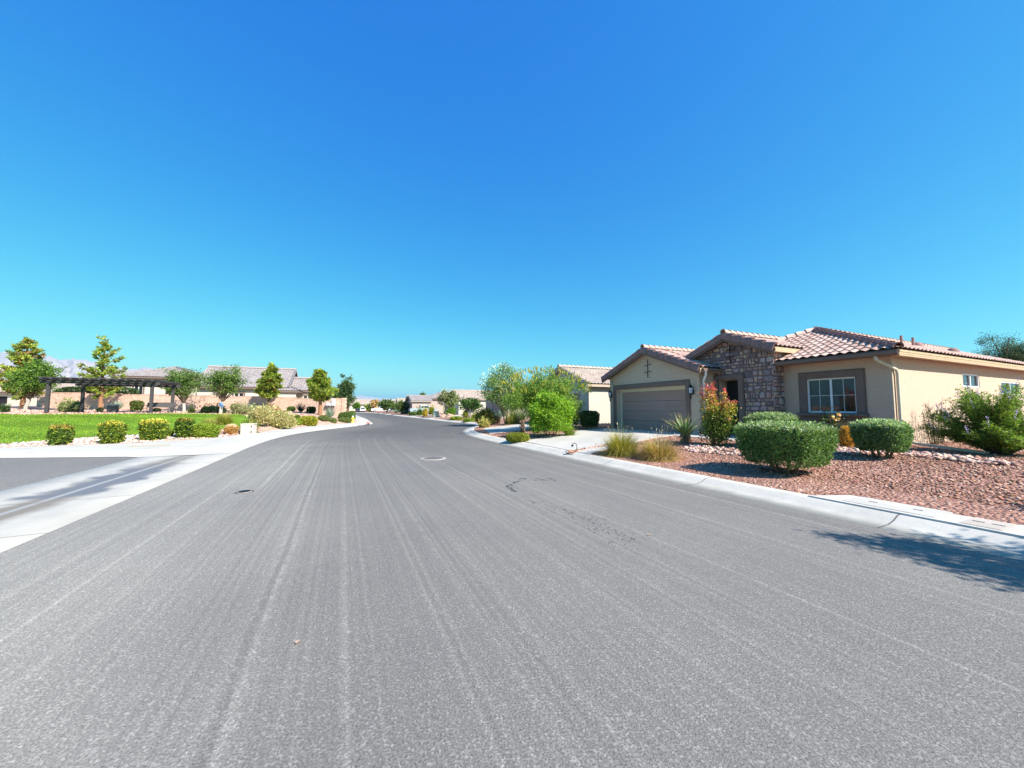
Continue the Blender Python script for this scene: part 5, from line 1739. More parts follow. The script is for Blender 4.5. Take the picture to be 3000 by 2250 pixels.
# ---- right front yard
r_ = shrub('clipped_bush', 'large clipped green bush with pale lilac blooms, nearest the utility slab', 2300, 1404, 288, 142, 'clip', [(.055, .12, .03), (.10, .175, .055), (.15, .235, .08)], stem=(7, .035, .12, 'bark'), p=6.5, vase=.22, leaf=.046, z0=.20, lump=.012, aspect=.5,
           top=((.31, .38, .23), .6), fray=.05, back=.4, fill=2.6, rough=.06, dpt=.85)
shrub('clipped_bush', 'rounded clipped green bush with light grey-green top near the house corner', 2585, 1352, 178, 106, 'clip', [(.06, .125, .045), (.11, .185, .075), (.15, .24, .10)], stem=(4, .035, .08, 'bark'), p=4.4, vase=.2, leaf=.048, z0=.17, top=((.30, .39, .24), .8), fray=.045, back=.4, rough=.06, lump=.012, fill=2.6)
shrub('clipped_bush', 'flat topped green hedge bush half hidden behind the large lilac bush', 2262, 1318, 150, 95, 'clip', [(.07, .14, .04), (.12, .20, .07)], p=4.5, leaf=.04, top=((.26, .34, .18), .8), back=.45, z0=.1, fray=.06)
def rose():
    rng = nrng(); base, W_, H_, t = place(2440, 1300, 78, 98, .3)
    root = thing('rose_bush', 'dark leafy rose bush with peach blooms under the white framed window', 'shrub', base)
    L = Leaves(); n = 700
    P = np.stack([rng.normal(0, W_ * .28, n), rng.normal(0, W_ * .25, n), np.abs(rng.normal(.55, .25, n)) * H_], 1)
    L.add(P, rdir(rng, n) + [0, 0, .3], rdir(rng, n), .07, .04, cvar(rng, n, DKGREEN)); L.build('foliage', root)
    L = Leaves()
    for k in range(13):
        c = np.array([rng.normal(0, W_ * .32), rng.normal(-.05, .12), H_ * rng.uniform(.55, 1.05)])
        L.add(np.tile(c, (9, 1)), rdir(rng, 9), rdir(rng, 9), .07, .06, cvar(rng, 9, [(.75, .42, .22), (.8, .6, .4)]))
    L.build('blossoms', root)
    stems('stem', root, 5, .012, .05, H_ * .9, W_ * .25, rng, M['bark'])
rose()
def fuzzy():
    rng = nrng(); base, W_, H_, t = place(2484, 1309, 44, 56, .2)
    root = thing('dry_flowering_plant', 'small orange-yellow domed plant between the two clipped bushes', 'plant', base)
    L = Leaves()
    solid_shrub(rng, L, W_, W_, H_, 0, 2.4, .035, [(.50, .27, .04), (.55, .34, .06), (.38, .26, .06)], vase=-.2, rough=.06, corecol=(.2, .12, .03), fray=.05)
    L.build('foliage', root)
    L = Leaves(); blades(rng, L, 90, .1, H_ * 1.3, .35, .008, [(.12, .15, .04), (.25, .22, .08)], None, .3); L.build('blades', root)
fuzzy()
grass_clump('olive ornamental grass clump beside the driveway, the left one of two', 1822, 1338, 128, 70, [(.24, .25, .05), (.33, .28, .07), (.14, .19, .035), (.42, .31, .11)], [.35, .3, .2, .15], n=1700, group='ornamental grasses by the driveway', dry=(36, 1.3, (.40, .34, .24), .5), spread=.8, droop=1.2)
grass_clump('browner ornamental grass clump with reddish tips, the right one of two by the driveway', 1930, 1354, 154, 66, [(.26, .25, .06), (.42, .29, .11), (.18, .21, .04), (.46, .29, .17)], [.3, .3, .2, .2], n=2000, group='ornamental grasses by the driveway', tip=(.46, .27, .17), dry=(34, 1.6, (.42, .35, .27), .55), spread=.9, droop=1.3)
agave('grass-leaved yucca with a short shaggy trunk and curled tan leaf tips', 2008, 1300, 98, 90, [(.14, .23, .12), (.2, .30, .15), (.30, .36, .12)], n=170, name='yucca', trunk=.30, wd=.028, spread=.78, dry=(.26, .19, .12), cat='yucca', droop=.3, tip=(.55, .40, .20))
def crepe():
    rng = nrng(); base, W_, H_, t = place(2095, 1306, 128, 178, .1)
    root = thing('crepe_myrtle', 'crepe myrtle with yellowing leaves and crimson tips by the entry', 'shrub', base)
    L, B = Leaves(), Leaves()
    m = MB()
    for k in range(19):
        a = rng.uniform(0, 6.28); sp = rng.uniform(.1, 1.) ** .7 * W_ * .5; hh = H_ * (rng.uniform(.55, .98) if sp < W_ * .3 else rng.uniform(.42, .78))
        if k == 0: a, sp, hh = 1.6, .05, H_ * 1.02
        p0 = np.array([math.cos(a) * .06, math.sin(a) * .06, 0]); p1 = np.array([math.cos(a) * sp * .75, math.sin(a) * sp * .75, hh * .45]); p2 = np.array([math.cos(a) * sp, math.sin(a) * sp, hh])
        m.tube([p0 - [0, 0, .05], p1, p2], [.018, .012, .005], 5)
        n = 330; u = rng.uniform(.2, 1., n)[:, None]
        q = p0 * (1 - u) ** 2 + p1 * 2 * u * (1 - u) + p2 * u * u
        q = q + rng.normal(0, 1, (n, 3)) * (.042 + .15 * (1 - u))
        u = u[:, 0]
        low = np.array([(.06, .11, .022), (.12, .18, .03)])[rng.integers(0, 2, n)]; midc = np.array([(.34, .33, .05), (.26, .29, .04), (.44, .30, .09)])[rng.integers(0, 3, n)]; hi = np.array([(.42, .10, .09), (.5, .22, .09), (.34, .08, .08)])[rng.integers(0, 3, n)]
        f = q[:, 2] / H_ + rng.normal(0, .1, n)
        c = np.where((f > .80)[:, None], hi, np.where((f > .52)[:, None], midc, low)) * np.clip(1 + rng.normal(0, .25, (n, 1)), .4, 1.6)
        L.add(q, rdir(rng, n) + [0, 0, .3], rdir(rng, n), .07, .045, c)
        n = 14; q = p2 + rng.normal(0, .035, (n, 3)); B.add(q, rdir(rng, n), rdir(rng, n), .05, .045, cvar(rng, n, [(.45, .05, .10), (.55, .12, .14)]))
    L.build('foliage', root); B.build('blossoms', root); m.build('stem', M['redbark'], root, smooth=True)
crepe()
def vitex():
    rng = nrng(); p, t = spot(2930, 1332)
    root = thing('chaste_tree', 'wide airy green shrub with violet flower spikes against the sunlit side wall', 'shrub', p)
    s = t / FPX; H_ = 212 * s; rx = 160 * s
    L, B = Leaves(), Leaves(); m = MB()
    for k in range(84):
        a = rng.uniform(0, 6.28); el = rng.uniform(.06, 1.3); ln = rng.uniform(.75, 1.08)
        tip = np.array([math.cos(a) * math.cos(el) * rx * ln, math.sin(a) * math.cos(el) * rx * .85 * ln, .30 + math.sin(el) * (H_ - .35) * ln])
        b = np.array([math.cos(a) * .07, math.sin(a) * .07, .05]); mid = b * .5 + tip * .5 + np.array([0, 0, .12])
        m.tube([b - [0, 0, .1], mid, tip], [.022, .011, .004], 5)
        n = 165; u = rng.uniform(.2, 1.03, n)[:, None]
        q = b * (1 - u) ** 2 + mid * 2 * u * (1 - u) + tip * u * u + rng.normal(0, .055, (n, 3))
        kk = max(.6, 1 + rng.normal(0, .15))
        for j in range(3):      # palmate leaflets
            L.add(q, unit(rdir(rng, n) * np.array([1, 1, .45]) + (tip - b) * .4), rdir(rng, n) * .6 + [0, 0, 1], .085, .02, cvar(rng, n, [(.08, .16, .03), (.14, .23, .04), (.21, .29, .06)]) * kk)
        if rng.random() < .5:
            n = 26; uu = np.linspace(0, 1, n)[:, None]; d = unit((tip - mid)[None])[0] * .5 + np.array([0, 0, .8])
            B.add(tip + d * uu * .2 + rng.normal(0, .010, (n, 3)), rdir(rng, n) + [0, 0, .5], rdir(rng, n), .035, .022, cvar(rng, n, [(.22, .18, .50), (.32, .28, .60), (.36, .34, .48)]))
    L.build('foliage', root); B.build('flower_spikes', root); m.build('stem', M['bark'], root, smooth=True)
vitex()

def wall_shadow_shrub(label, b, n, hh, w):  # dark twiggy shapes added in place of a plant's shadow on the wall
    rng = nrng(); q = W(5.57 - .28, b); root = thing('shadow_shrub', label, 'shrub', (q[0], q[1], Z(q[0], q[1])))
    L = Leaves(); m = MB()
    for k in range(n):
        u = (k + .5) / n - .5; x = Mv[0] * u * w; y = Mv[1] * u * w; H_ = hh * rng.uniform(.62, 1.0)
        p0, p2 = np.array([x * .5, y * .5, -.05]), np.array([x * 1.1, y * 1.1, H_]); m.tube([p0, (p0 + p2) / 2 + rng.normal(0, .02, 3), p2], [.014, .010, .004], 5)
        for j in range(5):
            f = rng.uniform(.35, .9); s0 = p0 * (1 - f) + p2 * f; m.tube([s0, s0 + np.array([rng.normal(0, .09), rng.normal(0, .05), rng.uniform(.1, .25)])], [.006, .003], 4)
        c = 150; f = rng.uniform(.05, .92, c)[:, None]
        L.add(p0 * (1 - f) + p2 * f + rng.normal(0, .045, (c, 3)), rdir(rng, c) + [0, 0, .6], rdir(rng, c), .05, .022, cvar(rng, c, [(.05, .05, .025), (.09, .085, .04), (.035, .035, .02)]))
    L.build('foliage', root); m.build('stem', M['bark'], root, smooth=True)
wall_shadow_shrub('dark upright shrub shape standing in for a plant shadow on the sunlit side wall', 17.25, 9, 1.6, 1.75)
wall_shadow_shrub('small dark shrub shape standing in for shadow, half behind the violet flowered shrub', 18.75, 3, .75, .4)

# ---- next door and further along the right side
broadleaf('big flowering tree with yellow upright seed spikes in front of the next-door house', 1600, 1254, 1456, 1738, 1078, 1238, [(.09, .18, .03), (.15, .25, .04), (.21, .30, .05)], nst=5, tr=.05, ncl=190, per=160, leafk=.0046, cr=.17, lump=.4, spikes=(230, .22, [(.36, .34, .05), (.42, .38, .08), (.28, .29, .05)]), t=21.5, flowers=(110, [(.36, .32, .52), (.44, .4, .56)], .10), depth=.8)
broadleaf('open tree with sparse whitish blooms and dark twin stems', 1486, 1236, 1398, 1560, 1062, 1205, [(.085, .16, .04), (.14, .22, .06), (.2, .28, .11)], nst=3, tr=.09, ncl=100, per=110, cr=.2, t=31, flowers=(260, [(.62, .64, .55), (.5, .55, .42)], .13), wisps=26, leafk=.0046)
shrub('round_bush', 'bright yellow-green round bush at the edge of the driveways', 1612, 1284, 128, 118, 'loose', [(.17, .31, .022), (.24, .38, .035), (.09, .2, .015)], stem=(5, .03, .1, 'bark'), p=2.1, leaf=.085, lump=.13, back=.3, rough=.2, z0=.05, corecol=(.03, .06, .01), aspect=.5)
shrub('low_bush', 'low yellow-green mound between the two driveways near the kerb', 1517, 1295, 64, 24, 'dome', [(.17, .2, .025), (.24, .25, .03), (.10, .15, .02)], leaf=.05, p=3)
grass_clump('strappy light green daylily clump beside the bright round bush', 1668, 1278, 46, 32, [(.16, .24, .05), (.25, .28, .08)], None, n=220, name='strappy_plant', wd=.022, spread=.6)
shrub('clipped_bush', 'dark pruned hedge bush before the sunlit wall of the next-door house', 1727, 1259, 56, 52, 'clip', [(.02, .045, .015), (.035, .07, .02), (.06, .11, .03)], leaf=.07, stem=(3, .03, .1, 'bark'), vase=.25, z0=.15)
shrub('evergreen_bush', 'dark loose evergreen bush in the shade of the flowering tree', 1672, 1248, 48, 50, 'loose', DKGREEN, leaf=.09)
agave('small palm-like yucca on a thick trunk at the corner of the neighbouring driveway', 1530, 1274, 58, 82, [(.13, .19, .08), (.2, .25, .12), (.09, .14, .05)], n=90, name='yucca', trunk=.78, wd=.035, spread=.62, dry=(.2, .14, .09), cat='yucca', droop=.3)
shrub('flowering_shrub', 'dark green shrub with yellow bloom at the kerb bend', 1420, 1247, 52, 42, 'loose', [(.035, .06, .02), (.06, .09, .02), (.40, .33, .05)], [.45, .3, .25], leaf=.11)
shrub('low_bush', 'pale yellow scrubby plant at the tip of the kerb bend', 1418, 1254, 28, 21, 'loose', [(.33, .31, .10), (.42, .36, .12), (.2, .22, .06)], leaf=.09)
agave('blue-grey agave beside the dark twin tree stems', 1463, 1230, 34, 34, [(.13, .19, .15), (.18, .24, .19)], n=60)
grass_clump('tall yellow-green grass clump right of the dark twin tree stems', 1505, 1243, 50, 46, [(.22, .26, .06), (.3, .3, .1), (.14, .2, .05)], None, n=350, wd=.03)
shrub('dry_bush', 'pinkish tan dry bush left of the dark twin tree stems', 1452, 1243, 24, 24, 'dome', [(.40, .28, .2), (.45, .34, .24)], leaf=.1, corecol=(.2, .13, .09))
broadleaf('small round tree with several white stems', 1378, 1227, 1338, 1418, 1161, 1212, [(.05, .11, .025), (.08, .15, .03), (.03, .07, .02)], nst=3, tr=.07, bark='palebark', ncl=50, per=70, cr=.24, lump=.5, t=45)
shrub('low_bush', 'low green mound beside the far driveway, left of the white stemmed tree', 1337, 1232, 32, 9, 'dome', LIME, leaf=.16)
shrub('low_bush', 'low green mound under the white stemmed tree', 1374, 1236, 30, 9, 'dome', LIME, leaf=.16)
shrub('flowering_shrub', 'yellow flowering shrub right of the white stemmed tree', 1396, 1234, 26, 18, 'loose', YEL, leaf=.16)
shrub('low_bush', 'small yellow shrub left of the white stems', 1364, 1224, 14, 18, 'loose', YEL, leaf=.14)
broadleaf('taller tree with pale flowering crown behind the green cabinet', 1303, 1221, 1277, 1347, 1139, 1200, [(.10, .15, .04), (.15, .2, .07), (.2, .22, .11)], tr=.08, ncl=46, per=60, cr=.22, t=55, flowers=(160, [(.45, .4, .3)], .2), bark='palebark')
shrub('evergreen_bush', 'bright green bush beside the boulders', 1318, 1218, 30, 22, 'loose', BRIGHT, leaf=.2)
shrub('flowering_shrub', 'upright yellow shrub near the green cabinet', 1264, 1218, 14, 24, 'loose', YEL, leaf=.2)
shrub('flowering_shrub', 'yellow-orange shrub beside the kerb in front of the pickup', 1245, 1222, 13, 22, 'loose', [(.4, .33, .05), (.32, .27, .05)], leaf=.2)
shrub('evergreen_bush', 'small green bush left of the yellow-orange shrub', 1230, 1218, 16, 16, 'loose', GREEN, leaf=.2)
shrub('low_bush', 'clipped green mound at the kerb left of the pickup', 1210, 1218, 22, 9, 'dome', GREEN, leaf=.2)
shrub('low_bush', 'pale grey-green mound further along the far kerb', 1184, 1214, 16, 9, 'dome', SAGE, leaf=.25)
agave('blue-grey spiky plant at the far kerb', 1160, 1212, 17, 14, [(.16, .23, .18)], n=60)
shrub('flowering_shrub', 'yellow shrub far along the kerb beside the parked cars', 1089, 1207, 20, 11, 'loose', YEL, leaf=.3)
broadleaf('far green tree with yellow flecks above the white parked car', 1135, 1210, 1108, 1158, 1166, 1201, [(.06, .11, .03), (.10, .15, .04)], tr=.12, ncl=40, per=40, cr=.24, t=95, leafk=.005)
broadleaf('far green tree to the left of the gabled porches', 1178, 1214, 1155, 1196, 1170, 1205, [(.08, .13, .03), (.13, .17, .05)], tr=.12, ncl=40, per=40, cr=.24, t=82, leafk=.005)
broadleaf('leafless tan tree at the end of the road', 1101, 1206, 1086, 1111, 1169, 1196, [(.42, .30, .14), (.36, .25, .11)], tr=.12, ncl=26, per=26, cr=.26, t=125, bark='redbark')
broadleaf('dark green tree behind the white parked car at the road end', 1085, 1206, 1073, 1096, 1181, 1202, DKGREEN, tr=.12, ncl=24, per=30, cr=.3, t=135)
broadleaf('green tree on the left of the road end', 1045, 1206, 1034, 1057, 1178, 1201, BRIGHT, tr=.12, ncl=24, per=30, cr=.3, t=144)
broadleaf('small bushy tree peeking over the hip roofed house', 1238, 1190, 1231, 1247, 1151, 1166, GREEN, tr=.12, ncl=14, per=30, cr=.4, t=105)
for lab, x0, x1, yt, t_, cc in (('bushy green tree filling the gap before the faraway pale walls', 1142, 1172, 1176, 118, GREEN), ('low olive tree between the dark tree and the leafless tan tree', 1066, 1088, 1184, 146, LIME),
                              ('dark green tree in front of the house with two gabled porches', 1190, 1214, 1176, 92, DKGREEN), ('light green tree at the far kerb between two driveways', 1120, 1142, 1174, 112, BRIGHT)):
    broadleaf(lab, (x0 + x1) / 2, 1207, x0, x1, yt, 1203, cc, tr=.1, ncl=30, per=36, cr=.28, t=t_)
def backtree():
    rng = nrng(); t = 30.; p = at(2980, 1190, t); p[2] = .3
    broadleaf('tall pine with dark blue-green foliage rising behind the right end of the house roof', 2965, 1195, 2826, 3130, 956, 1120, [(.022, .048, .022), (.04, .072, .028), (.065, .10, .035)], tr=.2, ncl=150, per=120, cr=.15, fork=.95, t=30., lump=.3, leafk=.0042, aspect=.3, csigma=.25, name='pine_tree')
backtree()
# just outside the frame on the right: their shadows fall on the road and the gravel
def outside():
    for (lab, x, y, H_, r, zc) in (('small multi-stemmed tree past the right edge, shading the road', 8.15, 1.55, 4.6, .95, 3.0), ('low round shrub past the right edge, shading the gravel by the slab', 8.3, 4.55, 1.0, .62, .5)):
        rng = nrng(); z = Z(x, y); root = thing('tree' if H_ > 2 else 'round_bush', lab, 'tree' if H_ > 2 else 'shrub', (x, y, z))
        L = Leaves(); m = MB()
        for k in range(90 if H_ > 2 else 30):
            d = rdir(rng, 1)[0]; c = np.array([d[0] * r * rng.uniform(.3, 1), d[1] * r * rng.uniform(.3, 1), zc + d[2] * (H_ - zc) * rng.uniform(.3, 1.)])
            c[2] = max(c[2], .15)
            if H_ > 2: c[:2] *= 1 - .75 * max(0, (c[2] - zc) / (H_ - zc))
            n = 80; L.add(c + rng.normal(0, .11, (n, 3)), rdir(rng, n), rdir(rng, n), .09, .04, cvar(rng, n, GREEN))
            m.tube([(0, 0, -.1), (c[0] * .2, c[1] * .2, c[2] * .5), tuple(c)], [.03, .02, .006], 5, cap=False)
        L.build('crown' if H_ > 2 else 'foliage', root); m.build('trunk' if H_ > 2 else 'stem', M['bark'], root)
outside()

# ------------------------------------------------------------------ left side: block wall, pergola, furniture
def block_wall():
    yw, xr, xl = 38.0, -17.5, -48.8
    root = thing('block_wall', 'long pink split-face block wall behind the lawn and the pines', 'wall', (xr, yw, .5))
    T = Matrix.Translation((-xr, -yw, -.5))
    n = 34
    xs = np.linspace(xl, xr, n)
    zt = lambda x: round((2.55 + (3.25 - 2.55) * (xr - x) / (xr - xl)) / .1) * .1
    m, c = MB(T), MB(T)
    for i in range(n - 1):
        a, b = xs[i], xs[i + 1]; za = zt((a + b) / 2)
        m.box(a, b, yw, yw + .2, -.2, za - .06)
        c.box(a, b, yw - .02, yw + .22, za - .06, za)
    m.build('wall', M['block'], root); c.build('cap', M['block'], root)
    p = MB(T); p.box(xr, xr + .4, yw - .06, yw + .3, -.2, 2.62, .02); p.build('end_pier', M['block'], root)
    r = MB(T)
    ang = Matrix.Translation((xr + .12, yw + .3, 0)) @ Matrix.Rotation(math.atan2(-U[0], U[1]), 4, 'Z')
    r.T = T @ ang
    r.box(-.1, .1, 0, 9, -.2, 2.5); r.build('return_wall', M['block'], root)
block_wall()

def pergola():
    FR = np.array([-27.0, 27.7]); w = 5.45; dp = 3.7
    zb = 1.15
    root = thing('pergola', 'dark grey flat pergola on four posts above the lawn', 'pergola', (FR[0], FR[1], zb), math.atan2(Mv[1], Mv[0]))
    Hh = 2.16        # local x along the street normal (to the right), y along the street, away
    def post(x, y, light):
        m = MB(); m.box(x - .09, x + .09, y - .09, y + .09, -.1, Hh, .01); o = m.build('post', M['pergola'], root)
        f = MB(); f.box(x - .12, x + .12, y - .12, y + .12, -.05, .03, .01); f.build('base_plate', M['steel'], o)
    for x in (0, -w):
        for y in (0, dp): post(x, y, True)
    for y in (0, dp):
        m = MB(); m.box(-w - .45, .45, y - .05, y + .05, Hh, Hh + .24, .012); m.build('beam', M['pergola'], root)
    for k in range(13):
        x = -w - .15 + (w + .3) * k / 12
        m = MB()
        m.prism([(-.55, Hh + .30), (-.55, Hh + .20), (-.42, Hh + .14), (dp + .42, Hh + .14), (dp + .55, Hh + .20), (dp + .55, Hh + .30)], -.065, .065)
        m.v = [(x + v[1], v[0], v[2] + .06) for v in m.v]
        m.build('rafter', M['pergola'], root)
    m = MB()
    for k in range(34):
        y = -.5 + (dp + 1.0) * k / 33
        m.box(-w - .35, .35, y - .02, y + .02, Hh + .362, Hh + .40)
    m.build('slats', M['pergola'], root)
    s = MB(); s.box(-w - .5, .5, -.4, dp + .5, -.06, .012); s.build('slab', M['concrete'], root)
pergola()

def bench():
    p, t = spot(463, 1209); p = at(463, 1211, 29.6); z = 1.16
    root = thing('park_bench', 'brown metal mesh park bench under the right side of the pergola', 'bench', (p[0], p[1], z), .12)
    L = 2.0
    m = MB(); 
    for k in range(7): m.box(-L / 2, L / 2, -.24 + k * .07, -.20 + k * .07, .42, .445)
    m.build('seat', M['grey'], root)
    m = MB(); m.add([(-L / 2, .24, .5), (L / 2, .24, .5), (L / 2, .33, .86), (-L / 2, .33, .86)], [(0, 1, 2, 3)]); m.bar((-L / 2, .24, .5), (L / 2, .24, .5), .03, .03); m.bar((-L / 2, .33, .86), (L / 2, .33, .86), .035, .035)
    m.build('backrest', M['grey'], root)
    for x in (-L / 2 - .03, L / 2 + .03):
        f = MB(); f.tube([(x, -.3, 0), (x, -.27, .4), (x, -.25, .62), (x, -.15, .66), (x, .2, .64), (x, .27, .55)], .022, 6); f.build('armrest', M['grey'], root)
        f = MB(); f.tube([(x, .36, 0), (x, .25, .42), (x, .34, .88)], .022, 6); f.tube([(x, -.27, .42), (x, .25, .42)], .02, 6); f.build('leg', M['grey'], root)
bench()

def bin_():
    p = at(330, 1207, 28.3); root = thing('litter_bin', 'round dark grey litter bin with a pale metal rim beside the pergola', 'litter bin', (p[0], p[1], 1.19))
    m = MB(); m.lathe([(.30, .03), (.31, .05), (.33, .58), (.32, .6)], 20); m.build('drum', M['grey'], root, smooth=True)
    m = MB(); m.lathe([(.30, .6), (.37, .6), (.37, .66), (.28, .69), (.16, .69), (.15, .62)], 20); m.build('rim', M['steel'], root, smooth=True)
    m = MB(); m.lathe([(.25, .0), (.25, .035)], 16); m.build('foot', M['black'], root)
bin_()

def cabinet(name, label, px, py, w, h, mat, depth=.6, rz=0., hinges=True):
    p, t = spot(px, py); s = t / FPX; W_, H_ = w * s, h * s
    root = thing(name, label, 'utility cabinet', p, rz)
    m = MB(); m.box(-W_ / 2, W_ / 2, 0, depth, -.05, H_ - .05, .02); m.build('body', mat, root)
    m = MB(); m.box(-W_ / 2 - .02, W_ / 2 + .02, -.025, depth + .02, H_ - .05, H_, .015); m.build('lid', mat, root)
    m = MB(); m.box(-W_ / 2 + .04, W_ / 2 - .04, -.014, 0.003, .05, H_ - .09, .005); d = m.build('door', mat, root)
    if hinges:
        m = MB()
        for z in (.25, .75): m.box(W_ / 2 - .13, W_ / 2 - .08, -.03, -.012, H_ * z - .05, H_ * z + .05)
        m.build('hinge', M['black'], d)
    m = MB(); m.box(-W_ / 2 - .08, W_ / 2 + .08, -.1, depth + .1, -.1, .02); m.build('plinth', M['concrete'], root)
    return root
cabinet('utility_cabinet', 'beige utility cabinet with two black hinges at the left sidewalk edge', 722.5, 1275, 33, 32, M['box'], rz=.35)
cabinet('utility_cabinet', 'grey-green transformer cabinet at the far right kerb', 1278, 1223, 16, 18, M['greenbox'], depth=1.0, rz=.3, hinges=False)

def wallbox(label, x0, x1, z0, z1, post):
    root = thing('electrical_box', label, 'electrical box', ((x0 + x1) / 2, 37.75, .6), 0, 'boxes on the wall end')
    w = (x1 - x0) / 2
    m = MB(); m.box(-w, w, -.1, .16, z0 - .6, z1 - .6, .02); m.build('body', M['greyart'], root)
    m = MB(); m.box(-w + .03, w - .03, -.115, -.098, z0 - .56, z1 - .64, .005); m.build('door', M['greyart'], root)
    for q in post:
        m = MB(); m.tube([(q, .05, -.2), (q, .05, z0 - .59)], .035, 6); m.build('conduit', M['steel'], root)
wallbox('short wide pale electrical box on the end of the block wall', -18.92, -18.46, 1.80, 2.12, (.0,))
wallbox('tall pale electrical box with two conduits on the end of the block wall', -18.40, -18.04, 1.80, 2.52, (-.08, .08))

def hydrant():
    p, t = spot(1032, 1238.5)
    root = thing('fire_hydrant', 'yellow fire hydrant with a pale blue bonnet by the red kerb', 'fire hydrant', p)
    m = MB(); m.lathe([(.17, 0), (.17, .04), (.11, .06), (.11, .48), (.14, .5), (.14, .54)], 14); m.build('barrel', M['yellow'], root, smooth=True)
    m = MB(); m.lathe([(.135, .54), (.13, .62), (.09, .70), (.04, .74), (.035, .79), (.0, .8)], 14); m.build('bonnet', M['carblue'], root, smooth=True)
    for d in ((-1, 0), (1, 0), (0, -1)):
        m = MB(); m.tube([(0, 0, .40), (d[0] * .17, d[1] * .17, .40)], .055, 8); m.tube([(d[0] * .17, d[1] * .17, .40), (d[0] * .22, d[1] * .22, .40)], .07, 6); m.build('nozzle', M['yellow'], root)
hydrant()

def path_light(label, px, py, h, kind):
    p, t = spot(px, py); root = thing('path_light', label, 'garden light', p)
    m = MB()
    if kind == 'hook':
        m.tube([(0, 0, -.05), (0, 0, h * .7), (-.02, 0, h * .9), (-.07, 0, h), (-.13, 0, h * .95), (-.15, 0, h * .82)], .011, 7); m.build('stem', M['black'], root, smooth=True)
        m = MB(); m.lathe([(.0, h * .84), (.03, h * .80), (.05, h * .66), (.045, h * .64)], 9, (-.15, 0, 0)); m.build('shade', M['black'], root)
        m = MB(); m.lathe([(.028, h * .46), (.034, h * .63)], 9, (-.15, 0, 0)); m.build('glass', M['lampglass'], root)
    else:
        m.tube([(0, 0, -.05), (0, 0, h * .5)], .015, 7); m.build('stem', M['black'], root)
        m = MB(); m.lathe([(.0, h), (.03, h * .96), (.10, h * .84), (.10, h * .80)], 9); m.build('shade', M['black'], root)
        m = MB(); m.lathe([(.055, h * .48), (.065, h * .80)], 9); m.build('glass', M['lampglass'], root)
path_light('small black hooked path light with a glass shade at the driveway corner', 1690, 1323, .28, 'hook')
path_light('black lantern path light beside the crepe myrtle', 2055, 1293, .36, 'lantern')

def hose_rack():
    q = W(18.2, 13.6); z = Z(q[0], q[1]); root = thing('hose_stand', 'thin brown metal stand against the sunlit wall between the houses', 'garden stand', (q[0], q[1], z), ROTZ)
    m = MB(); m.tube([(-.2, 0, -.05), (-.25, 0, .5), (0, 0, .8), (.25, 0, .82), (.3, 0, -.05)], .014, 6); m.tube([(-.24, 0, .45), (.28, 0, .45)], .012, 6); m.build('frame', M['redbark'], root)
    m = MB(); m.tube([(-.6, 0, -.05), (-.62, .02, .6), (-.5, .03, .95), (-.36, .03, .9), (-.3, .0, .5)], .007, 5); m.build('hook', M['steel'], root)
hose_rack()

# manhole covers, fluid stain, fallen leaves
def manhole(label, px, py, r, ringc=True):
    p, t = spot(px, py, 0.0); root = thing('manhole_cover', label, 'manhole cover', (p[0], p[1], .004), .4)
    m = MB(); m.lathe([(r + .04, -.002), (r + .04, .003), (r + .02, .004), (r + .02, -.002)], 28); m.build('collar', M['concrete'] if ringc else M['asphalt_side'], root)
    m = MB(); m.lathe([(r, .0), (r, .008), (r - .02, .009)], 28); m.build('cover', M['iron'], root)
    m = MB()
    for i in range(-4, 5):
        y = i * r * .2; hw_ = math.sqrt(max(0, (r * .86) ** 2 - y * y)); m.box(-hw_, hw_, y - .014, y + .014, .009, .012)
    m.build('tread', M['black'], root)
manhole('round iron manhole cover in the middle of the road', 1270, 1343.5, .36)
manhole('small iron valve cover left of the centre of the road', 716, 1441.5, .12, False)

def stain():
    rng = random.Random(4)
    m = MB()
    def blob(px, py, rx, ry):
        p, t = spot(px, py, 0.0); n = 9
        pts = []
        for k in range(n):
            a = 2 * math.pi * k / n; q = rng.uniform(.55, 1.15)
            pts.append((p[0] + math.cos(a) * rx * q, p[1] + math.sin(a) * ry * q, .004))
        m.add(pts, [tuple(range(n))])
    path = [(1532, 1402), (1540, 1404), (1526, 1407), (1515, 1411), (1505, 1415), (1495, 1420), (1488, 1424), (1492, 1428), (1497, 1432), (1503, 1436), (1508, 1439)]
    for (x, y) in path:
        for _ in range(4): blob(x + rng.uniform(-6, 6), y + rng.uniform(-2, 2), rng.uniform(.012, .038), rng.uniform(.015, .045))
    for k in range(150):
        u = rng.random(); cx_ = 1505 + u * 350; cy_ = 1446 + u * 155 - 12 * math.sin(u * 3)
        blob(cx_ + rng.gauss(0, 22), cy_ + rng.gauss(0, 9), rng.uniform(.006, .018), rng.uniform(.006, .02))
    for k in range(10): blob(1568 + k * 6 + rng.uniform(-4, 4), 1405 + rng.uniform(-3, 4), rng.uniform(.02, .06), rng.uniform(.02, .05))
    tag(m.build('fluid_stain', M['stain']), 'dark dried fluid stain with a trail of drips on the asphalt', 'stain')
stain()
def fallen_leaf(label, px, py):
    p, t = spot(px, py, 0.0); m = MB()
    m.add([(-.03, 0, .006), (0, -.018, .010), (.036, 0, .014), (0, .018, .010), (0, 0, .006)], [(0, 1, 4), (1, 2, 4), (2, 3, 4), (3, 0, 4)])
    o = m.build('fallen_leaf', M['rock']); o.location = p; o.rotation_euler = (0, 0, px)
    tag(o, label, 'leaf', 'fallen leaves on the road')
fallen_leaf('brown fallen leaf on the asphalt beside the drip trail', 1900, 1568)
fallen_leaf('pale fallen leaf on the asphalt near the kerb left of the tree shadow', 1972, 1441)
fallen_leaf('tiny fallen leaf alone on the asphalt at lower left of the road', 872, 1883)

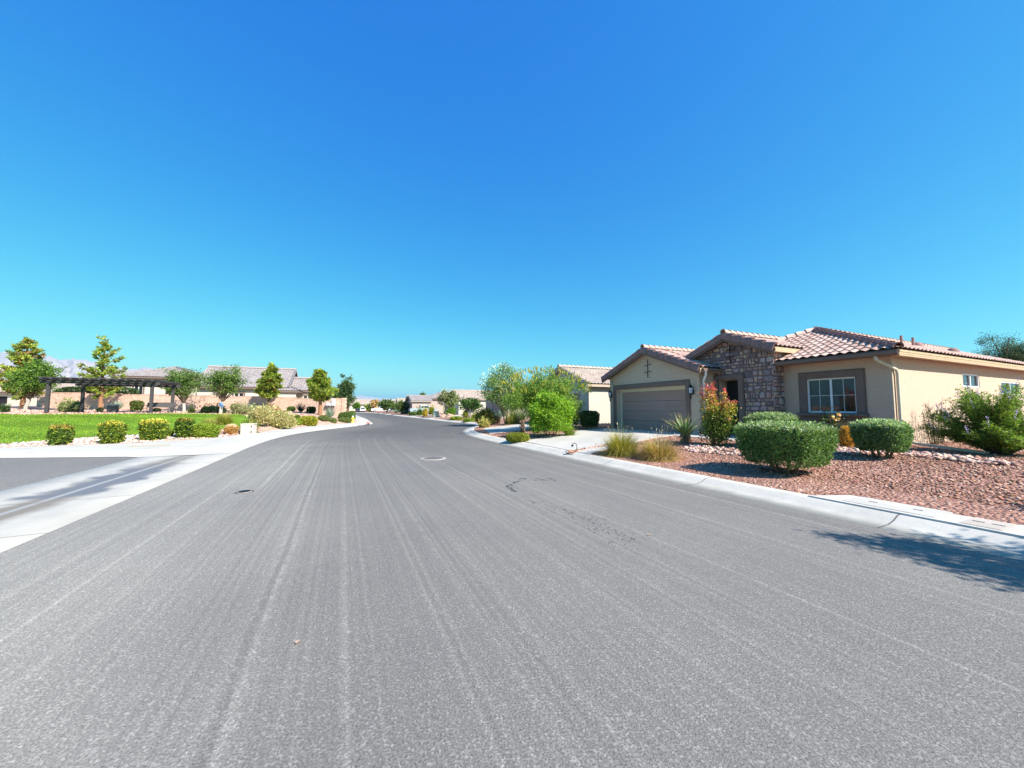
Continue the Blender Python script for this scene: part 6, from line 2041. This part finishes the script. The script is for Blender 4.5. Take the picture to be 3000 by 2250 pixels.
# ------------------------------------------------------------------ left side plants
GC = [(.045, .095, .018), (.085, .155, .024), (.27, .29, .035), (.17, .23, .025)]
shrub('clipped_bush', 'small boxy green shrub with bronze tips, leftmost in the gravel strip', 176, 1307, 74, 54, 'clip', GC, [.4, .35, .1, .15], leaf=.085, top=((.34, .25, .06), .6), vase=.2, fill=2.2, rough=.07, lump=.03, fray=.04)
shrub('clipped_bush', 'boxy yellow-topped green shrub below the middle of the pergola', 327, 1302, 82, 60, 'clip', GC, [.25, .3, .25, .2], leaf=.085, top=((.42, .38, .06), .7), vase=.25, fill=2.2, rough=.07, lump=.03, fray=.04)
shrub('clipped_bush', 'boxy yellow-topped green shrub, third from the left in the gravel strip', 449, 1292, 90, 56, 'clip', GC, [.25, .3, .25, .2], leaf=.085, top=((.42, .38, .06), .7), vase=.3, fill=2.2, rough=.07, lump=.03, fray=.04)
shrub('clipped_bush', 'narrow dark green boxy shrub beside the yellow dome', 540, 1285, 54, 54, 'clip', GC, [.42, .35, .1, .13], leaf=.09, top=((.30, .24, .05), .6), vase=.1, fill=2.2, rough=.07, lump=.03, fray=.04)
shrub('low_bush', 'small yellow bush tucked behind the third boxy shrub', 487, 1281, 36, 26, 'dome', LIME, leaf=.08)
shrub('round_bush', 'smooth yellow-green dome left of the dry orange mound', 603, 1284, 72, 40, 'dome', LIME, leaf=.075, p=2.8, rough=.05)
grass_clump('feathery olive grass behind the yellow-green dome', 612, 1262, 70, 36, [(.2, .22, .04), (.3, .27, .06), (.14, .18, .03)], None, n=500, spread=.45, tip=(.36, .3, .1))
grass_clump('feathery yellow-green grass at the right end of the lawn', 655, 1250, 60, 34, [(.24, .26, .04), (.32, .3, .07), (.16, .2, .03)], None, n=450, spread=.45, tip=(.36, .32, .1))
shrub('dry_bush', 'dry orange mound with a bleached top left of the beige cabinet', 677, 1274, 40, 28, 'clip', [(.42, .24, .08), (.36, .22, .08), (.46, .32, .14)], p=3, leaf=.08, top=((.6, .48, .34), .95), corecol=(.2, .11, .04), fill=3)
grass_clump('bright green grassy shrub behind the beige cabinet', 728, 1271, 62, 36, [(.12, .21, .03), (.2, .26, .04), (.26, .24, .06)], None, n=700, spread=.5)
shrub('dry_bush', 'large tan-green woody shrub at the end of the lawn', 760, 1252, 66, 44, 'loose', TAN, [.35, .25, .25, .15], leaf=.10, corecol=(.12, .09, .05))
shrub('dry_bush', 'large tan-green woody shrub right of the similar one at the lawn end', 822, 1255, 76, 42, 'loose', TAN, [.3, .25, .35, .10], leaf=.10, corecol=(.12, .09, .05))
shrub('dry_bush', 'pale tan shrub between the two large woody shrubs, set back', 792, 1236, 40, 30, 'loose', TAN, [.4, .3, .1, .2], leaf=.11, corecol=(.12, .09, .05))
shrub('dry_bush', 'small dry shrub between woody shrubs and yellow hedge', 857, 1247, 18, 24, 'loose', TAN, leaf=.10, corecol=(.12, .09, .05))
shrub('round_bush', 'green-yellow rounded bush tucked behind the yellow hedge', 868, 1245, 26, 20, 'dome', LIME, leaf=.1)
shrub('clipped_bush', 'yellow-leaved clipped hedge near the sidewalk bend', 903, 1247, 60, 27, 'clip', [(.07, .11, .015), (.28, .28, .03), (.36, .33, .04)], [.3, .35, .35], leaf=.10, p=3.2)
shrub('clipped_bush', 'dark clipped bush with bronze top on the red slope', 829, 1219, 26, 13, 'clip', DKGREEN, leaf=.12, top=((.22, .16, .04), .4))
shrub('low_bush', 'flat dark green mound behind the yellow hedge', 864, 1226, 26, 9, 'dome', GREEN, leaf=.12)
shrub('low_bush', 'low round green mound left of the pair by the hydrant', 948, 1237, 30, 15, 'dome', [(.12, .16, .05), (.17, .2, .07)], leaf=.1, p=2.6)
shrub('low_bush', 'small round green mound right of its larger twin, under the blue agave', 974, 1236, 22, 14, 'dome', [(.12, .16, .05), (.17, .2, .07)], leaf=.1, p=2.6)
shrub('clipped_bush', 'clipped green dome bush behind the fire hydrant', 1015, 1231, 44, 24, 'dome', [(.07, .12, .03), (.11, .16, .04)], leaf=.11, p=3)
shrub('low_bush', 'low oval green mound in front of the fire hydrant', 1010, 1242, 36, 14, 'dome', [(.12, .16, .05), (.16, .19, .06)], leaf=.1, p=2.6)
shrub('round_bush', 'tall green bush past the hydrant at the road bend', 1030, 1226, 20, 24, 'dome', [(.09, .15, .03), (.13, .19, .04)], leaf=.13, p=2.6)
agave('large blue-green agave at the foot of the right pine', 966, 1223, 46, 30, [(.16, .24, .2), (.22, .3, .25)], n=110)
agave('dark spiky agave between two clipped bushes by the wall', 881, 1206, 38, 26, [(.035, .06, .05), (.06, .09, .07)], n=110)
agave('pale blue agave left of the middle pine', 735, 1200, 38, 22, [(.2, .28, .22), (.26, .33, .27)], n=100)
agave('pale blue-green agave behind the litter bin', 346, 1197, 44, 26, [(.24, .33, .27), (.3, .38, .32)], n=110)
shrub('clipped_bush', 'flat clipped green bush against the wall under the window', 690, 1200, 28, 14, 'clip', GREEN, leaf=.13, vase=.2)
shrub('clipped_bush', 'low clipped green bush left of the dark agave', 853, 1204, 24, 12, 'clip', GREEN, leaf=.13, vase=.2)
shrub('clipped_bush', 'boxy dark clipped bush right of the dark agave', 911, 1210, 26, 16, 'clip', DKGREEN, leaf=.13, vase=.2)
shrub('dry_bush', 'sage and tan shrub at the top edge of the lawn', 706, 1219, 56, 27, 'loose', [(.26, .25, .13), (.34, .3, .18), (.16, .19, .09)], leaf=.12, corecol=(.12, .1, .06))
shrub('round_bush', 'smooth sage green mound below the middle pine', 762, 1211, 38, 18, 'dome', [(.2, .24, .11), (.26, .28, .14)], leaf=.12, p=2.6)
shrub('round_bush', 'yellowish bush at the foot of the middle pine', 784, 1208, 22, 18, 'loose', [(.3, .26, .09), (.24, .23, .08)], leaf=.12)
shrub('dry_bush', 'pinkish dry shrub right of the middle pine', 806, 1212, 28, 16, 'loose', [(.42, .3, .2), (.36, .27, .17)], leaf=.12, corecol=(.2, .13, .09))
shrub('evergreen_bush', 'dark green bush right of the pale tree trunk on the lawn edge', 648, 1213, 28, 18, 'loose', [(.03, .05, .035), (.05, .08, .04)], leaf=.12)
shrub('grassy_shrub', 'dark green upright shrub left of the tan one by the wall', 602, 1213, 28, 20, 'loose', DKGREEN, leaf=.12)
shrub('dry_bush', 'tan shrub left of the pale tree trunk by the wall', 623, 1211, 26, 20, 'loose', TAN, leaf=.12, corecol=(.12, .09, .05))
shrub('grassy_shrub', 'small dark shrub at the lawn edge right of the pergola', 561, 1212, 18, 14, 'loose', [(.10, .12, .03), (.06, .09, .03)], leaf=.12)
shrub('round_bush', 'wide pale green shrub between the left pergola posts', 207, 1210, 84, 32, 'loose', [(.24, .28, .12), (.3, .31, .15), (.16, .2, .08)], leaf=.12, p=2.8, corecol=(.07, .09, .04), dpt=.6)
shrub('evergreen_bush', 'small dark bush at the foot of the pine behind the pergola', 292, 1211, 15, 14, 'dome', [(.03, .05, .02), (.05, .07, .02)], leaf=.12)
shrub('clipped_bush', 'flat topped clipped green bush left of the park bench', 400, 1204, 41, 28, 'clip', [(.10, .14, .03), (.16, .18, .04), (.06, .09, .02)], leaf=.12, vase=.3)
shrub('clipped_bush', 'dark hedge bush at the left edge of the lawn', 10, 1209, 32, 18, 'clip', DKGREEN, leaf=.12)
agave('pale spiky plant behind the dark hedge at the left edge', 18, 1197, 34, 18, [(.26, .34, .26), (.3, .36, .28)], n=90)
shrub('low_bush', 'small green bush under the park bench', 459, 1206, 22, 9, 'dome', [(.10, .13, .03), (.14, .16, .05)], leaf=.1)

PG = [(.17, .25, .035), (.25, .31, .05), (.10, .17, .025), (.32, .34, .07)]
pine('yellow-green pine with rusty brown needles at the left edge', 66, 1195, -6, 134, 992, 1160, PG, tr=.19, bark='redbark', whorls=12, nb=7, tuft=18, brown=.18, irregular=.4, wk=.0045, taper=.42)
broadleaf('leafy green tree with a leaning pale trunk left of the pergola', 72, 1208, -10, 194, 1046, 1160, [(.09, .18, .025), (.14, .24, .035), (.05, .11, .02)], tr=.13, bark='palebark', ncl=110, per=85, cr=.19, lump=.4, wisps=30, leafk=.0048, lean=.12)
pine('open young pine with a straight brown trunk behind the pergola', 293, 1205, 226, 362, 1002, 1155, PG, tr=.15, bark='redbark', whorls=10, nb=5, tuft=15, up=.55, irregular=.45, wk=.0042)
broadleaf('wispy green tree with a white trunk right of the pergola', 539, 1207, 462, 604, 1068, 1176, [(.065, .13, .035), (.10, .17, .045), (.15, .22, .055)], tr=.13, bark='palebark', ncl=84, per=75, cr=.19, wisps=40, leafk=.0045, lump=.45)
tt_ = broadleaf('wispy green tree with a white trunk and a blue cloth tied round it', 646, 1215, 586, 726, 1066, 1168, [(.06, .125, .03), (.10, .17, .04), (.15, .22, .05)], tr=.12, bark='palebark', ncl=88, per=78, cr=.19, wisps=40, leafk=.0045, lump=.45)
m_ = MB(); m_.tube([(.01, 0, .75), (.01, 0, 1.0)], [.16, .15], 9); m_.tube([(.1, -.1, .95), (.22, -.14, .8), (.2, -.15, .55)], [.06, .09, .03], 6); m_.build('tied_cloth', M['blue'], tt_, smooth=True)
pine('small bushy pine in front of the wall, middle of the left side', 787, 1199, 752, 828, 1072, 1158, PG, tr=.13, bark='bark', whorls=10, nb=6, tuft=28, brown=.03, irregular=.32, wk=.0046)
pine('wider bushy pine near the right end of the wall', 938, 1214, 886, 982, 1085, 1168, PG, tr=.15, bark='redbark', whorls=9, nb=7, tuft=28, irregular=.4, wk=.0046)
broadleaf('tall slender dark green tree just past the end of the wall', 1022, 1226, 982, 1043, 1086, 1208, [(.035, .075, .03), (.06, .11, .04), (.09, .14, .05)], tr=.12, ncl=70, per=90, cr=.26, wisps=16, leafk=.0048, lump=.35)
broadleaf('green tree between the right pine and the slender tree, behind the wall', 986, 1206, 962, 1012, 1135, 1190, [(.07, .13, .03), (.11, .18, .04)], tr=.12, ncl=40, per=60, cr=.26, t=50)
hd = nrng()
def hedge():
    root = thing('hedge', 'dark green hedge strip showing above the left part of the wall', 'hedge', (-44.5, 39.6, 1.6)); L = Leaves()
    solid_shrub(nrng(), L, 8.5, 1.2, 2.15, 0, 5, .2, DKGREEN, fill=2.2); L.build('foliage', root)
hedge()

# ------------------------------------------------------------------ loose ground cover
def stones(name, P, size, cols, seed, flat=.6, mat=None, zf=None):
    rng = np.random.default_rng(seed)
    n = len(P)
    base = np.array([[1, 0, 0], [0, 1, 0], [-1, 0, 0], [0, -1, 0], [.25, .2, .85], [-.2, -.15, -.8]])
    F0 = np.array([[0, 1, 4], [1, 2, 4], [2, 3, 4], [3, 0, 4], [1, 0, 5], [2, 1, 5], [3, 2, 5], [0, 3, 5]])
    a = rng.uniform(0, 6.28, n); sz = size[0] * (size[1] / size[0]) ** rng.random(n)
    V = base[None] * (1 + rng.uniform(-.3, .3, (n, 6, 3)))
    V = V * (np.stack([np.ones(n), rng.uniform(.6, 1, n), flat * rng.uniform(.7, 1.2, n)], 1) * sz[:, None] / 2)[:, None, :]
    tilt = rng.normal(0, .3, n)
    V = np.stack([V[..., 0], V[..., 1] * np.cos(tilt)[:, None] - V[..., 2] * np.sin(tilt)[:, None], V[..., 1] * np.sin(tilt)[:, None] + V[..., 2] * np.cos(tilt)[:, None]], -1)
    c, s = np.cos(a)[:, None], np.sin(a)[:, None]
    V = np.stack([V[..., 0] * c - V[..., 1] * s, V[..., 0] * s + V[..., 1] * c, V[..., 2]], -1)
    z = zf(P) + sz * flat * .2
    V = V + np.stack([P[:, 0], P[:, 1], z], 1)[:, None, :]
    F = (F0[None] + (np.arange(n) * 6)[:, None, None]).reshape(-1, 3)
    C = np.repeat(cvar(rng, n, cols, None, .25), 6, axis=0)
    return tag(link(name, np_mesh(name, V.reshape(-1, 3), F, col=C), mat or M['stone']), kind='stuff')

RED = [(.37, .175, .115), (.45, .25, .17), (.21, .10, .07), (.57, .39, .29), (.31, .16, .11)]
gr = np.random.default_rng(7)
N = 120000
P = np.stack([gr.uniform(-1, 17, N), gr.uniform(2, 20, N)], 1)
dR = pdist(P, RE)
ab = np.stack([P @ U, P @ Mv], 1)
keep = (P[:, 0] > xat(RE, P[:, 1])) & (dR > .82) & ~inpoly(P, DRIVE) & ~inpoly(P, WALKP) & ~inpoly(P, dpoly([(3.8, 6.9), (3.48, 7.96), (3.2, 8.02), (-3.5, 8.02), (-3.5, 6.5)]))
inH = (ab[:, 1] > 15.4) & (ab[:, 0] > 5.57) | (ab[:, 1] > 14.7) & (ab[:, 0] > 8.6) | (ab[:, 1] > 13.75) & (ab[:, 0] > 11.1)
keep &= ~inH & (ab[:, 0] < 17)
dep = np.hypot(P[:, 0], P[:, 1])
keep &= gr.random(N) < np.clip(1.25 - dep / 24, .25, 1)
P = P[keep]
stones('red_gravel_stones', P, (.02, .075), RED, 11, .6, zf=ZR)
# wash of larger cobbles across the front yard
cl = np.array([spot(x, y)[0][:2] for x, y in ((2040, 1318), (2110, 1322), (2190, 1326), (2330, 1325), (2440, 1318), (2520, 1326), (2650, 1330), (2740, 1340), (2840, 1350))])
N = 9000
P = np.stack([gr.uniform(4, 13.5, N), gr.uniform(7.5, 14, N)], 1)
dd = pdist(P, cl)
P = P[dd < .42 + .28 * np.sin(P[:, 0] * 2.3) ** 2]
stones('cobble_wash', P[:2600], (.08, .2), [(.44, .27, .21), (.52, .36, .29), (.36, .21, .17), (.56, .42, .36)], 13, .65, zf=ZR)
# edging rocks by the driveway tip
cl = np.array([spot(x, y)[0][:2] for x, y in ((1662, 1327), (1690, 1322), (1730, 1314), (1765, 1308), (1800, 1300))])
P = np.concatenate([cl[i] + (cl[i + 1] - cl[i]) * gr.random((60, 1)) + gr.normal(0, .09, (60, 2)) for i in range(len(cl) - 1)])
stones('edging_rocks', P, (.06, .14), RED, 15, .7, zf=ZR)
# next-door yard gravel
N = 26000
P = np.stack([gr.uniform(-4, 8, N), gr.uniform(13, 30, N)], 1)
ab = np.stack([P @ U, P @ Mv], 1)
keep = (P[:, 0] > xat(RE, P[:, 1])) & (pdist(P, RE) > .82) & ~inpoly(P, DRIVE) & ~inpoly(P, DRIVE2) & (ab[:, 1] < 14.6) & (ab[:, 0] > 14.8)
stones('red_gravel_stones', P[keep], (.04, .09), RED, 17, .6, zf=ZR)

# lawn and the strip of pale stones on the left
lf = [spot(x, y)[0][:2] for x, y in ((0, 1303), (70, 1298), (136, 1292.5), (210, 1286), (285, 1281.5), (350, 1277.5), (407, 1274.5), (460, 1272), (505, 1270), (560, 1265), (620, 1262), (680, 1257), (732, 1247))]
lt = [at(*q, t)[:2] for q, t in (((752, 1232), 24.3), ((744, 1219), 26.2), ((700, 1215), 27.2), ((600, 1213), 27.4), ((500, 1212.5), 27.2), ((455, 1213), 26.9))]
LAWN = np.array([tuple(p) for p in lf] + [tuple(p) for p in lt] + [(-26.3, 26.9), (-27.2, 26.6), (-32.3, 24.6), (-38, 26.5), (-44, 26.5), (-60, 25), (-62, 16), (-40, 13.9), (-30, 14.1)])
surface('lawn', LAWN, .7, ZL, M['lawn'], lift=.03)
N = 60000
P = np.stack([gr.uniform(-42, -15.5, N), gr.uniform(14, 28, N)], 1)
P = P[inpoly(P, LAWN)]
z = ZL(P) + .02
L = Leaves()
n = len(P)
L.add(np.stack([P[:, 0], P[:, 1], z], 1), rdir(gr, n) * .35 + [0, 0, 1], rdir(gr, n), gr.uniform(.04, .08, n), .025, cvar(gr, n, [(.07, .16, .013), (.14, .23, .018), (.21, .28, .025)]) * (1 + .25 * np.sin(P[:, 1] * 2.1 + np.sin(P[:, 0] * .5) * 1.5))[:, None])
tag(L.build('grass', None), kind='stuff')
N = 26000
P = np.stack([gr.uniform(-30, -12, N), gr.uniform(13, 22, N)], 1)
k = inpoly(P, LEFT_POLY) & ~inpoly(P, LAWN) & (pdist(P, GE) > .1) & (P[:, 1] < 19.5)
stones('pale_strip_stones', P[k][:9000], (.07, .17), [(.52, .42, .36), (.6, .52, .46), (.42, .33, .28), (.5, .36, .29)], 19, .6, zf=ZL)
N = 14000
P = np.stack([gr.uniform(-45, -14.5, N), gr.uniform(19.5, 34, N)], 1)
k = inpoly(P, LEFT_POLY) & ~inpoly(P, LAWN) & (pdist(P, GE) > .2)
stones('slope_rocks', P[k], (.10, .26), [(.48, .29, .22), (.54, .37, .29), (.40, .23, .18)], 21, .55, zf=ZL)

def boulder(label, px, py, w, h):
    p, t = spot(px, py); s = t / FPX; rng = nrng(); W_, H_ = w * s, h * s
    bm = bmesh.new(); bmesh.ops.create_icosphere(bm, subdivisions=3, radius=1)
    ph = rng.uniform(0, 6, 6)
    for v in bm.verts:
        c = v.co; k = 1 + .16 * math.sin(c.x * 3 + ph[0]) * math.sin(c.y * 3 + ph[1]) + .1 * math.sin(c.z * 5 + ph[2] + c.x * 3)
        v.co = Vector((c.x * W_ / 2 * k, c.y * W_ * .4 * k, max(-.3, c.z * k) * H_ * .75 + H_ * .25))
    me = bpy.data.meshes.new('boulder'); bm.to_mesh(me); bm.free()
    o = link('boulder', me, M['rock']); o.location = p; tag(o, label, 'boulder', 'boulders by the far kerb')
boulder('large flat reddish boulder right of the grey-green cabinet', 1316, 1222, 24, 10)
boulder('rounded reddish boulder close beside the grey-green cabinet', 1298, 1223, 18, 9)
boulder('white rounded boulder left of the stems of the round tree', 1365, 1222, 14, 14)

# ------------------------------------------------------------------ vehicles far along the street
def vehicle(name, label, cat, loc, rz, kind, paint):
    root = thing(name, label, cat, loc, rz)
    Wd = 1.8 if kind != 'pickup' else 1.95
    if kind == 'sedan':
        body = [(-2.25, .32), (-2.3, .6), (-2.2, .88), (-1.5, .95), (1.0, .95), (2.1, .80), (2.28, .6), (2.25, .32)]
        cab = [(-1.75, .93), (-1.1, 1.40), (.25, 1.42), (1.15, .93)]
    elif kind == 'suv':
        body = [(-2.3, .38), (-2.35, .7), (-2.28, 1.05), (-1.5, 1.08), (1.05, 1.08), (2.15, .95), (2.32, .65), (2.3, .38)]
        cab = [(-2.25, 1.06), (-1.95, 1.70), (.3, 1.74), (1.2, 1.06)]
    else:
        body = [(-2.75, .48), (-2.8, .8), (-2.75, 1.12), (-.7, 1.12), (1.3, 1.12), (2.55, 1.05), (2.7, .75), (2.68, .48)]
        cab = [(-.75, 1.10), (-.6, 1.80), (.75, 1.82), (1.45, 1.10)]
    b = MB(); b.prism(body, -Wd / 2, Wd / 2)
    b.build('body', paint, root)
    c = MB()
    n = len(cab)
    inn = .14
    lo = Wd / 2 - .03
    pts = [(x, -(lo if z < 1.15 else lo - inn), z) for x, z in cab] + [(x, (lo if z < 1.15 else lo - inn), z) for x, z in cab]
    c.add(pts, [tuple(range(n)), tuple(range(2 * n - 1, n - 1, -1))] + [(i, (i + 1) % n, n + (i + 1) % n, n + i) for i in range(n)])
    c.build('cabin', paint, root)
    zc = sum(z for _, z in cab) / n; xc = sum(x for x, _ in cab) / n
    for s in (-1, 1):
        g = MB(); sh = [(xc + (x - xc) * .84, zc + (z - zc) * .72) for x, z in cab]
        g.add([(x, s * ((lo if z < zc else lo - inn) + .012), z) for x, z in sh], [tuple(range(n))]); g.build('side_window', M['glass'], root)
    for (p, q, nm) in ((cab[-2], cab[-1], 'windscreen'), (cab[1], cab[0], 'rear_window')):
        g = MB(); dx = .02 if q[0] > p[0] else -.02
        e = lambda u: (p[0] + (q[0] - p[0]) * u + dx, p[1] + (q[1] - p[1]) * u + .012)
        a_, b_ = e(.12), e(.86)
        g.add([(a_[0], -lo + inn + .1, a_[1]), (a_[0], lo - inn - .1, a_[1]), (b_[0], lo - .14, b_[1]), (b_[0], -lo + .14, b_[1])], [(0, 1, 2, 3)]); g.build(nm, M['glass'], root)
    if kind == 'pickup':
        bed = MB(); bed.box(-2.6, -.85, -Wd / 2 + .12, Wd / 2 - .12, 1.121, 1.126); bed.build('bed_liner', M['black'], root)
    r = .33 if kind == 'sedan' else .38
    for x in (body[0][0] + .85, body[-1][0] - .9):
        for s in (-1, 1):
            w = MB(); w.tube([(x, s * (Wd / 2 - .2), r), (x, s * (Wd / 2 + .01), r)], r, 18); wo = w.build('wheel', M['tyre'], root)
            w = MB(); w.tube([(x, s * (Wd / 2 + .005), r), (x, s * (Wd / 2 + .02), r)], r * .62, 14); w.build('rim', M['steel'], wo)
    for s in (-1, 1):
        h = MB(); h.box(body[-1][0] - .06, body[-2][0] + .03, s * (Wd / 2 - .42), s * (Wd / 2 - .08), body[-2][1], body[-2][1] + .14, .02); h.build('headlight', M['lampglass'], root)
        h = MB(); h.box(body[1][0] - .02, body[1][0] + .08, s * (Wd / 2 - .32), s * (Wd / 2 - .06), body[1][1] + .02, body[1][1] + .2, .02); h.build('tail_light', M['redlens'], root)
    for x, sgn in ((body[-1][0], 1), (body[0][0], -1)):
        h = MB(); h.box(x - .04, x + .05 * sgn + (.0), -Wd / 2 + .05, Wd / 2 - .05, body[0][1] - .02, body[0][1] + .2, .02); h.build('bumper', M['black'] if kind != 'sedan' else paint, root)
    return root
def car_at(name, label, cat, px, t, rz, kind, paint, z=0.):
    x = (px - CX) / FPX * t
    return vehicle(name, label, cat, (x, t, z), rz, kind, paint)
car_at('sedan_car', 'dark sedan parked at the end of the road, left of the white one', 'car', 1050, 131, R(114), 'sedan', M['cardark'])
car_at('sport_utility_car', 'white sport utility car parked at the road end beside the dark sedan', 'car', 1064, 128, R(112), 'suv', M['carwhite'])
car_at('pickup_truck', 'white pickup parked in a driveway by the leafless tan tree', 'pickup truck', 1118, 106, R(28), 'pickup', M['carwhite'], .3)
car_at('pickup_truck', 'pale blue pickup parked before the shaded porch of the hip roofed house', 'pickup truck', 1240, 77, R(25), 'pickup', M['carblue'], .38)
car_at('sport_utility_car', 'dark sport utility car in the driveway left of the pale blue pickup', 'car', 1214, 84, R(40), 'suv', M['cardark'], .38)

# ------------------------------------------------------------------ air: pale haze over the far hills
def haze():
    m = bpy.data.materials.new('haze_air'); m.use_nodes = True
    nt = m.node_tree; nt.nodes.clear()
    out = nt.nodes.new('ShaderNodeOutputMaterial'); v = nt.nodes.new('ShaderNodeVolumePrincipled')
    v.inputs['Color'].default_value = (.34, .78, 1.0, 1); v.inputs['Density'].default_value = 7e-5
    v.inputs['Anisotropy'].default_value = .2
    nt.links.new(v.outputs[0], out.inputs['Volume'])
    b = MB(); b.box(-26000, 26000, -3500, 31000, -12, 800)
    tag(b.build('haze', m), kind='stuff')
haze()
